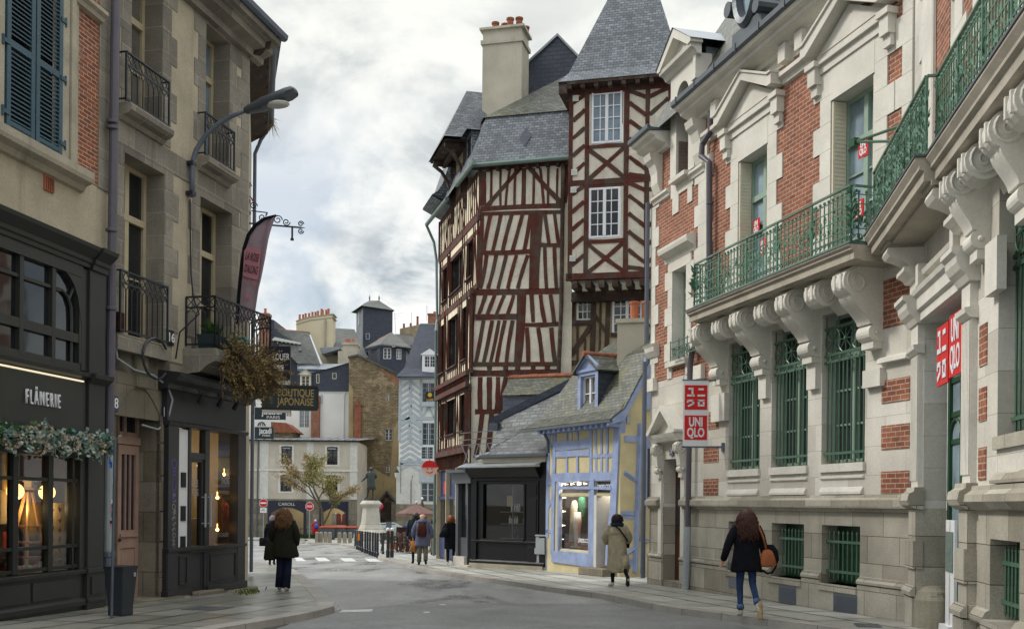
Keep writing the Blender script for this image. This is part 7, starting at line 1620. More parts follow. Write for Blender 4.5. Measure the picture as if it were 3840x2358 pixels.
zp=TWR.m(*z4(1250,168))[1];p1,p2=(TWR.m(*z4(1207,168))[0],1.6,zp),(TWR.m(*z4(1298,172))[0],1.6,zp)
b=MB()
for i in range(4):j=(i+1) % 4;b.face([e[i],e[j],m_[j],m_[i]])
b.face([m_[0],m_[1],p1]);b.face([m_[1],m_[2],p2,p1]);b.face([m_[2],m_[3],p2]);b.face([m_[3],m_[0],p1,p2]);b.build('roof','slate_far',g)
b=MB()
for p in (p1,p2):b.cut();b.lathe([(.07,-.1),(.05,.12),(.12,.24),(.06,.36),(.09,.46),(.025,.52),(.01,.7)],p,8)
b.build('finial','zinc_dark',g)
q0,q1=TWR.m(*z4(1105,425),.5),TWR.m(*z4(1140,305),.5);wf=window(g,0,.5,0,q1[1]-q0[1],-.04,'white_worn','dark_glass',2,4,.06,.025,2);ang=math.atan2(P1[1]-P0[1],P1[0]-P0[0]);wf.matrix_local=Matrix.Translation((P0[0]+(P1[0]-P0[0])*.33,P0[1]+(P1[1]-P0[1])*.33,q0[1])) @ Matrix.Rotation(ang,4,'Z')
h=quad_holes(TWR,((1190,505,1226,562),),z4,-1.6)[0];window(g,*h,-1.75,'grey_blue','dark_glass',1,1,.06,.03,1)
# house below the tower
LH=FD(114);g=E('slate_cottage',LH,'slate roofed house with two white windows below the square tower','building')
hs=quad_holes(LH,((1356,640,1428,745),(1480,650,1524,750)),z4);x0,x1=LH.m(*z4(1175,800))[0],LH.m(*z4(1525,800))[0];zt=LH.m(*z4(1400,630))[1]
b=MB();shell(b,LH.m(*z4(1320,700))[0],x1+.5,2,zt,hs,0,6);b.face([(LH.m(*z4(1320,700))[0],0,2),(LH.m(*z4(1320,700))[0],0,zt),(x0,3,zt),(x0,3,2)]);b.build('wall','slate_blue',g)
for h in hs:window(g,*h,-.03,'white_paint','dark_glass',2,3,.07,.03,2)
q=[LH.m(*z4(*v),y)+(y,) for v,y in (((1172,650),2.6),((1335,608),-.5),((1615,640),-.5),((1430,498),3.5))];v=[(a,y,z) for a,z,y in q]
b=MB();b.face([v[0],v[1],v[3]]);b.face([v[1],v[2],v[3]]);b.face([v[2],(v[2][0],7,v[2][2]),v[3]]);b.build('roof','slate_far',g,solid=.15)
b=MB();b.tube([(v[0][0],v[0][1],v[0][2]),v[1],v[2]],.05,6);b.build('gutter','zinc',g)
b=MB();b.tube([v[3],((v[0][0]+v[3][0])/2,3.1,(v[3][2]*.55+v[0][2]*.45)),],.07,6);b.build('ridge','terracotta',g)
BRF=FD(120);g=E('long_slate_roof',BRF,'long weathered slate roof running behind the cream chimney to the tower','building')
q=[BRF.m(*z4(*v),y)+(y,) for v,y in (((870,458),2),((1080,470),2),((1215,742),-5),((870,700),-5))];b=MB();b.face([(a,y,z) for a,z,y in q]);b.build('roof','slate_far',g,solid=.15);b=MB();b.tube([(q[0][0],2,q[0][1]),(q[1][0],2,q[1][1])],.07,6);b.build('ridge','terracotta',g)
BW=FD(130);g=E('rear_gable_house',BW,'grey rendered rear wall with small chimney pots between tower and white timbered house','building')
b=poly(BW,((1510,460),(1700,418),(1700,900),(1510,900)),0,5);b.build('wall','plaster_old',g)
b=MB()
for zx,zy_,h in ((1545,448,.55),(1610,432,.4),(1674,418,1.05)):x,z=BW.m(*z4(zx,zy_));b.cut();b.lathe([(.15,-.2),(.12,h*.8),(.15,h*.85),(.13,h)],(x,.5,z),8)
b.build('chimney_pot','ridge_tile',g)
q=[BW.m(*z4(*v),y)+(y,) for v,y in (((1465,512),0),((1630,520),0),((1660,620),-4),((1465,620),-4))];b=MB();b.face([(a,y,z) for a,z,y in q]);b.build('roof','slate_far',g,solid=.1)
for k,(zx,za_,zb_) in enumerate(((1460,310,505),(1618,305,520),(1765,240,380))):
    x,z0_=BW.m(*z4(zx,zb_),-.5);z1_=BW.m(*z4(zx,za_),-.5)[1];b=MB();b.tube([(x+.15*(k == 0),-.5,z0_),(x,-.5,z1_)],.02,5)
    if k != 1:
        for q in range(3):b.tube([(x-.1,-.5,z1_-.15-q*.3),(x+1.0-q*.3,-.5,z1_+.0-q*.3) if k == 0 else (x+.25,-.5,z1_-.15-q*.25)],.012,4)
    tag(b.build('tv_antenna','zinc_dark',mw=BW),('leaning television antenna right of the square tower','thin mast above the rear gable roofs','straight television antenna beside the timber house')[k],'antenna')
# white house with grey-blue timbers
WB=FD(98);g=E('white_timber_house',WB,'white house with pale grey herringbone timbers and blue slate mansard beside the timber house','building')
x0,xr=WB.m(*z4(1505,1100))[0],WB.m(*z4(1960,1100))[0];ze=WB.m(*z4(1600,925))[1];zg=WB.m(*z5(1400,318))[1]
hs=quad_holes(WB,((1722,968,1842,1165),(1722,1345,1842,1560)),z4)+quad_holes(WB,((1468,160,1566,262),),z5)
b=MB();shell(b,x0,xr,zg,ze,hs,0,7);b.build('wall','white_render',g)
for h in hs:window(g,*h,.02,'grey_blue','dark_glass',3,4,.07,.03,2)
b=MB()
def wb(a,c,w,f=z4):p,q=WB.m(*f(*a)),WB.m(*f(*c));_tk[0]=(_tk[0]+1) % 7;y=-.03-_tk[0]*.004;b.bar((p[0],y,p[1]),(q[0],y,q[1]),w,.08,up=(0,1,0))
wb((1515,930),(1505,1520),.22);wb((1612,940),(1608,1520),.24);wb((1712,940),(1710,1560),.22);wb((1500,935),(1900,920),.24);wb((1500,1305),(1860,1305),.3);wb((1700,1175),(1860,1178),.2)
for k in range(7):wb((1520,1015+k*56),(1605,960+k*56),.2);wb((1615,960+k*56),(1705,1030+k*56),.2)
for k in range(9):wb((1518,1375+k*52),(1605,1320+k*52),.2);wb((1612,1322+k*52),(1706,1385+k*52),.2)
wb((1790,1190),(1720,1300),.18);wb((1780,1190),(1840,1300),.18);wb((1290,278),(1600,280),.2,z5);wb((1290,300),(1600,303),.16,z5)
b.build('timbers','grey_blue',g)
sh_=quad_holes(WB,((1466,450,1576,610),),z5)
b=MB();b.wall(x0-.2,xr,-.4,zg,sh_,y=-.02,depth=.15);b.build('ground_floor','cream_render',g).data.materials[0]=MAT['white_worn']
for h in sh_:window(g,*h,.05,'grey_blue','dim_glass',2,3,.09,.04,2)
q0,q1=WB.m(*z5(1456,448)),WB.m(*z5(1580,342));MB().box(q0[0],q1[0],-.1,0,q0[1],q1[1]).build('sign_board','grey_blue',g)
b=MB();zq=WB.m(*z5(1400,625))[1];b.wall(x0-.2,xr,-.4,zq,y=-.06,depth=.02);b.build('stone_base','granite_dark',g)
b=MB();v=[WB.m(*z4(*q),y)+(y,) for q,y in (((1478,910),-.9),((1985,915),-.9),((1935,860),-.1),((1555,830),-.1),((1900,418),3),((1703,415),3))];v=[(a,y,z) for a,z,y in v]
b.face([v[0],v[1],v[2],v[3]]);b.face([v[3],v[2],v[4],v[5]]);b.face([v[0],v[3],(v[3][0],6,v[3][2]),(v[0][0],6,v[0][2])]);b.face([v[3],v[5],(v[5][0],6,v[5][2]),(v[3][0],6,v[3][2])]);b.build('roof','slate_blue',g,solid=.08)
b=MB();b.bar(v[5],v[4],.14,.1);b.build('ridge','zinc',g)
dq=quad_holes(WB,((1722,700,1862,880),),z4,-.35)[0];dw_=quad_holes(WB,((1742,715,1846,825),),z4,-.35)[0]
b=MB();b.wall(*dq,[dw_],y=-.35,depth=.15);b.face([(dq[0],-.35,dq[2]),(dq[0],-.35,dq[3]),(dq[0],2,dq[3]),(dq[0],2,dq[2])]);xm=(dq[0]+dq[1])/2;b.pri([(dq[0]-.18,dq[3]-.05),(dq[1]+.18,dq[3]-.05),(xm,dq[3]+.5)],-.45,1);b.box(dq[0]-.1,dq[1]+.1,-.45,-.3,dq[2]-.12,dq[2]);d=b.build('dormer','white_paint',g);window(d,*dw_,-.3,'white_paint','dark_glass',4,3,.06,.025,2)
b=MB();q0,q1=WB.m(*z4(1775,410),3),WB.m(*z4(1870,315),3);b.box(q0[0],q1[0],3,5,q0[1]-1,q1[1]);b.box(q0[0]-.05,q1[0]+.05,2.95,5.05,q1[1]-.15,q1[1]);b.build('chimney','brick_left',g);b=MB();b.lathe([(.15,0),(.12,.34)],(WB.m(*z4(1838,315),4)[0],4,q1[1]),8);b.build('chimney_pot','terracotta',g)
q0,q1=WB.m(*z4(1752,1160),-.3),WB.m(*z4(1836,1055),-.3);b=MB();b.box(q0[0],q1[0],-.3,-.26,q0[1],q1[1]);sg_=b.build('letting_board','ink',mw=WB);tag(sg_,'small black letting board with a yellow disc in the window of the white timbered house','sign')
b=MB();xm=(q0[0]+q1[0])/2;b.pri([(xm+.2*math.cos(k*math.pi/8),q1[1]-.28+.2*math.sin(k*math.pi/8)) for k in range(16)],-.31,-.3);b.build('disc','garment_6',sg_);text('A LOUER','lettering','garment_6',sg_,T(xm,-.31,q0[1]+.30),.22,.01,fit=.66,bold=.006);text('079 29 39','lettering','white_sign',sg_,T(xm,-.31,q0[1]+.11),.2,.01,fit=.66)
b=MB();b.bar((WB.m(*z4(1712,1160),-.4)[0],-.4,WB.m(*z4(1712,1170),-.4)[1]),(xr,-.4,WB.m(*z4(1712,1170),-.4)[1]),.14,.4);b.build('sill','grey_blue',g)
# lantern, banner on that house
x,z=WB.m(*z5(1270,360),-.5);g=E('wall_lantern',WB.mat() @ T(x,-.5,z),'black four sided street lantern on a wall bracket at the corner of the white house','lantern')
b=MB();b.tube([(.3,.4,.5),(0,0,.5),(0,0,.1)],.025,6);b.tube([(.32,.4,.5),(.32,.4,-2)],.02,5);b.lathe([(.04,.2),(.12,.1),(.22,-.1),(.21,-.12)],(0,0,0),6);b.build('bracket','black_iron',g);b=MB();b.lathe([(.2,-.12),(.13,-.55),(.06,-.6)],(0,0,0),6);b.build('glass','white_worn',g);
x,z=WB.m(*z5(1386,520),-.5);b=MB();z1_=WB.m(*z5(1386,430),-.5)[1];z0_=WB.m(*z5(1386,620),-.5)[1];b.box(x-.07,x+.07,-.55,-.5,z0_,z1_);o=tag(b.build('vertical_banner','banner_cloth',mw=WB),'narrow purple vertical banner on the cream ground floor wall','banner');b=MB();b.tube([(x+.05,-.4,z1_),(x+.12,-.4,z1_+.45)],.025,5);b.build('pole','black_iron',o)
# ---------------------------------------------------------------- tree on the square
def tree(p,Ht,spread,seed,label):
    rr=random.Random(seed);g=E('small_tree',placed(p),label,'tree');b=MB();tips=[]
    def br(q,d,L,r,dep):
        e=q+d*L;mid=q+d*L*.5+rdir(rr)*L*.07;b.tube([q,mid,e],[r,r*.82,r*.62],6 if dep < 2 else 4,cap=False)
        if dep >= 4:tips.append((q,e));return
        if dep >= 2:tips.append((mid,e))
        for k in range(3 if dep < 3 else 4):
            a=rr.uniform(0,6.28);s=rr.uniform(.45,.95);nd=(d+Vector((math.cos(a)*s*spread,math.sin(a)*s*spread,rr.uniform(-.1,.35)))).normalized()
            if dep > 2:nd.z -= .22*rr.random()
            br(e if k else mid,nd.normalized(),L*rr.uniform(.6,.82),r*.6,dep+1)
    br(Vector((0,0,-.2)),Vector((.06,0,1)).normalized(),Ht*.31,Ht*.019,0)
    b.build('trunk','bark',g,sm=True)
    c=MB()
    for q,e in tips:
        n=rr.choice((40,55,75));low=.5 if e.z < Ht*.62 else 1
        for k in range(int(n*(1.5 if abs(e.x) < 1.6 else .8))):
            t=rr.random()*1.15;o=q+(e-q)*t+rdir(rr)*.5*rr.random();c.k=rr.choice((0,0,1,2) if abs(e.x-.2) < 1.5 else (1,2,2));leaf(c,o,(rdir(rr)+Vector((0,0,-.5))).normalized()*rr.uniform(.10,.2),rdir(rr),.042)
    c.build('crown',['leaf_olive','leaf_dull','leaf_tan'],g);return g
p=gp(1190,2016);p=Vector((-17.0,93,GS*93));p.x=(1200-1920)/4020*93
tree(p,9.0,1.2,15,'small spreading tree with thin olive spring foliage in front of the beige shop building')
# clouds of plants at the shop foot
b=MB();rr=random.Random(3)
for k in range(600):px=rr.uniform(1120,1200);q=Vector(((px-1920)/4020*94.5+rr.uniform(-.1,.1),94.5+rr.uniform(-.5,.5),GS*94.5));leaf(b,q,Vector((rr.uniform(-.1,.1),rr.uniform(-.1,.1),rr.uniform(.2,.5))),rdir(rr),.04)
tag(b.build('low_plants','leaf_green'),kind='stuff')
b=MB();x0,x1=(1118-1920)/4020*94,(1205-1920)/4020*94
for z in (.25,.85):b.bar((x0,94,GS*94+z),(x1,94,GS*94+z),.05)
for k in range(9):b.bar((x0+(x1-x0)*k/8,94,GS*94),(x0+(x1-x0)*k/8,94,GS*94+.9),.05)
tag(b.build('low_railing','black_iron'),'low dark railing around the planting under the small tree','railing')
# ---------------------------------------------------------------- signs and hanging things on the left street side
def panel(name,label,cat,D,c0,c1,m,th=.05,group=None,tilt=0):
    "flat board seen between two pixel corners at depth D, facing down the street"
    p,q=at(*c0,D),at(*c1,D);w_,h_=q.x-p.x,p.z-q.z
    g=E(name,Matrix.Translation(((p.x+q.x)/2,D,(p.z+q.z)/2)) @ Matrix.Rotation(tilt,4,'Z'),label,cat,group);MB().box(-w_/2,w_/2,0,th,-h_/2,h_/2).build('board',m,g);return g,w_,h_
g,w_,h_=panel('hanging_sign','dark projecting shop board reading boutique japonaise in gold letters','sign',25.5,(985,1450),(1187,1530),'teal_sign',.12,tilt=rad(13))
text('BOUTIQUE\nJAPONAISE','lettering','gold',g,T(.14,-.008,.0),.25,.006,fit=.86,bold=.003)
b=MB();b.box(-w_/2-.02,w_/2+.02,-.03,.15,h_/2-.0,h_/2+.05);b.box(-w_/2-.02,w_/2+.02,-.03,.15,-h_/2-.05,-h_/2);b.box(w_/2,w_/2+.04,-.028,.148,-h_/2,h_/2);b.box(-w_/2-.5,-w_/2,.02,.08,-.03,.03);b.build('frame','shop_grey_dark',g)
g,w_,h_=panel('letting_board','tall navy and white property board partly hidden by the dried tree','sign',30,(985,1297),(1087,1547),'navy',.06)
MB().box(-w_/2,w_/2,-.006,0,-h_/2,-.04).build('lower_panel','white_worn',g);text('A LOUER','lettering','white_sign',g,T(.06,-.012,.62),.26,.004,fit=.62,bold=.004);text('85','lettering','navy',g,T(.26,-.012,-.72),.2,.004);b=MB();b.box(.12,.2,-.01,0,.2,.36);b.box(.02,.2,-.01,0,.36,.40);b.build('logo','white_sign',g)
for k,(c0,c1,s) in enumerate((((955,1527),(1070,1573),1),((955,1600),(1026,1645),.8))):
    g,w_,h_=panel('shop_board',('slate blue blade sign with a white script name, upper and larger one','slate blue blade sign with a white script name, lower and smaller one')[k],'sign',33+5*k,c0,c1,'teal_sign',.08,'slate blue blade signs beside the corner shop')
    t=text('jacadi','script_lettering','white_sign',g,T(.06*s,-.006,.08*s),.34*s,.004,fit=w_*.66,bold=.006);text('PARIS','lettering','white_sign',g,T(.10*s,-.006,-.12*s),.13*s,.004,fit=w_*.42)
g,w_,h_=panel('shop_emblem','white emblem board with a black arch pattern between the blade signs','sign',36,(962,1578),(1000,1598),'white_sign',.05);b=MB();b.tube([(-.13,-.01,-.08),(-.08,-.01,.02),(0,-.01,.05),(.08,-.01,.02),(.13,-.01,-.08)],.02,5);[b.bar((x,-.01,-.08),(x,-.01,.0),.02) for x in (-.04,.04)];b.build('mark','ink',g)
# ironwork sign bracket on the side street wall
BRK=Fr(*L3.w(2.5,0,0)[:2],.973,.229);za=BRK.m(1000,842)[1]
g=E('sign_bracket',BRK,'rusty black wrought iron sign bracket with scrolls high on the corner house','bracket')
b=MB();b.bar((0,0,za),(1.18,0,za-.02),.05,.03);b.bar((.05,0,za+.3),(.42,0,za+.28),.03,.02);b.bar((.42,0,za+.28),(.38,0,za+.2),.03);b.bar((1.0,0,za),(1.0,0,za-.3),.045);b.box(.96,1.04,-.03,.03,za-.34,za-.29);b.tube([(1.18,0,za-.02),(1.3,0,za-.02)],[.02,.006],6);b.build('arm','black_iron',g)
b=MB()
for c,r,s in (((.1,za+.42),.09,1),((.3,za+.16),.09,-1),((.66,za+.13),.11,1),((.86,za+.09),.09,-1),((1.2,za+.07),.07,1),((1.2,za-.1),.07,-1)):
    b.cut();b.tube([(c[0]+r*(1-.75*k/18)*math.cos(k*.5),0,c[1]+s*r*(1-.75*k/18)*math.sin(k*.5)) for k in range(19)],.014,5)
b.build('scroll','black_iron',g)
b=MB()
for c,r in (((-.06,za+.5),.14),((-.05,za+.85),.1),((-.04,za+.2),.08)):b.tube([(c[0]+r*(1-.75*k/18)*math.cos(k*.55),-.1,c[1]+r*(1-.75*k/18)*math.sin(k*.55)) for k in range(19)],.016,5)
b.bar((-.05,-.1,za-.1),(-.05,-.1,za+1.3),.03);b.build('wall_scroll','ridge_tile',g)
# feather banner
DB=22.0;g=E('feather_banner',at(893,1200,DB),'dusty mauve feather banner with a pink panel and star standing on the corner balcony','banner');o=at(893,1200,DB)
def bp(px,py,dy=0):return at(px,py,DB)-o+Vector((0,dy,0))
edge=[(886,1215),(890,1160),(896,1080),(904,1000),(914,930),(930,880),(955,845),(990,820),(1034,806)];right=[(950,1190),(957,1165),(970,1085),(982,1040),(996,970),(1008,900),(1018,860),(1026,830),(1034,808)]
b=MB();L=30;rows=[]
def ip(c,t):i=min(int(t*(len(c)-1)),len(c)-2);u=t*(len(c)-1)-i;return (c[i][0]*(1-u)+c[i+1][0]*u,c[i][1]*(1-u)+c[i+1][1]*u)
for r in range(L+1):
    t=r/L;a,c=ip(edge,t),ip(right,t);rows.append([bp(a[0]+(c[0]-a[0])*s/10,a[1]+(c[1]-a[1])*s/10,.05*math.sin(s*.9+t*4)*(s/10)) for s in range(11)])
n0=0;b.add([p for r in rows for p in r],[(i*11+k,i*11+k+1,(i+1)*11+k+1,(i+1)*11+k) for i in range(L) for k in range(10)]);cl=b.build('cloth','banner_cloth',g,sm=True,solid=.012)
b=MB();b.tube([bp(*p) for p in edge],[.03]*8+[.012],8);b.build('pole','black_iron',g);b=MB();b.add([bp(a[0]-1,a[1],-.03) for a in edge]+[bp(a[0]+9,a[1]+5,-.03) for a in edge],[(i,i+9,i+10,i+1) for i in range(8)]);b.build('sleeve','bag_black',g,solid=.02)
b=MB();pk=[(914,1035),(919,945),(931,926),(975,937),(982,948),(973,1040),(968,1052),(925,1042)];b.face([bp(*p,-.075) for p in pk]);b.build('panel','banner_pink',cl,solid=.006)
M0=Matrix.Rotation(rad(5),4,'Y')
for s,px,py,z,f,m in (('LA ROSE',950,968,.17,.27,'banner_ink'),("D'ALONG",946,1015,.17,.27,'banner_ink'),('BIJOUX',938,1062,.10,.30,'banner_pink')):v=bp(px,py,-.095);text(s,'lettering',m,cl,T(*v) @ Matrix.Rotation(rad(12),4,'Y'),z*1.35,.003,fit=f,flip=(s == 'BIJOUX'))
b=MB();c=bp(932,1112,-.09);b.pri([(c.x+(.075 if k % 2 == 0 else .03)*math.sin(k*math.pi/5),c.z+(.095 if k % 2 == 0 else .04)*math.cos(k*math.pi/5)) for k in range(10)],c.y-.004,c.y+.004);b.build('star','banner_pink',cl)
# smiling face sign
FS=at(1611,1757,42.5);g=E('face_sign',FS,'round smiling face sign with a red cap on the corner of the timber house','sign')
R0=.30;b=MB();b.pri([(R0*math.cos(t),R0*.95*math.sin(t)-.02) for t in [k*math.pi/14 for k in range(28)]],0,.05);
for s in (-1,1):b.pri([(s*R0+.05*math.cos(k*math.pi/5),.03+.06*math.sin(k*math.pi/5)) for k in range(10)],.01,.045)
paint('face_pink','e3b5a4',.5);b.build('face','face_pink',g);b=MB();b.pri([(-R0*1.02,.06),*[(-R0*1.02*math.cos(k*math.pi/10),.06+.27*math.sin(k*math.pi/10)) for k in range(1,10)],(R0*1.02,.06)],-.02,.07);b.box(-.015,.015,0,.05,.32,.38);b.build('cap','red_sign',g)
b=MB();b.tube([(-.13+.26*k/8,-.012,-.10-.06*math.sin(math.pi*k/8)) for k in range(9)],.012,5);b.build('mouth','ink',g);b=MB()
for x in (-.09,.09):b.cut().ball((x,-.01,-.0),.022,.02,.022,8,6)
b.build('eye','ink',g);b=MB();b.bar((.3,.03,-.1),(.62,.2,-.1),.03);b.build('bracket','black_iron',g)
b=MB();p=[TL.w(-3.2,-.32,5.45),TL.w(-3.0,-.7,5.5),TL.w(-2.7,-1.0,5.42)]
# ---------------------------------------------------------------- red and white signs on the right
def kana(par,w_,h_,m,y,ox=0,oz=0):
    "the four blocky characters of the red sign, as bars on a unit square"
    b=MB();t=.045*h_
    def B(x0,z0,x1,z1):b.box(ox+min(x0,x1)*w_,ox+max(x0,x1)*w_,y-.008,y,oz+min(z0,z1)*h_,oz+max(z0,z1)*h_)
    k=.085
    b.cut();B(-.34,.34,-.12,.34+.0+k);B(-.20,.08,-.12,.36);B(-.40,.04,-.06,.04+k)                       # yu
    b.cut();B(.10,.32,.34,.32+k);b.cut();B(.06,.04,.40,.04+k)                                             # ni
    b.cut();B(-.34,-.10-k,-.08,-.10);B(-.16,-.30,-.08,-.12);b.bar((ox-.12*w_,y-.004,oz-.28*h_),(ox-.36*w_,y-.004,oz-.40*h_),.08*h_,.008,up=(0,1,0));b.bar((ox-.34*w_,y-.004,oz-.12*h_),(ox-.38*w_,y-.004,oz-.24*h_),.07*h_,.008,up=(0,1,0))   # ku
    b.cut();B(.08,-.10-k,.38,-.10);B(.08,-.40,.38,-.40+k);B(.08,-.34,.16,-.14);B(.30,-.34,.38,-.14)   # ro
    b.build('character',m,par)
SY=-1.0;p=at(2610,1675,23.2)
g=E('hanging_sign',Matrix.Translation(at(2609,1550,22.4)),'white vertical hanging sign with two red squares of white characters on the brick building','sign')
HW_,HH=.265,.695;b=MB();b.box(-HW_,HW_,-.012,.012,-HH,HH);b.build('board','white_sign',g);b=MB();b.tube([(-HW_-.02,0,HH),(HW_+.45,0,HH+.0)],.018,6);b.tube([(-HW_-.02,0,-HH),(HW_+.5,0,-HH)],.022,6);b.box(HW_+.28,HW_+.4,-.06,.06,-HH-.09,-HH+.09);b.tube([(-HW_,0,HH),(-HW_+.02,0,HH+.12)],.006,4);b.build('bracket','pipe_slate',g)
for s,z in ((0,.335),(1,-.295)):
    MB().box(-.235,.235,-.018,-.012,z-.255,z+.255).build('red_square','red_sign',g)
    if s == 0:kana(g,.47,.47,'white_sign',-.019,0,z)
    else:text('UNI\nQLO','lettering','white_sign',g,T(0,-.021,z),.26,.003,fit=.36,bold=.009)
for k,q in enumerate(((1.58,2.24),(2.29,2.98))):
    g=E('hanging_sign',PV.mat() @ T((q[0]+q[1])/2,.13,3.78+.04*k),('red hanging panel with white blocky characters inside the stone doorway, farther one','red hanging panel with white roman letters inside the stone doorway, nearer one')[k],'sign','red panels in the doorway')
    w_=min(q[1]-q[0],1.0);MB().box(-w_/2,w_/2,0,.03,-.40,.40).build('board','red_sign',g)
    if k == 0:kana(g,w_,.80,'white_sign',-.004)
    else:text('UNI\nQLO','lettering','white_sign',g,T(0,-.006,0),.42,.003,fit=w_*.74,bold=.01)
for k,(px,py,y) in enumerate(((2838,850,.25),(3240,555,.25),(2862,925,.25),(3222,785,.25))):
    x,z=RB.m(px,py,y);g=E('window_sticker',RB.mat() @ T(x,y-.015,z),('small red square sticker on the upper pane of the left first floor window','small red square sticker on the upper pane of the right first floor window','red square sticker low on the left first floor window behind the railing','red square sticker low on the right first floor window behind the railing')[k],'sticker','red window stickers')
    MB().box(-.14,.14,0,.008,-.15,.15).build('square','red_sign',g);text('UNI\nQLO','lettering','white_sign',g,T(0,-.004,0),.14,.002,fit=.2,bold=.006)
x,z=RB.m(2527,1690);x,z=-5.75,3.06;b=MB();b.box(-.1,.1,-.02,0,-.12,.12);o=tag(b.build('number_plate','enamel_blue',mw=RB.mat() @ T(x,-.02,z)),'blue house number plate above the doorway of the brick building','house number');text('5','digits','white_sign',o,T(0,-.024,0),.18,.002)
b=MB();q0=RB.mx(3110);x,z=PV.m(3280,700,-.5)
g=E('flag_bracket',RB.mat() @ T(2.3,-.80,7.0),'green metal arm reaching out from the high balcony railing','bracket');q=RB.m(3206,533,-.8);r_=RB.m(3350,530,-.8);r2_=RB.m(3380,472,-.8);s_=(2.3,7.0)
b=MB();b.tube([(q[0]-2.3,0,q[1]-7),(r_[0]-2.3,.0,r_[1]-7)],.022,6);b.tube([(q[0]-2.3,0,q[1]-7),(r2_[0]-2.3,0,r2_[1]-7)],.022,6);b.build('arm','green_paint',g);b=MB();b.box(q[0]-2.4,q[0]-2.24,-.05,.05,q[1]-7.07,q[1]-6.95);b.build('socket','green_dark',g)
# pavement sign by the door
p=gp(3545,2380);g=E('advert_board',Matrix.Translation(PV.w(1.55,.35,0)) @ Matrix.Rotation(math.atan2(PV.x[1],PV.x[0]),4,'Z'),'slim white advertising board standing in the stone doorway','advert board')
b=MB();b.box(-.04,.04,-.02,.02,.1,1.55);b.box(-.25,.25,-.02,.02,.12,1.56);b.pri([(-.3,0),(.3,0),(.26,.12),(-.26,.12)],-.1,.1);b.build('board','white_sign',g);b=MB();b.box(-.2,.2,-.03,-.022,.85,1.4);b.build('print','garment_8',g)
# ---------------------------------------------------------------- statue pedestal, bollards, street signs
PD=86;pc=Vector(((1391-1920)/4020*PD,PD,GS*PD));g=E('statue_pedestal',placed(pc),'pale stone octagonal pedestal with stepped base in the middle of the square','pedestal')
k=PD/4020/2.16;ht=lambda y:(920-y)*k
b=MB();b.lathe([(142*k,-.2),(150*k,ht(905)),(142*k,ht(904)),(138*k,ht(862)),(118*k,ht(838)),(100*k,ht(832)),(100*k,ht(822)),(84*k,ht(790)),(84*k,ht(782)),(80*k,ht(770)),(68*k,ht(655)),(72*k,ht(650)),(90*k,ht(630)),(92*k,ht(620)),(74*k,ht(600)),(70*k,ht(596)),(.01,ht(595))],(0,0,0),8,a0=math.pi/8);b.build('stone','pedestal_stone',g,bevel=.02);b=MB();b.lathe([(56*k,0),(56*k,.14),(.01,.15)],(0,0,ht(596)),8,a0=math.pi/8);b.build('bronze_plinth','statue_bronze',g)
STAT=pc+Vector((0,0,ht(596)+.14))
def bollard_stone():
    g=E('stone_bollard',placed((0,0,0)),'low square granite bollard on the kerb of the square','bollard','granite bollards along the kerb');b=MB();b.loft([[(-.125*s,-.125*s,z),(.125*s,-.125*s,z),(.125*s,.125*s,z),(-.125*s,.125*s,z)] for s,z in ((1,-.1),(.92,.66),(.8,.72),(.5,.76))]);b.build('stone','bollard_stone',g);return g
def bollard_iron():
    g=E('iron_bollard',placed((0,0,0)),'slim black iron bollard with a ball head along the square','bollard','black bollards along the square');b=MB();b.lathe([(.07,-.1),(.07,.12),(.055,.14),(.05,.82),(.06,.84),(.06,.87),(.04,.89)],(0,0,0),10);b.build('post','black_iron',g);MB().ball((0,0,.94),.065,n=10,m=8).build('ball','black_iron',g);return g
def kpos(px,py):return gp(px,py)
sb=bollard_stone()
for i,(x,y) in enumerate(((623,935),(655,935),(692,936),(727,938),(756,910),(805,940),(848,942),(892,940))):
    m=placed(kpos(*z5(x,y)));
    if i == 0:sb.matrix_world=m
    else:dup(sb,m)
ib=bollard_iron();first=True
def z9(x,y):return (1300+x/4.086,1750+y/4.086)
for i,(x,y) in enumerate(((130,1210),(158,1235),(215,1255),(240,1270),(283,1285),(318,1295),(355,1315),(398,1330),(437,1340),(473,1355),(555,1335))):
    m=placed(kpos(*z9(x,y)))
    if first:ib.matrix_world=m;first=False
    else:dup(ib,m)
o=dup(ib,placed(kpos(*z9(188,1245))),'slim iron bollard with an orange band among the black ones')
for ch in o.children:
    if 'post' in ch.name:b=MB();b.lathe([(.07,.45),(.075,.5),(.075,.78),(.07,.82)],(0,0,0),10);b.build('band','garment_2',o)
wbm=None
for i,(x,y) in enumerate(((630,1385),(693,1385))):
    m=placed(kpos(*z9(x,y)))
    if i == 0:
        wbm=E('white_headed_bollard',m,'taller dark bollard with a white head at the crossing, left of the two','bollard','white headed bollards at the crossing');b=MB();b.lathe([(.08,-.1),(.08,.3),(.06,.34),(.06,1.02),(.075,1.04),(.075,1.08),(.06,1.1)],(0,0,0),12);b.build('post','black_iron',wbm);b=MB();b.smooth=True;b.ball((0,0,1.16),.075,n=12,m=8);b.build('head','white_sign',wbm)
    else:dup(wbm,m,'taller dark bollard with a white head at the crossing, right of the two')
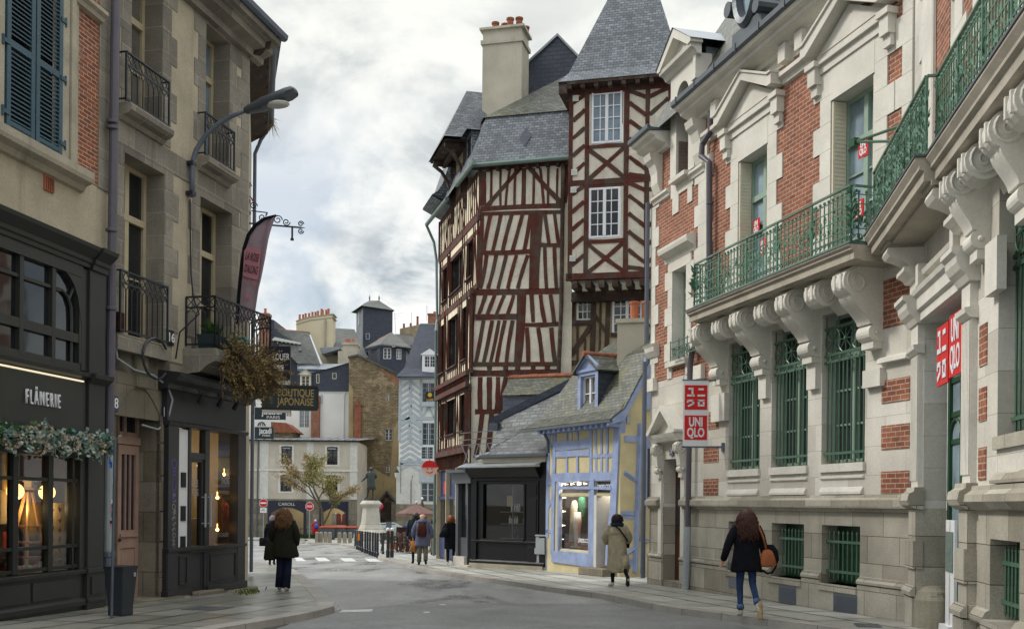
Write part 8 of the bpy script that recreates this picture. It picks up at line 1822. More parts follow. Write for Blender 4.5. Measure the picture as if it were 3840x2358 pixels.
def post_sign(name,px,pyb,pyc,D,label,kind):
    p=Vector(((px-1920)/4020*D,D,GS*D));zc=at(px,pyc,D).z-p.z;g=E(name,placed(p),label,'road sign');MB().tube([(0,.05,-.1),(0,.05,zc+.5)],.04,8).build('post','zinc',g)
    if kind == 'noentry':
        b=MB();b.pri([(.36*math.cos(k*math.pi/14),zc+.36*math.sin(k*math.pi/14)) for k in range(28)],0,.02);b.build('rim','white_sign',g);b=MB();b.pri([(.335*math.cos(k*math.pi/14),zc+.335*math.sin(k*math.pi/14)) for k in range(28)],-.006,0);b.build('disc','red_paint',g);MB().box(-.25,.25,-.012,-.006,zc-.06,zc+.06).build('bar','white_sign',g);b=MB();b.box(-.27,.27,0,.02,zc-.82,zc-.42);o=b.build('plate','white_sign',g);text('SAUF\nRIVERAINS','lettering','ink',o,T(0,-.01,zc-.6),.13,.002,fit=.4)
    else:
        o8=lambda r:[(r*math.cos(math.pi/8+k*math.pi/4),zc+r*math.sin(math.pi/8+k*math.pi/4)) for k in range(8)]
        b=MB();b.pri(o8(.37),0,.02);b.build('rim','white_sign',g);b=MB();b.pri(o8(.34),-.006,0);b.build('octagon','red_paint',g);text('STOP','lettering','white_sign',g,T(0,-.01,zc),.24,.002,fit=.5,bold=.006)
    return g
post_sign('no_entry_sign',988,2010,1885,92,'round red no entry sign with a white bar above a small white plate','noentry')
post_sign('stop_sign',1161,2012,1898,90,'red octagonal stop sign on a grey post before the small tree','stop')
p=at(1425,1896,96);g=E('no_parking_sign',p,'small round no parking sign at the edge of the carriage gate','road sign');b=MB();b.pri([(.3*math.cos(k*math.pi/10),.3*math.sin(k*math.pi/10)) for k in range(20)],0,.03);b.build('rim','red_sign',g);b=MB();b.pri([(.2*math.cos(k*math.pi/10),.2*math.sin(k*math.pi/10)) for k in range(20)],-.01,0);b.build('disc','bag_blue',g);b=MB();b.bar((-.19,-.015,.19),(.19,-.015,-.19),.07,.02,up=(0,1,0));b.build('slash','red_sign',g);MB().tube([(0,.06,.3),(0,.06,-2.6)],.03,6).build('post','zinc_dark',g)
# wheeled bins with red lids
D=89.5;b0=None
for i,px in enumerate((1232,1270,1308)):
    m=placed(((px-1920)/4020*D,D+.2*i,GS*D))
    if i == 0:
        b0=E('wheeled_bin',m,'dark grey four wheeled waste container with red lid, left of three','waste container','waste containers with red lids');b=MB();b.loft([[(-.58,-.42,.15),(.58,-.42,.15),(.58,.42,.15),(-.58,.42,.15)],[(-.66,-.5,1.0),(.66,-.5,1.0),(.66,.5,1.0),(-.66,.5,1.0)]]);b.build('body','bin_grey',b0,bevel=.03);b=MB();b.loft([[(-.7,-.54,1.0),(.7,-.54,1.0),(.7,.54,1.0),(-.7,.54,1.0)],[(-.7,-.54,1.05),(.7,-.54,1.05),(.66,.5,1.12),(-.66,.5,1.12)]]);b.build('lid','bin_lid',b0)
        b=MB();
        for x in (-.45,.45):b.cut();b.tube([(x-.04,-.3,.1),(x+.04,-.3,.1)],.1,10)
        b.build('wheel','rubber',b0)
    else:dup(b0,m,('dark grey four wheeled waste container with red lid, middle of three','dark grey four wheeled waste container with red lid, right of three')[i-1])
# ---------------------------------------------------------------- cafe terrace, cars
p=Vector(((1562-1920)/4020*58,58,GS*58));zt=at(1562,1888,58).z-p.z;ze=at(1562,1924,58).z-p.z;R=80/4020*58
g=E('parasol',placed(p),'open square dusty rose parasol over the cafe tables','parasol')
b=MB();n=8;ring=[(R*1.02*math.cos(math.pi/8+k*math.pi/4),R*1.02*math.sin(math.pi/8+k*math.pi/4),ze) for k in range(n)]
for k in range(n):b.face([ring[k],ring[(k+1) % n],(0,0,zt)]);b.face([ring[k],(ring[k][0],ring[k][1],ze-.14),(ring[(k+1) % n][0],ring[(k+1) % n][1],ze-.14),ring[(k+1) % n]])
b.build('canopy','parasol_cloth',g);b=MB();b.tube([(0,0,0),(0,0,zt+.05)],.035,8);b.lathe([(.3,0),(.3,.08),(.05,.1)],(0,0,0),12);b.build('pole','wood_dark',g);MB().ball((0,0,zt+.08),.08,n=8,m=6).build('finial','white_worn',g)
b=MB();[b.cut().bar((0,0,zt-.12),(r_[0],r_[1],ze),.025) for r_ in ring];b.build('rib','wood_dark',g)
p=Vector(((1583-1920)/4020*61,61,GS*61));zt2=at(1583,1872,61).z-p.z;g=E('folded_parasol',placed(p),'folded dark brown parasol standing behind the open one','parasol');b=MB();b.lathe([(.22,zt2-1.2),(.3,zt2-1.0),(.16,zt2-.4),(.05,zt2-.12),(.02,zt2)],(0,0,0),10);b.build('cloth','wood_dark',g);MB().tube([(0,0,0),(0,0,zt2+.02)],.03,6).build('pole','zinc_dark',g);MB().ball((0,0,zt2+.06),.07).build('finial','white_sign',g)
p=Vector(((1511-1920)/4020*56,56,GS*56));g=E('menu_board',placed(p),'tall dark menu board with rows of small white print beside the cafe tables','menu board');b=MB();b.box(-.33,.33,-.03,.03,.15,1.22);b.box(-.33,-.28,-.2,.2,0,.15);b.box(.28,.33,-.2,.2,0,.15);b.build('board','menu_board',g);b=MB();b.box(-.31,.31,-.036,-.03,1.02,1.2);b.build('header','leather_brown',g);b=MB();rr=random.Random(1)
for i in range(11):
    for x in (-.27,.03):b.cut().box(x,x+rr.uniform(.05,.2),-.035,-.03,.22+i*.07,.235+i*.07)
b.build('print','white_worn',g)
def cafe_table(p,lab,grp):
    g=E('cafe_table',placed(p),lab,'table',grp);b=MB();b.lathe([(.42,.72),(.43,.73),(.43,.75),(.42,.76)],(0,0,0),18);b.build('tabletop','leather_brown',g);MB().tube([(0,0,.05),(0,0,.72)],.035,8).build('column','black_iron',g);b=MB();[b.bar((0,0,.1),(.3*math.cos(a),.3*math.sin(a),.02),.05,.03) for a in (0,1.57,3.14,4.71)];b.build('foot','black_iron',g);return g
def cafe_chair(p,rz,lab,grp):
    g=E('bistro_chair',placed(p,rz),lab,'chair',grp);b=MB();b.lathe([(.2,.44),(.21,.45),(.21,.47),(.2,.475)],(0,0,0),14);b.build('seat','wood_dark',g)
    b=MB()
    for x,y in ((-.15,-.15),(.15,-.15),(-.15,.15),(.15,.15)):b.cut();b.tube([(x*.8,y*.8,.45),(x*1.25,y*1.25,0)],.016,5)
    b.build('leg','wood_dark',g);b=MB();b.tube([(-.19,.12,.45),(-.21,.2,.75),(-.14,.23,.88),(0,.24,.91),(.14,.23,.88),(.21,.2,.75),(.19,.12,.45)],.016,6);b.tube([(-.1,.14,.46),(-.12,.21,.7),(0,.23,.8),(.12,.21,.7),(.1,.14,.46)],.01,5);b.build('backrest','wood_dark',g);return g
tb=None;chv=None;k=0;rr=random.Random(9)
for i,(px,D) in enumerate(((1492,52.5),(1528,52.8),(1560,54.5),(1596,55.5),(1625,52))):
    p=Vector(((px-1920)/4020*D,D,GS*D))
    if tb is None:tb=cafe_table(p,'round red topped cafe table on the terrace under the parasol','cafe tables on the terrace')
    else:dup(tb,placed(p))
    for a in (0.3,1.8,3.4,4.9):
        a += rr.uniform(-.3,.3);q=p+Vector((.62*math.cos(a),.62*math.sin(a),0));rz=a-math.pi/2
        if chv is None:chv=cafe_chair(q,rz,'dark bistro chair with a pale bentwood back on the cafe terrace','bistro chairs around the cafe tables')
        else:dup(chv,placed(q,rz))
def car(p,rz,m,label):
    g=E('parked_car',placed(p,rz),label,'car');prof=[(-2.1,.35),(-2.15,.75),(-1.95,.95),(-1.5,1.02),(-.9,1.42),(.5,1.48),(1.3,1.02),(1.95,.9),(2.1,.6),(2.05,.32)]
    b=MB();n=len(prof);b.loft([[(x,y*(1 if z < 1.05 else .86),z) for x,z in prof] for y in (-.86,-.8,.8,.86)]);b.build('body',m,g,bevel=.05)
    b=MB();b.pri([(-1.3,1.05),(-.82,1.36),(.42,1.40),(1.05,1.05)],-.78,.78);b.build('glazing','dark_glass',g);b=MB();b.face([(1.05,-.68,1.1),(1.05,.68,1.1),(.6,.62,1.42),(.6,-.62,1.42)]);
    for x in (-1.3,1.3):
        for y in (-.87,.87):w=MB();w.tube([(x,y-.1*(1 if y > 0 else -1),.31),(x,y,.31)],.31,16);wo_=w.build('wheel','rubber',g);MB().tube([(x,y-.01,.31),(x,y+.012*(1 if y > 0 else -1),.31)],.19,12).build('rim','zinc',wo_)
    for y in (-.6,.6):MB().box(-2.17,-2.1,y-.15,y+.15,.68,.84).build('tail_lamp','red_paint',g)
    return g
D=94;car(Vector(((1458-1920)/4020*D,D,GS*D)),rad(12),'car_paint','silver grey parked car half hidden behind the statue pedestal')
D=72;g=E('scooter',placed(((1448-1920)/4020*D,D,GS*D),rad(70)),'dark scooter with a round yellow front shield parked by the terrace','scooter');b=MB();b.tube([(-.5,0,.5),(-.1,0,.45),(.2,0,.4),(.45,0,.8),(.4,0,1.05)],[.14,.16,.1,.08,.05],8);b.box(-.65,.0,-.13,.13,.6,.78);b.build('body','ink',g);b=MB();b.ball((.5,0,.75),.08,.28,.4,12,8);b.build('shield','scooter_yellow',g)
for x in (-.5,.6):b=MB();b.tube([(x,-.06,.23),(x,.06,.23)],.23,12);b.build('wheel','rubber',g)
b=MB();b.bar((.4,-.3,1.05),(.4,.3,1.05),.04);b.box(.42,.46,-.2,.2,1.05,1.5);b.build('handlebar','zinc_dark',g)
D=57;g=E('red_flag',at(1640,1912,50),'narrow red vertical banner beside the cafe','banner');b=MB();b.box(-.05,.06,0,.02,-.45,.45);b.build('cloth','red_sign',g);MB().tube([(.07,.0,-1.6),(.07,0,.5)],.015,6).build('pole','zinc',g)
b=MB();b.box(-.5,.5,-.3,.3,0,1.0);o=None
g=E('cool_box',placed(((1543-1920)/4020*60,60,GS*60)),'pale cabinet with a blue top behind the menu board','cabinet');b=MB();b.box(-.35,.35,-.3,.3,.1,1.12);b.box(-.3,.3,-.31,-.3,.2,1.0);b.build('cabinet','sign_grey',g,bevel=.03);MB().box(-.37,.37,-.32,.32,1.12,1.3).build('top','bag_blue',g)
for k,px in enumerate((1462,1478,1512)):D=58;g=E('potted_plant',placed(((px-1920)/4020*D,D,GS*D)),('small leafy potted plant left of the menu board','small leafy potted plant next to the menu board','small potted plant in front of the menu board')[k],'plant');b=MB();b.lathe([(.13,0),(.17,.3),(.17,.32)],(0,0,0),10);b.build('pot','terracotta',g);b=MB();leaf_cloud(b,(0,0,.55),(.2,.2,.25),120,.1,k,1,.3);b.build('leaves','leaf_green',g)
# manhole and drain covers set in the paving
for k,(px,py,w_,h_) in enumerate(((780,2281,.62,.62),(3255,2345,.5,.35))):p=gp(px,py);b=MB();b.box(-w_/2,w_/2,-h_/2,h_/2,.004,.010);[b.box(-w_/2+.03,w_/2-.03,-h_/2+.05+q*.09,-h_/2+.07+q*.09,.010,.014) for q in range(int(h_/.1))];tag(b.build('manhole_cover','zinc_dark',mw=placed(p,math.atan2(L2.x[1],L2.x[0]))),('dark ribbed cover plate in the wet left pavement','dark cover plate in the right pavement')[k],'manhole cover')
b=MB();rr=random.Random(31);p0=gp(935,2222)
for k in range(70):q=p0+Vector((rr.gauss(0,.10),rr.gauss(0,.3),0));leaf(b,q,Vector((rr.uniform(-.05,.05),rr.uniform(-.05,.05),rr.uniform(.03,.1))),rdir(rr),.02)
tag(b.build('moss','moss'),kind='stuff')
# ---------------------------------------------------------------- people
def body(par,J,mats,name='body'):
    "one continuous skinned figure; J: joint -> (pos, radius); mats: skin, legs, shoes"
    E_=[('pel','wai'),('wai','che'),('che','nec'),('nec','hdb'),('hdb','hdm'),('hdm','hdt'),('hdm','nos'),('hdm','earL'),('hdm','earR')]
    for s in 'LR':E_ += [('che','sho'+s),('sho'+s,'elb'+s),('elb'+s,'wri'+s),('wri'+s,'han'+s),('pel','hip'+s),('hip'+s,'kne'+s),('kne'+s,'ank'+s),('ank'+s,'hee'+s),('hee'+s,'toe'+s)]
    J=dict(J)
    for s in 'LR':a,k=Vector(J['ank'+s][0]),Vector(J['kne'+s][0]);J['hee'+s]=(a+(a-k).normalized()*.05+Vector((0,-.02,0)),.043)
    for s,q in (('L',-1),('R',1)):               # palm, four fingers and a thumb
        w,h=Vector(J['wri'+s][0]),Vector(J['han'+s][0]);d=(h-w).normalized();a=Vector((0,1,0));a=(a-d*a.dot(d)).normalized()
        for k,(o,l) in enumerate(((.027,.07),(.009,.08),(-.009,.075),(-.026,.058))):
            p=h+a*o;J[f'f{k}{s}']=(p+d*l*.5,.0095);J[f'g{k}{s}']=(p+d*l*.9-a.cross(d)*.02*q,.008);E_ += [('han'+s,f'f{k}{s}'),(f'f{k}{s}',f'g{k}{s}')]
        J['t0'+s]=(w+d*.03+a*.045,.011);J['t1'+s]=(w+d*.075+a*.055,.009);E_ += [('wri'+s,'t0'+s),('t0'+s,'t1'+s)]
    ks=list(J);ix={k:i for i,k in enumerate(ks)}
    me=bpy.data.meshes.new(name);me.from_pydata([tuple(J[k][0]) for k in ks],[(ix[a],ix[b]) for a,b in E_],[])
    o=bpy.data.objects.new(name,me);COL.objects.link(o);o.modifiers.new('s','SKIN');ms=o.modifiers.new('u','SUBSURF');ms.levels=ms.render_levels=2
    for k in ks:
        v=me.skin_vertices[0].data[ix[k]];r=J[k][1];v.radius=(r,r) if not isinstance(r,tuple) else r;v.use_root=k == 'pel'
    bpy.context.view_layer.update();m2=bpy.data.meshes.new_from_object(o.evaluated_get(bpy.context.evaluated_depsgraph_get()))
    bpy.data.objects.remove(o);m2.name=name
    for m in mats:m2.materials.append(MAT[m])
    seg=[(Vector(J[a][0]),Vector(J[b][0]),2 if 'toe' in b or 'hee' in b else 1 if b[:3] in ('kne','ank','hip','wai') else 3 if b[:3] in ('che','sho','elb','wri') else 0) for a,b in E_]
    def dist(p,a,b):t=max(0,min(1,(p-a).dot(b-a)/max((b-a).length_squared,1e-9)));return (p-a-(b-a)*t).length
    for f in m2.polygons:c=f.center;i=min(seg,key=lambda s:dist(c,s[0],s[1]))[2];f.material_index=min(i,len(mats)-1) if i != 3 else len(mats)-1;f.use_smooth=True
    r=bpy.data.objects.new(name,m2);COL.objects.link(r);r.parent=par;box_uv(m2);return r
def joints(dy=0,**ov):
    J=dict(pel=((0,0,.95),.125),wai=((0,0,1.08),.115),che=((0,0,1.30),(.13,.115)),nec=((0,-.005,1.45),.055),hdb=((0,.01,1.53),.07),hdm=((0,.012,1.595),.088),hdt=((0,.0,1.655),.055),nos=((0,.115,1.575),.013))
    for s,q in (('L',-1),('R',1)):
        J.update({'ear'+s:((q*.09,-.0,1.585),(.008,.025)),'sho'+s:((q*.165,0,1.39),.06),'elb'+s:((q*.235,-.03,1.13),.043),'wri'+s:((q*.245,.03,.90),.03),'han'+s:((q*.245,.05,.835),(.018,.036)),'hip'+s:((q*.09,0,.90),.09),'kne'+s:((q*.10,.02,.50),.06),'ank'+s:((q*.10,-.02,.09),.042),'toe'+s:((q*.115,.13,.035),.04)})
    for k,v in ov.items():J[k]=(v,J[k][1])
    return J
def coat(par,J,m,rings,name='coat',sl=(.075,.06,.05),seed=0,cuff=True):
    b=MB();b.smooth=True;n=26;R_=[];rr=random.Random(seed);ph=[rr.uniform(0,6.28) for _ in range(4)]
    for z,rx,ry,cx,cy in rings:
        w_=max(0,1.12-z)*.14;R_.append([(cx+rx*(1+w_*(math.sin(5*a+ph[0])*.6+math.sin(9*a+ph[1]+z*3)*.3))*abs(math.cos(a))**.85*(1 if math.cos(a) > 0 else -1),cy+ry*(1+w_*math.sin(7*a+ph[2]))*math.sin(a),z+.012*math.sin(3*a+ph[3])*(z < 1)) for a in [2*math.pi*k/n for k in range(n)]])
    b.loft(R_)
    for s in 'LR':
        p=[Vector(J[k+s][0]) for k in ('sho','elb','wri')];q=1 if s == 'R' else -1;st=p[0]+Vector((-q*.05,0,-.01));pts=[st,p[0],p[0].lerp(p[1],.5)+Vector((q*.01,0,0)),p[1],p[1].lerp(p[2],.5),p[2]-(p[2]-p[1]).normalized()*.02]
        b.tube(pts,[sl[0]*.9,sl[0],sl[0]*.96,sl[1]*1.04,sl[1]*.9,sl[2]],12)
    return b.build(name,m,par)
def strands(par,m,n,L,seed,wave=.02,spread=.05,c=(0,-.005,1.60),r=.1,lo=.0,back=1,w=.011):
    b=MB();b.smooth=True;rr=random.Random(seed);b.ball((c[0],c[1]-.012,c[2]+.012),r*.95,r*1.04,r*1.0,14,10)
    for k in range(n):
        a=rr.uniform(-.35,math.pi+.35);z=rr.uniform(-.35,1);q=math.sqrt(1-z*z)
        p=Vector(c)+Vector((math.cos(a)*q*r,-math.sin(a)*q*r*1.05,z*r*1.08));o=Vector((math.cos(a),-math.sin(a)*back,0));pts=[p];ln=L*rr.uniform(.6,1.18);f=rr.uniform(0,6);st=7
        for i in range(1,st+1):
            t=i/st;pts.append(p+o*(spread*math.sin(min(1,t*1.3)*1.6)+.02*t*rr.uniform(-1,1))+Vector((wave*math.sin(f+t*9),wave*math.cos(f*1.7+t*8),-ln*t+z*r*.0)))
        b.tube(pts,[w*.9]+[w]*(st-1)+[w*.2],4)
    return b.build('hair',m,par)
def person(label,p,H,J,mats,rz=0,name='person',cat='person',group=None):
    g=E(name,Matrix.Translation(p) @ Matrix.Rotation(rz,4,'Z') @ Matrix.Scale(H/1.70,4),label,cat,group);body(g,J,mats);return g
def bag(label,g,rings,m,straps=(),sm=m if False else None,cat='bag',name='bag',off=(0,0,0)):
    o=E(name,g.matrix_world @ T(*off),label,cat);b=MB();b.smooth=True;n=16
    b.loft([[(cx+rx*abs(math.cos(a))**.6*(1 if math.cos(a) > 0 else -1),cy+ry*abs(math.sin(a))**.6*(1 if math.sin(a) > 0 else -1),z) for a in [2*math.pi*k/n for k in range(n)]] for z,rx,ry,cx,cy in rings]);b.build('pouch',m,o)
    for s in straps:
        b=MB();b.smooth=True
        P_=[Vector(q) for q in s];V=[];w_=.017
        b.tube(P_,w_,6);b.build('strap',sm or m,o)
    return o
# woman in the olive parka, left pavement
J=joints(kneL=(-.075,.05,.5),ankL=(-.08,-.02,.10),toeL=(-.09,.10,.035),kneR=(.08,.02,.5),ankR=(.075,-.12,.09),toeR=(.09,.03,.03),elbR=(.27,-.04,1.12),wriR=(.24,.08,.93),hanR=(.22,.12,.87),elbL=(-.25,.0,1.13),wriL=(-.2,.12,1.0),hanL=(-.16,.16,.98),hipL=(-.08,0,.9),hipR=(.08,0,.9))
pw_=gp(1063,2213);g=person('woman with long fair hair in an olive parka on the left pavement',pw_,1.72,J,['skin','jeans_navy','shoe_pale','coat_olive'])
coat(g,J,'coat_olive',[(.68,.27,.17,.02,0),(.72,.285,.175,.02,0),(.9,.26,.165,0,0),(1.08,.225,.15,0,0),(1.25,.235,.145,0,0),(1.36,.22,.125,0,0),(1.43,.15,.10,0,0),(1.49,.10,.085,0,-.01)],sl=(.085,.075,.06),seed=1)
b=MB();b.smooth=True;b.loft([[(x*math.cos(a),-.02+y*math.sin(a),z+.02*math.cos(a*2)) for a in [2*math.pi*k/16 for k in range(16)]] for z,x,y in ((1.40,.17,.13),(1.44,.18,.15),(1.49,.15,.12),(1.50,.10,.09))]);b.build('hood','coat_olive',g)
b=MB();b.smooth=True
for s in 'LR':b.tube([J['hip'+s][0],J['kne'+s][0],(J['ank'+s][0][0],J['ank'+s][0][1],.07)],[.10,.082,.088],12)
b.build('jeans','jeans_navy',g);strands(g,'hair_blond',480,.31,4,.026,.07,r=.094,w=.007)
bag('olive canvas shoulder bag on the left hip of the olive parka woman',g,[(.62,.10,.05,-.27,-.06),(.66,.13,.07,-.27,-.06),(.95,.12,.06,-.25,-.05),(1.0,.10,.03,-.24,-.05)],'coat_olive',[[(-.24,-.06,1.0),(-.16,-.15,1.25),(.02,-.155,1.38),(.12,-.10,1.44)]])
# person with the mauve knit hat further along
J=joints(kneL=(-.08,.1,.5),ankL=(-.09,.02,.1),toeL=(-.1,.15,.04),ankR=(.09,-.15,.12),toeR=(.1,-.02,.05),wriL=(-.25,.08,.92),hanL=(-.25,.1,.86));pp_=gp(1021,2118)
g=person('person in a mauve knit hat and black coat partly behind the olive parka woman',pp_,1.62,J,['skin','trousers_black','shoe_dark','coat_black'])
coat(g,J,'coat_black',[(.52,.25,.17,0,0),(.8,.24,.165,0,0),(1.05,.22,.15,0,0),(1.25,.225,.14,0,0),(1.37,.205,.12,0,0),(1.43,.14,.1,0,0),(1.52,.09,.08,0,0)],seed=2)
b=MB();b.smooth=True;b.lathe([(.105,1.54),(.112,1.57),(.112,1.62),(.09,1.69),(.05,1.72),(.005,1.73)],(0,0,0),16);b.build('hat','knit_mauve',g)
bag('square black shoulder bag carried by the person in the mauve hat',g,[(.66,.16,.07,-.28,-.02),(.68,.17,.08,-.28,-.02),(.92,.17,.08,-.28,-.02),(.95,.15,.06,-.28,-.02)],'bag_black',[[(-.28,-.02,.94),(-.24,-.1,1.2),(-.1,-.08,1.45)]])
# tan coat
J=joints(kneL=(-.09,.08,.50),ankL=(-.09,.02,.09),toeL=(-.17,.14,.035),kneR=(.14,-.06,.52),ankR=(.22,-.32,.24),toeR=(.22,-.34,.10),hipR=(.1,-.02,.9),elbL=(-.28,.02,1.13),wriL=(-.22,.18,1.0),hanL=(-.16,.22,.99),elbR=(.29,.0,1.13),wriR=(.24,.16,.98),hanR=(.2,.2,.95))
pt_=gp(2312,2198);g=person('person in a long beige trench coat by the yellow shop',pt_,1.68,J,['skin','trousers_black','shoe_pale','coat_tan'])
coat(g,J,'coat_tan',[(.34,.25,.20,.02,-.02),(.40,.265,.20,.02,-.02),(.7,.235,.18,.01,-.01),(1.0,.215,.15,0,0),(1.2,.225,.145,0,0),(1.34,.22,.125,0,0),(1.42,.15,.10,0,0),(1.47,.09,.085,0,0)],sl=(.085,.08,.062),seed=3)
b=MB();b.smooth=True;b.pri([(.06,.34),(.30,.44),(.25,.78),(.10,.72)],-.20,-.17);b.build('coat_flap','coat_tan',g);b=MB();b.box(-.2,.2,-.15,-.142,1.235,1.245);b.build('yoke_seam','leaf_dull',g)
b=MB();b.smooth=True;b.loft([[(x*math.cos(a),y*math.sin(a),z+.02*math.sin(a*3)) for a in [2*math.pi*k/18 for k in range(18)]] for z,x,y in ((1.40,.14,.11),(1.43,.17,.14),(1.47,.16,.13),(1.50,.125,.11),(1.535,.10,.1),(1.54,.07,.07))]);b.build('scarf','scarf_navy',g)
strands(g,'hair_dark',170,.07,8,.022,.022,r=.094,w=.009)
b=MB();b.tube([(-.05,.02,.16),(.0,.0,.12)],.02,5);bag('black crossbody bag strap with small pouch worn over the beige trench coat',g,[(.9,.03,.03,.27,.08),(1.0,.04,.04,.27,.08),(1.08,.03,.03,.27,.08)],'bag_black',[[(-.08,-.12,1.44),(.03,-.155,1.36),(.15,-.16,1.2),(.25,-.10,1.06)]])
b=MB();b.smooth=True;b.loft([[(.22+.045*math.cos(a),-.345+z*.0+.03*0-dz,z+.0+.0*math.sin(a)) if False else (.22+rx*math.cos(a),-.375+.022*math.sin(a),z) for a in [2*math.pi*k/10 for k in range(10)]] for z,rx,dz in ((.03,.02,0),(.07,.05,0),(.16,.042,0),(.25,.045,0),(.29,.02,0))]);b.build('sole','shoe_dark',g)
# woman in black with the tan handbag, right pavement
J=joints(hdb=((-.01),.02,1.53),kneL=(-.09,.06,.5),ankL=(-.085,.0,.10),toeL=(-.10,.12,.035),hipL=(-.08,0,.9),hipR=(.085,0,.9),kneR=(.10,.0,.52),ankR=(.12,-.3,.22),toeR=(.14,-.33,.07),elbL=(-.30,-.04,1.13),wriL=(-.37,.0,.88),hanL=(-.385,.02,.82),elbR=(.26,.02,1.14),wriR=(.31,.16,1.0),hanR=(.33,.22,.97))
pr_=gp(2797,2312);g=person('woman with dark curly hair in a black coat and cuffed blue jeans',pr_,1.69,J,['skin','jeans_blue','shoe_pale','coat_black'])
coat(g,J,'coat_black',[(.72,.245,.165,0,0),(.75,.25,.165,0,0),(.95,.215,.15,0,0),(1.1,.195,.135,0,0),(1.26,.215,.135,0,0),(1.36,.205,.12,0,0),(1.43,.14,.10,0,0),(1.48,.085,.08,0,0)],sl=(.08,.066,.052),seed=5)
b=MB();b.smooth=True
for s in 'LR':b.cut();a=Vector(J['ank'+s][0]);k=Vector(J['kne'+s][0]);d=(k-a).normalized();b.tube([a+d*.03,a+d*.10],.058,12)
b.build('jeans_cuff','denim_cuff',g);strands(g,'hair_auburn',620,.34,11,.028,.06,r=.096,w=.0075)
b=MB();b.smooth=True;b.loft([[(.14+rx*math.cos(a),-.365+.02*math.sin(a),z) for a in [2*math.pi*k/10 for k in range(10)]] for z,rx in ((.0,.02),(.03,.042),(.12,.045),(.2,.038),(.26,.035),(.28,.02))]);b.build('sole','sole',g)
bag('tan leather handbag hanging from the shoulder of the woman in black',g,[(.80,.10,.06,.32,-.06),(.83,.13,.08,.33,-.06),(.97,.11,.06,.32,-.05),(1.05,.07,.04,.32,-.05),(1.07,.03,.02,.31,-.05)],'leather_tan',[[(.3,-.06,1.05),(.24,-.12,1.25),(.17,-.1,1.42),(.15,.0,1.46)]])
bag('floppy black bag with a loose strap over the right arm of the woman in black',g,[(.84,.05,.06,.46,.12),(.9,.09,.09,.45,.12),(1.05,.10,.09,.42,.12),(1.14,.07,.06,.38,.12)],'bag_black',[[(.5,.1,.95),(.49,.08,.8),(.42,.05,.70),(.33,.03,.69),(.26,.02,.74)]])
# three people by the black shop
J=joints(kneL=(-.08,.05,.5),ankL=(-.07,.0,.09),hipR=(.09,0,.9),ankR=(.12,-.22,.14),toeR=(.14,-.1,.04),kneR=(.11,.0,.5),wriL=(-.26,.0,.9));pg_=gp(1557,2112)
g=person('man with cropped grey hair in a dark hooded jacket walking beside the bald man',pg_,1.83,J,['skin','trousers_black','shoe_dark','jacket_dark']);coat(g,J,'jacket_dark',[(.80,.235,.16,0,0),(.9,.24,.165,0,0),(1.08,.23,.155,0,0),(1.25,.24,.15,0,0),(1.36,.225,.13,0,0),(1.43,.15,.11,0,0),(1.51,.10,.09,0,0)],seed=6);strands(g,'hair_grey',90,.03,3,.004,.01,c=(0,-.012,1.585),r=.094,w=.01)
J=joints(kneL=(-.09,.02,.5),kneR=(.11,.0,.52),ankR=(.13,-.24,.16),toeR=(.15,-.2,.04),elbL=(-.29,-.02,1.12),wriL=(-.31,.05,.88),hanL=(-.31,.06,.82),elbR=(.29,-.02,1.12),wriR=(.31,.04,.88),hanR=(.31,.06,.82));pb_=gp(1583,2117)
g=person('bald man in a lilac blue coat with a brown backpack by the black shop',pb_,1.78,J,['skin_pale','trousers_khaki','shoe_dark','coat_lilac']);coat(g,J,'coat_lilac',[(.62,.25,.16,0,0),(.66,.25,.16,0,0),(.9,.235,.155,0,0),(1.1,.225,.145,0,0),(1.27,.24,.145,0,0),(1.37,.225,.125,0,0),(1.43,.15,.11,0,0),(1.50,.10,.09,0,0)],sl=(.082,.068,.055),seed=7)
b=MB();b.smooth=True;b.loft([[(x*math.cos(a),-.03+y*math.sin(a),z) for a in [2*math.pi*k/16 for k in range(16)]] for z,x,y in ((1.37,.16,.12),(1.42,.17,.14),(1.47,.13,.11),(1.48,.08,.07))]);b.build('hood','coat_lilac',g)
b=MB();b.smooth=True;[b.tube([J['hip'+s][0],J['kne'+s][0],(J['ank'+s][0][0],J['ank'+s][0][1],J['ank'+s][0][2])],[.10,.08,.07],10) for s in 'LR'];b.build('trousers','trousers_khaki',g)
bag('brown leather backpack on the bald man in lilac',g,[(.93,.12,.06,0,-.19),(.96,.155,.085,0,-.2),(1.15,.155,.085,0,-.2),(1.32,.12,.06,0,-.185),(1.37,.07,.03,0,-.17)],'leather_brown',[[(.1,-.16,1.35),(.13,-.06,1.43),(.13,.1,1.38)],[(-.1,-.16,1.35),(-.13,-.06,1.43),(-.13,.1,1.38)]],name='backpack')
bag('small orange paper bag held low by the man in lilac',g,[(.42,.08,.04,-.30,.05),(.78,.08,.04,-.31,.05)],'bag_orange',[[(-.33,.05,.77),(-.31,.05,.86),(-.28,.05,.77)]])
J=joints(ankL=(-.1,-.08,.1),toeL=(-.13,.05,.04),toeR=(.1,.11,.035),ankR=(.09,-.04,.09),elbL=(-.28,-.02,1.15),wriL=(-.22,.08,1.05),hanL=(-.18,.1,1.08));pk_=gp(1690,2117)
g=person('woman with short ginger hair in a long black coat beside the blue shop',pk_,1.70,J,['skin','trousers_black','hat_white','coat_black']);coat(g,J,'coat_black',[(.55,.225,.15,0,0),(.58,.23,.15,0,0),(.9,.23,.15,0,0),(1.1,.225,.145,0,0),(1.27,.235,.14,0,0),(1.37,.22,.125,0,0),(1.44,.15,.11,0,0),(1.50,.10,.09,0,0)],seed=8);strands(g,'hair_ginger',170,.13,9,.008,.025,r=.108)
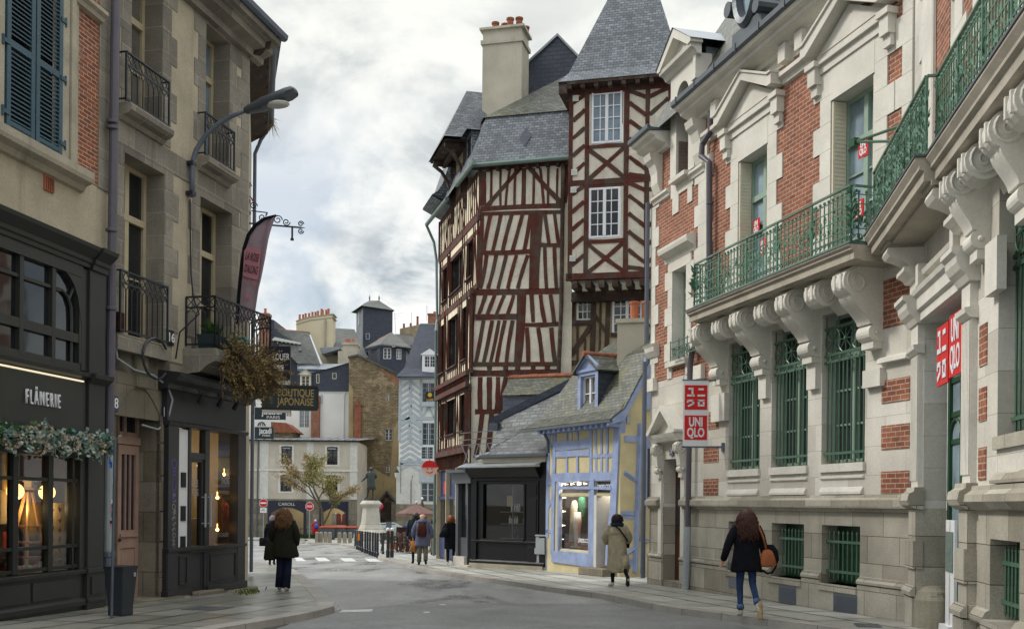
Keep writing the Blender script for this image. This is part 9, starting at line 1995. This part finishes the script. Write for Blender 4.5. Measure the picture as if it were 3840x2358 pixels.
bag('shiny black rucksack slung on the left shoulder of the ginger haired woman',g,[(.95,.10,.06,-.25,-.14),(.98,.15,.09,-.25,-.15),(1.12,.14,.09,-.22,-.15),(1.3,.07,.05,-.17,-.13)],'bag_black',[[(-.17,-.13,1.28),(-.12,-.1,1.42),(-.1,.03,1.45)]],name='rucksack')
J=joints();g=person('person in an olive jacket half hidden behind the post of the blue shop',gp(1626,2080),1.66,J,['skin','trousers_khaki','shoe_dark','coat_olive']);coat(g,J,'leaf_dull',[(.8,.24,.16,0,0),(1.1,.22,.15,0,0),(1.27,.23,.14,0,0),(1.37,.21,.12,0,0),(1.44,.14,.1,0,0),(1.5,.09,.08,0,0)],seed=9);strands(g,'hair_dark',90,.14,5,.01,.03,r=.105)
# red coat far off
J=joints(elbL=(-.3,.02,1.15),wriL=(-.33,.15,1.1),hanL=(-.33,.2,1.12));D=91;g=person('distant person in a red coat and pale hat standing by the waste containers',Vector(((1184-1920)/4020*D,D,GS*D)),1.66,J,['skin','trousers_black','shoe_dark','coat_red']);coat(g,J,'coat_red',[(.45,.29,.18,0,0),(.8,.26,.17,0,0),(1.1,.23,.15,0,0),(1.3,.24,.14,0,0),(1.42,.15,.11,0,0),(1.5,.09,.08,0,0)],seed=10);b=MB();b.smooth=True;b.lathe([(.1,1.55),(.112,1.6),(.1,1.67),(.05,1.72),(.005,1.73)],(0,0,0),14);b.build('hat','hat_white',g)
bag('bright blue backpack worn over the red coat',g,[(.98,.12,.07,.12,-.19),(1.0,.16,.1,.12,-.2),(1.2,.15,.1,.12,-.2),(1.36,.09,.05,.1,-.17)],'bag_blue',[[(.1,-.16,1.36),(.13,-.02,1.45),(.1,.1,1.36)]],name='backpack')
# bronze statue
J=joints(kneL=(-.10,.14,.5),ankL=(-.17,.22,.10),toeL=(-.28,.3,.04),ankR=(.10,.02,.09),toeR=(.06,.15,.035),elbL=(-.26,.05,1.16),wriL=(-.42,.12,.98),hanL=(-.48,.14,.93),elbR=(.27,-.05,1.15),wriR=(.14,.12,1.12),hanR=(.08,.14,1.13))
g=person('dark bronze statue of a man in a long frock coat on the stone pedestal',STAT,2.55,J,['statue_bronze'],name='bronze_statue',cat='statue',rz=rad(20));coat(g,J,'statue_bronze',[(.50,.24,.19,.02,0),(.7,.235,.18,.01,0),(1.0,.205,.15,0,0),(1.2,.225,.145,0,0),(1.35,.215,.125,0,0),(1.43,.14,.10,0,0),(1.5,.085,.08,0,0)],seed=12);b=MB();b.smooth=True;b.ball((0,-.02,1.60),.105,.115,.11,12,8);b.build('hair','statue_bronze',g)
for o in list(COL.objects):                          # a few last tidy-ups
    if o.type == 'EMPTY' and not o.children:bpy.data.objects.remove(o)
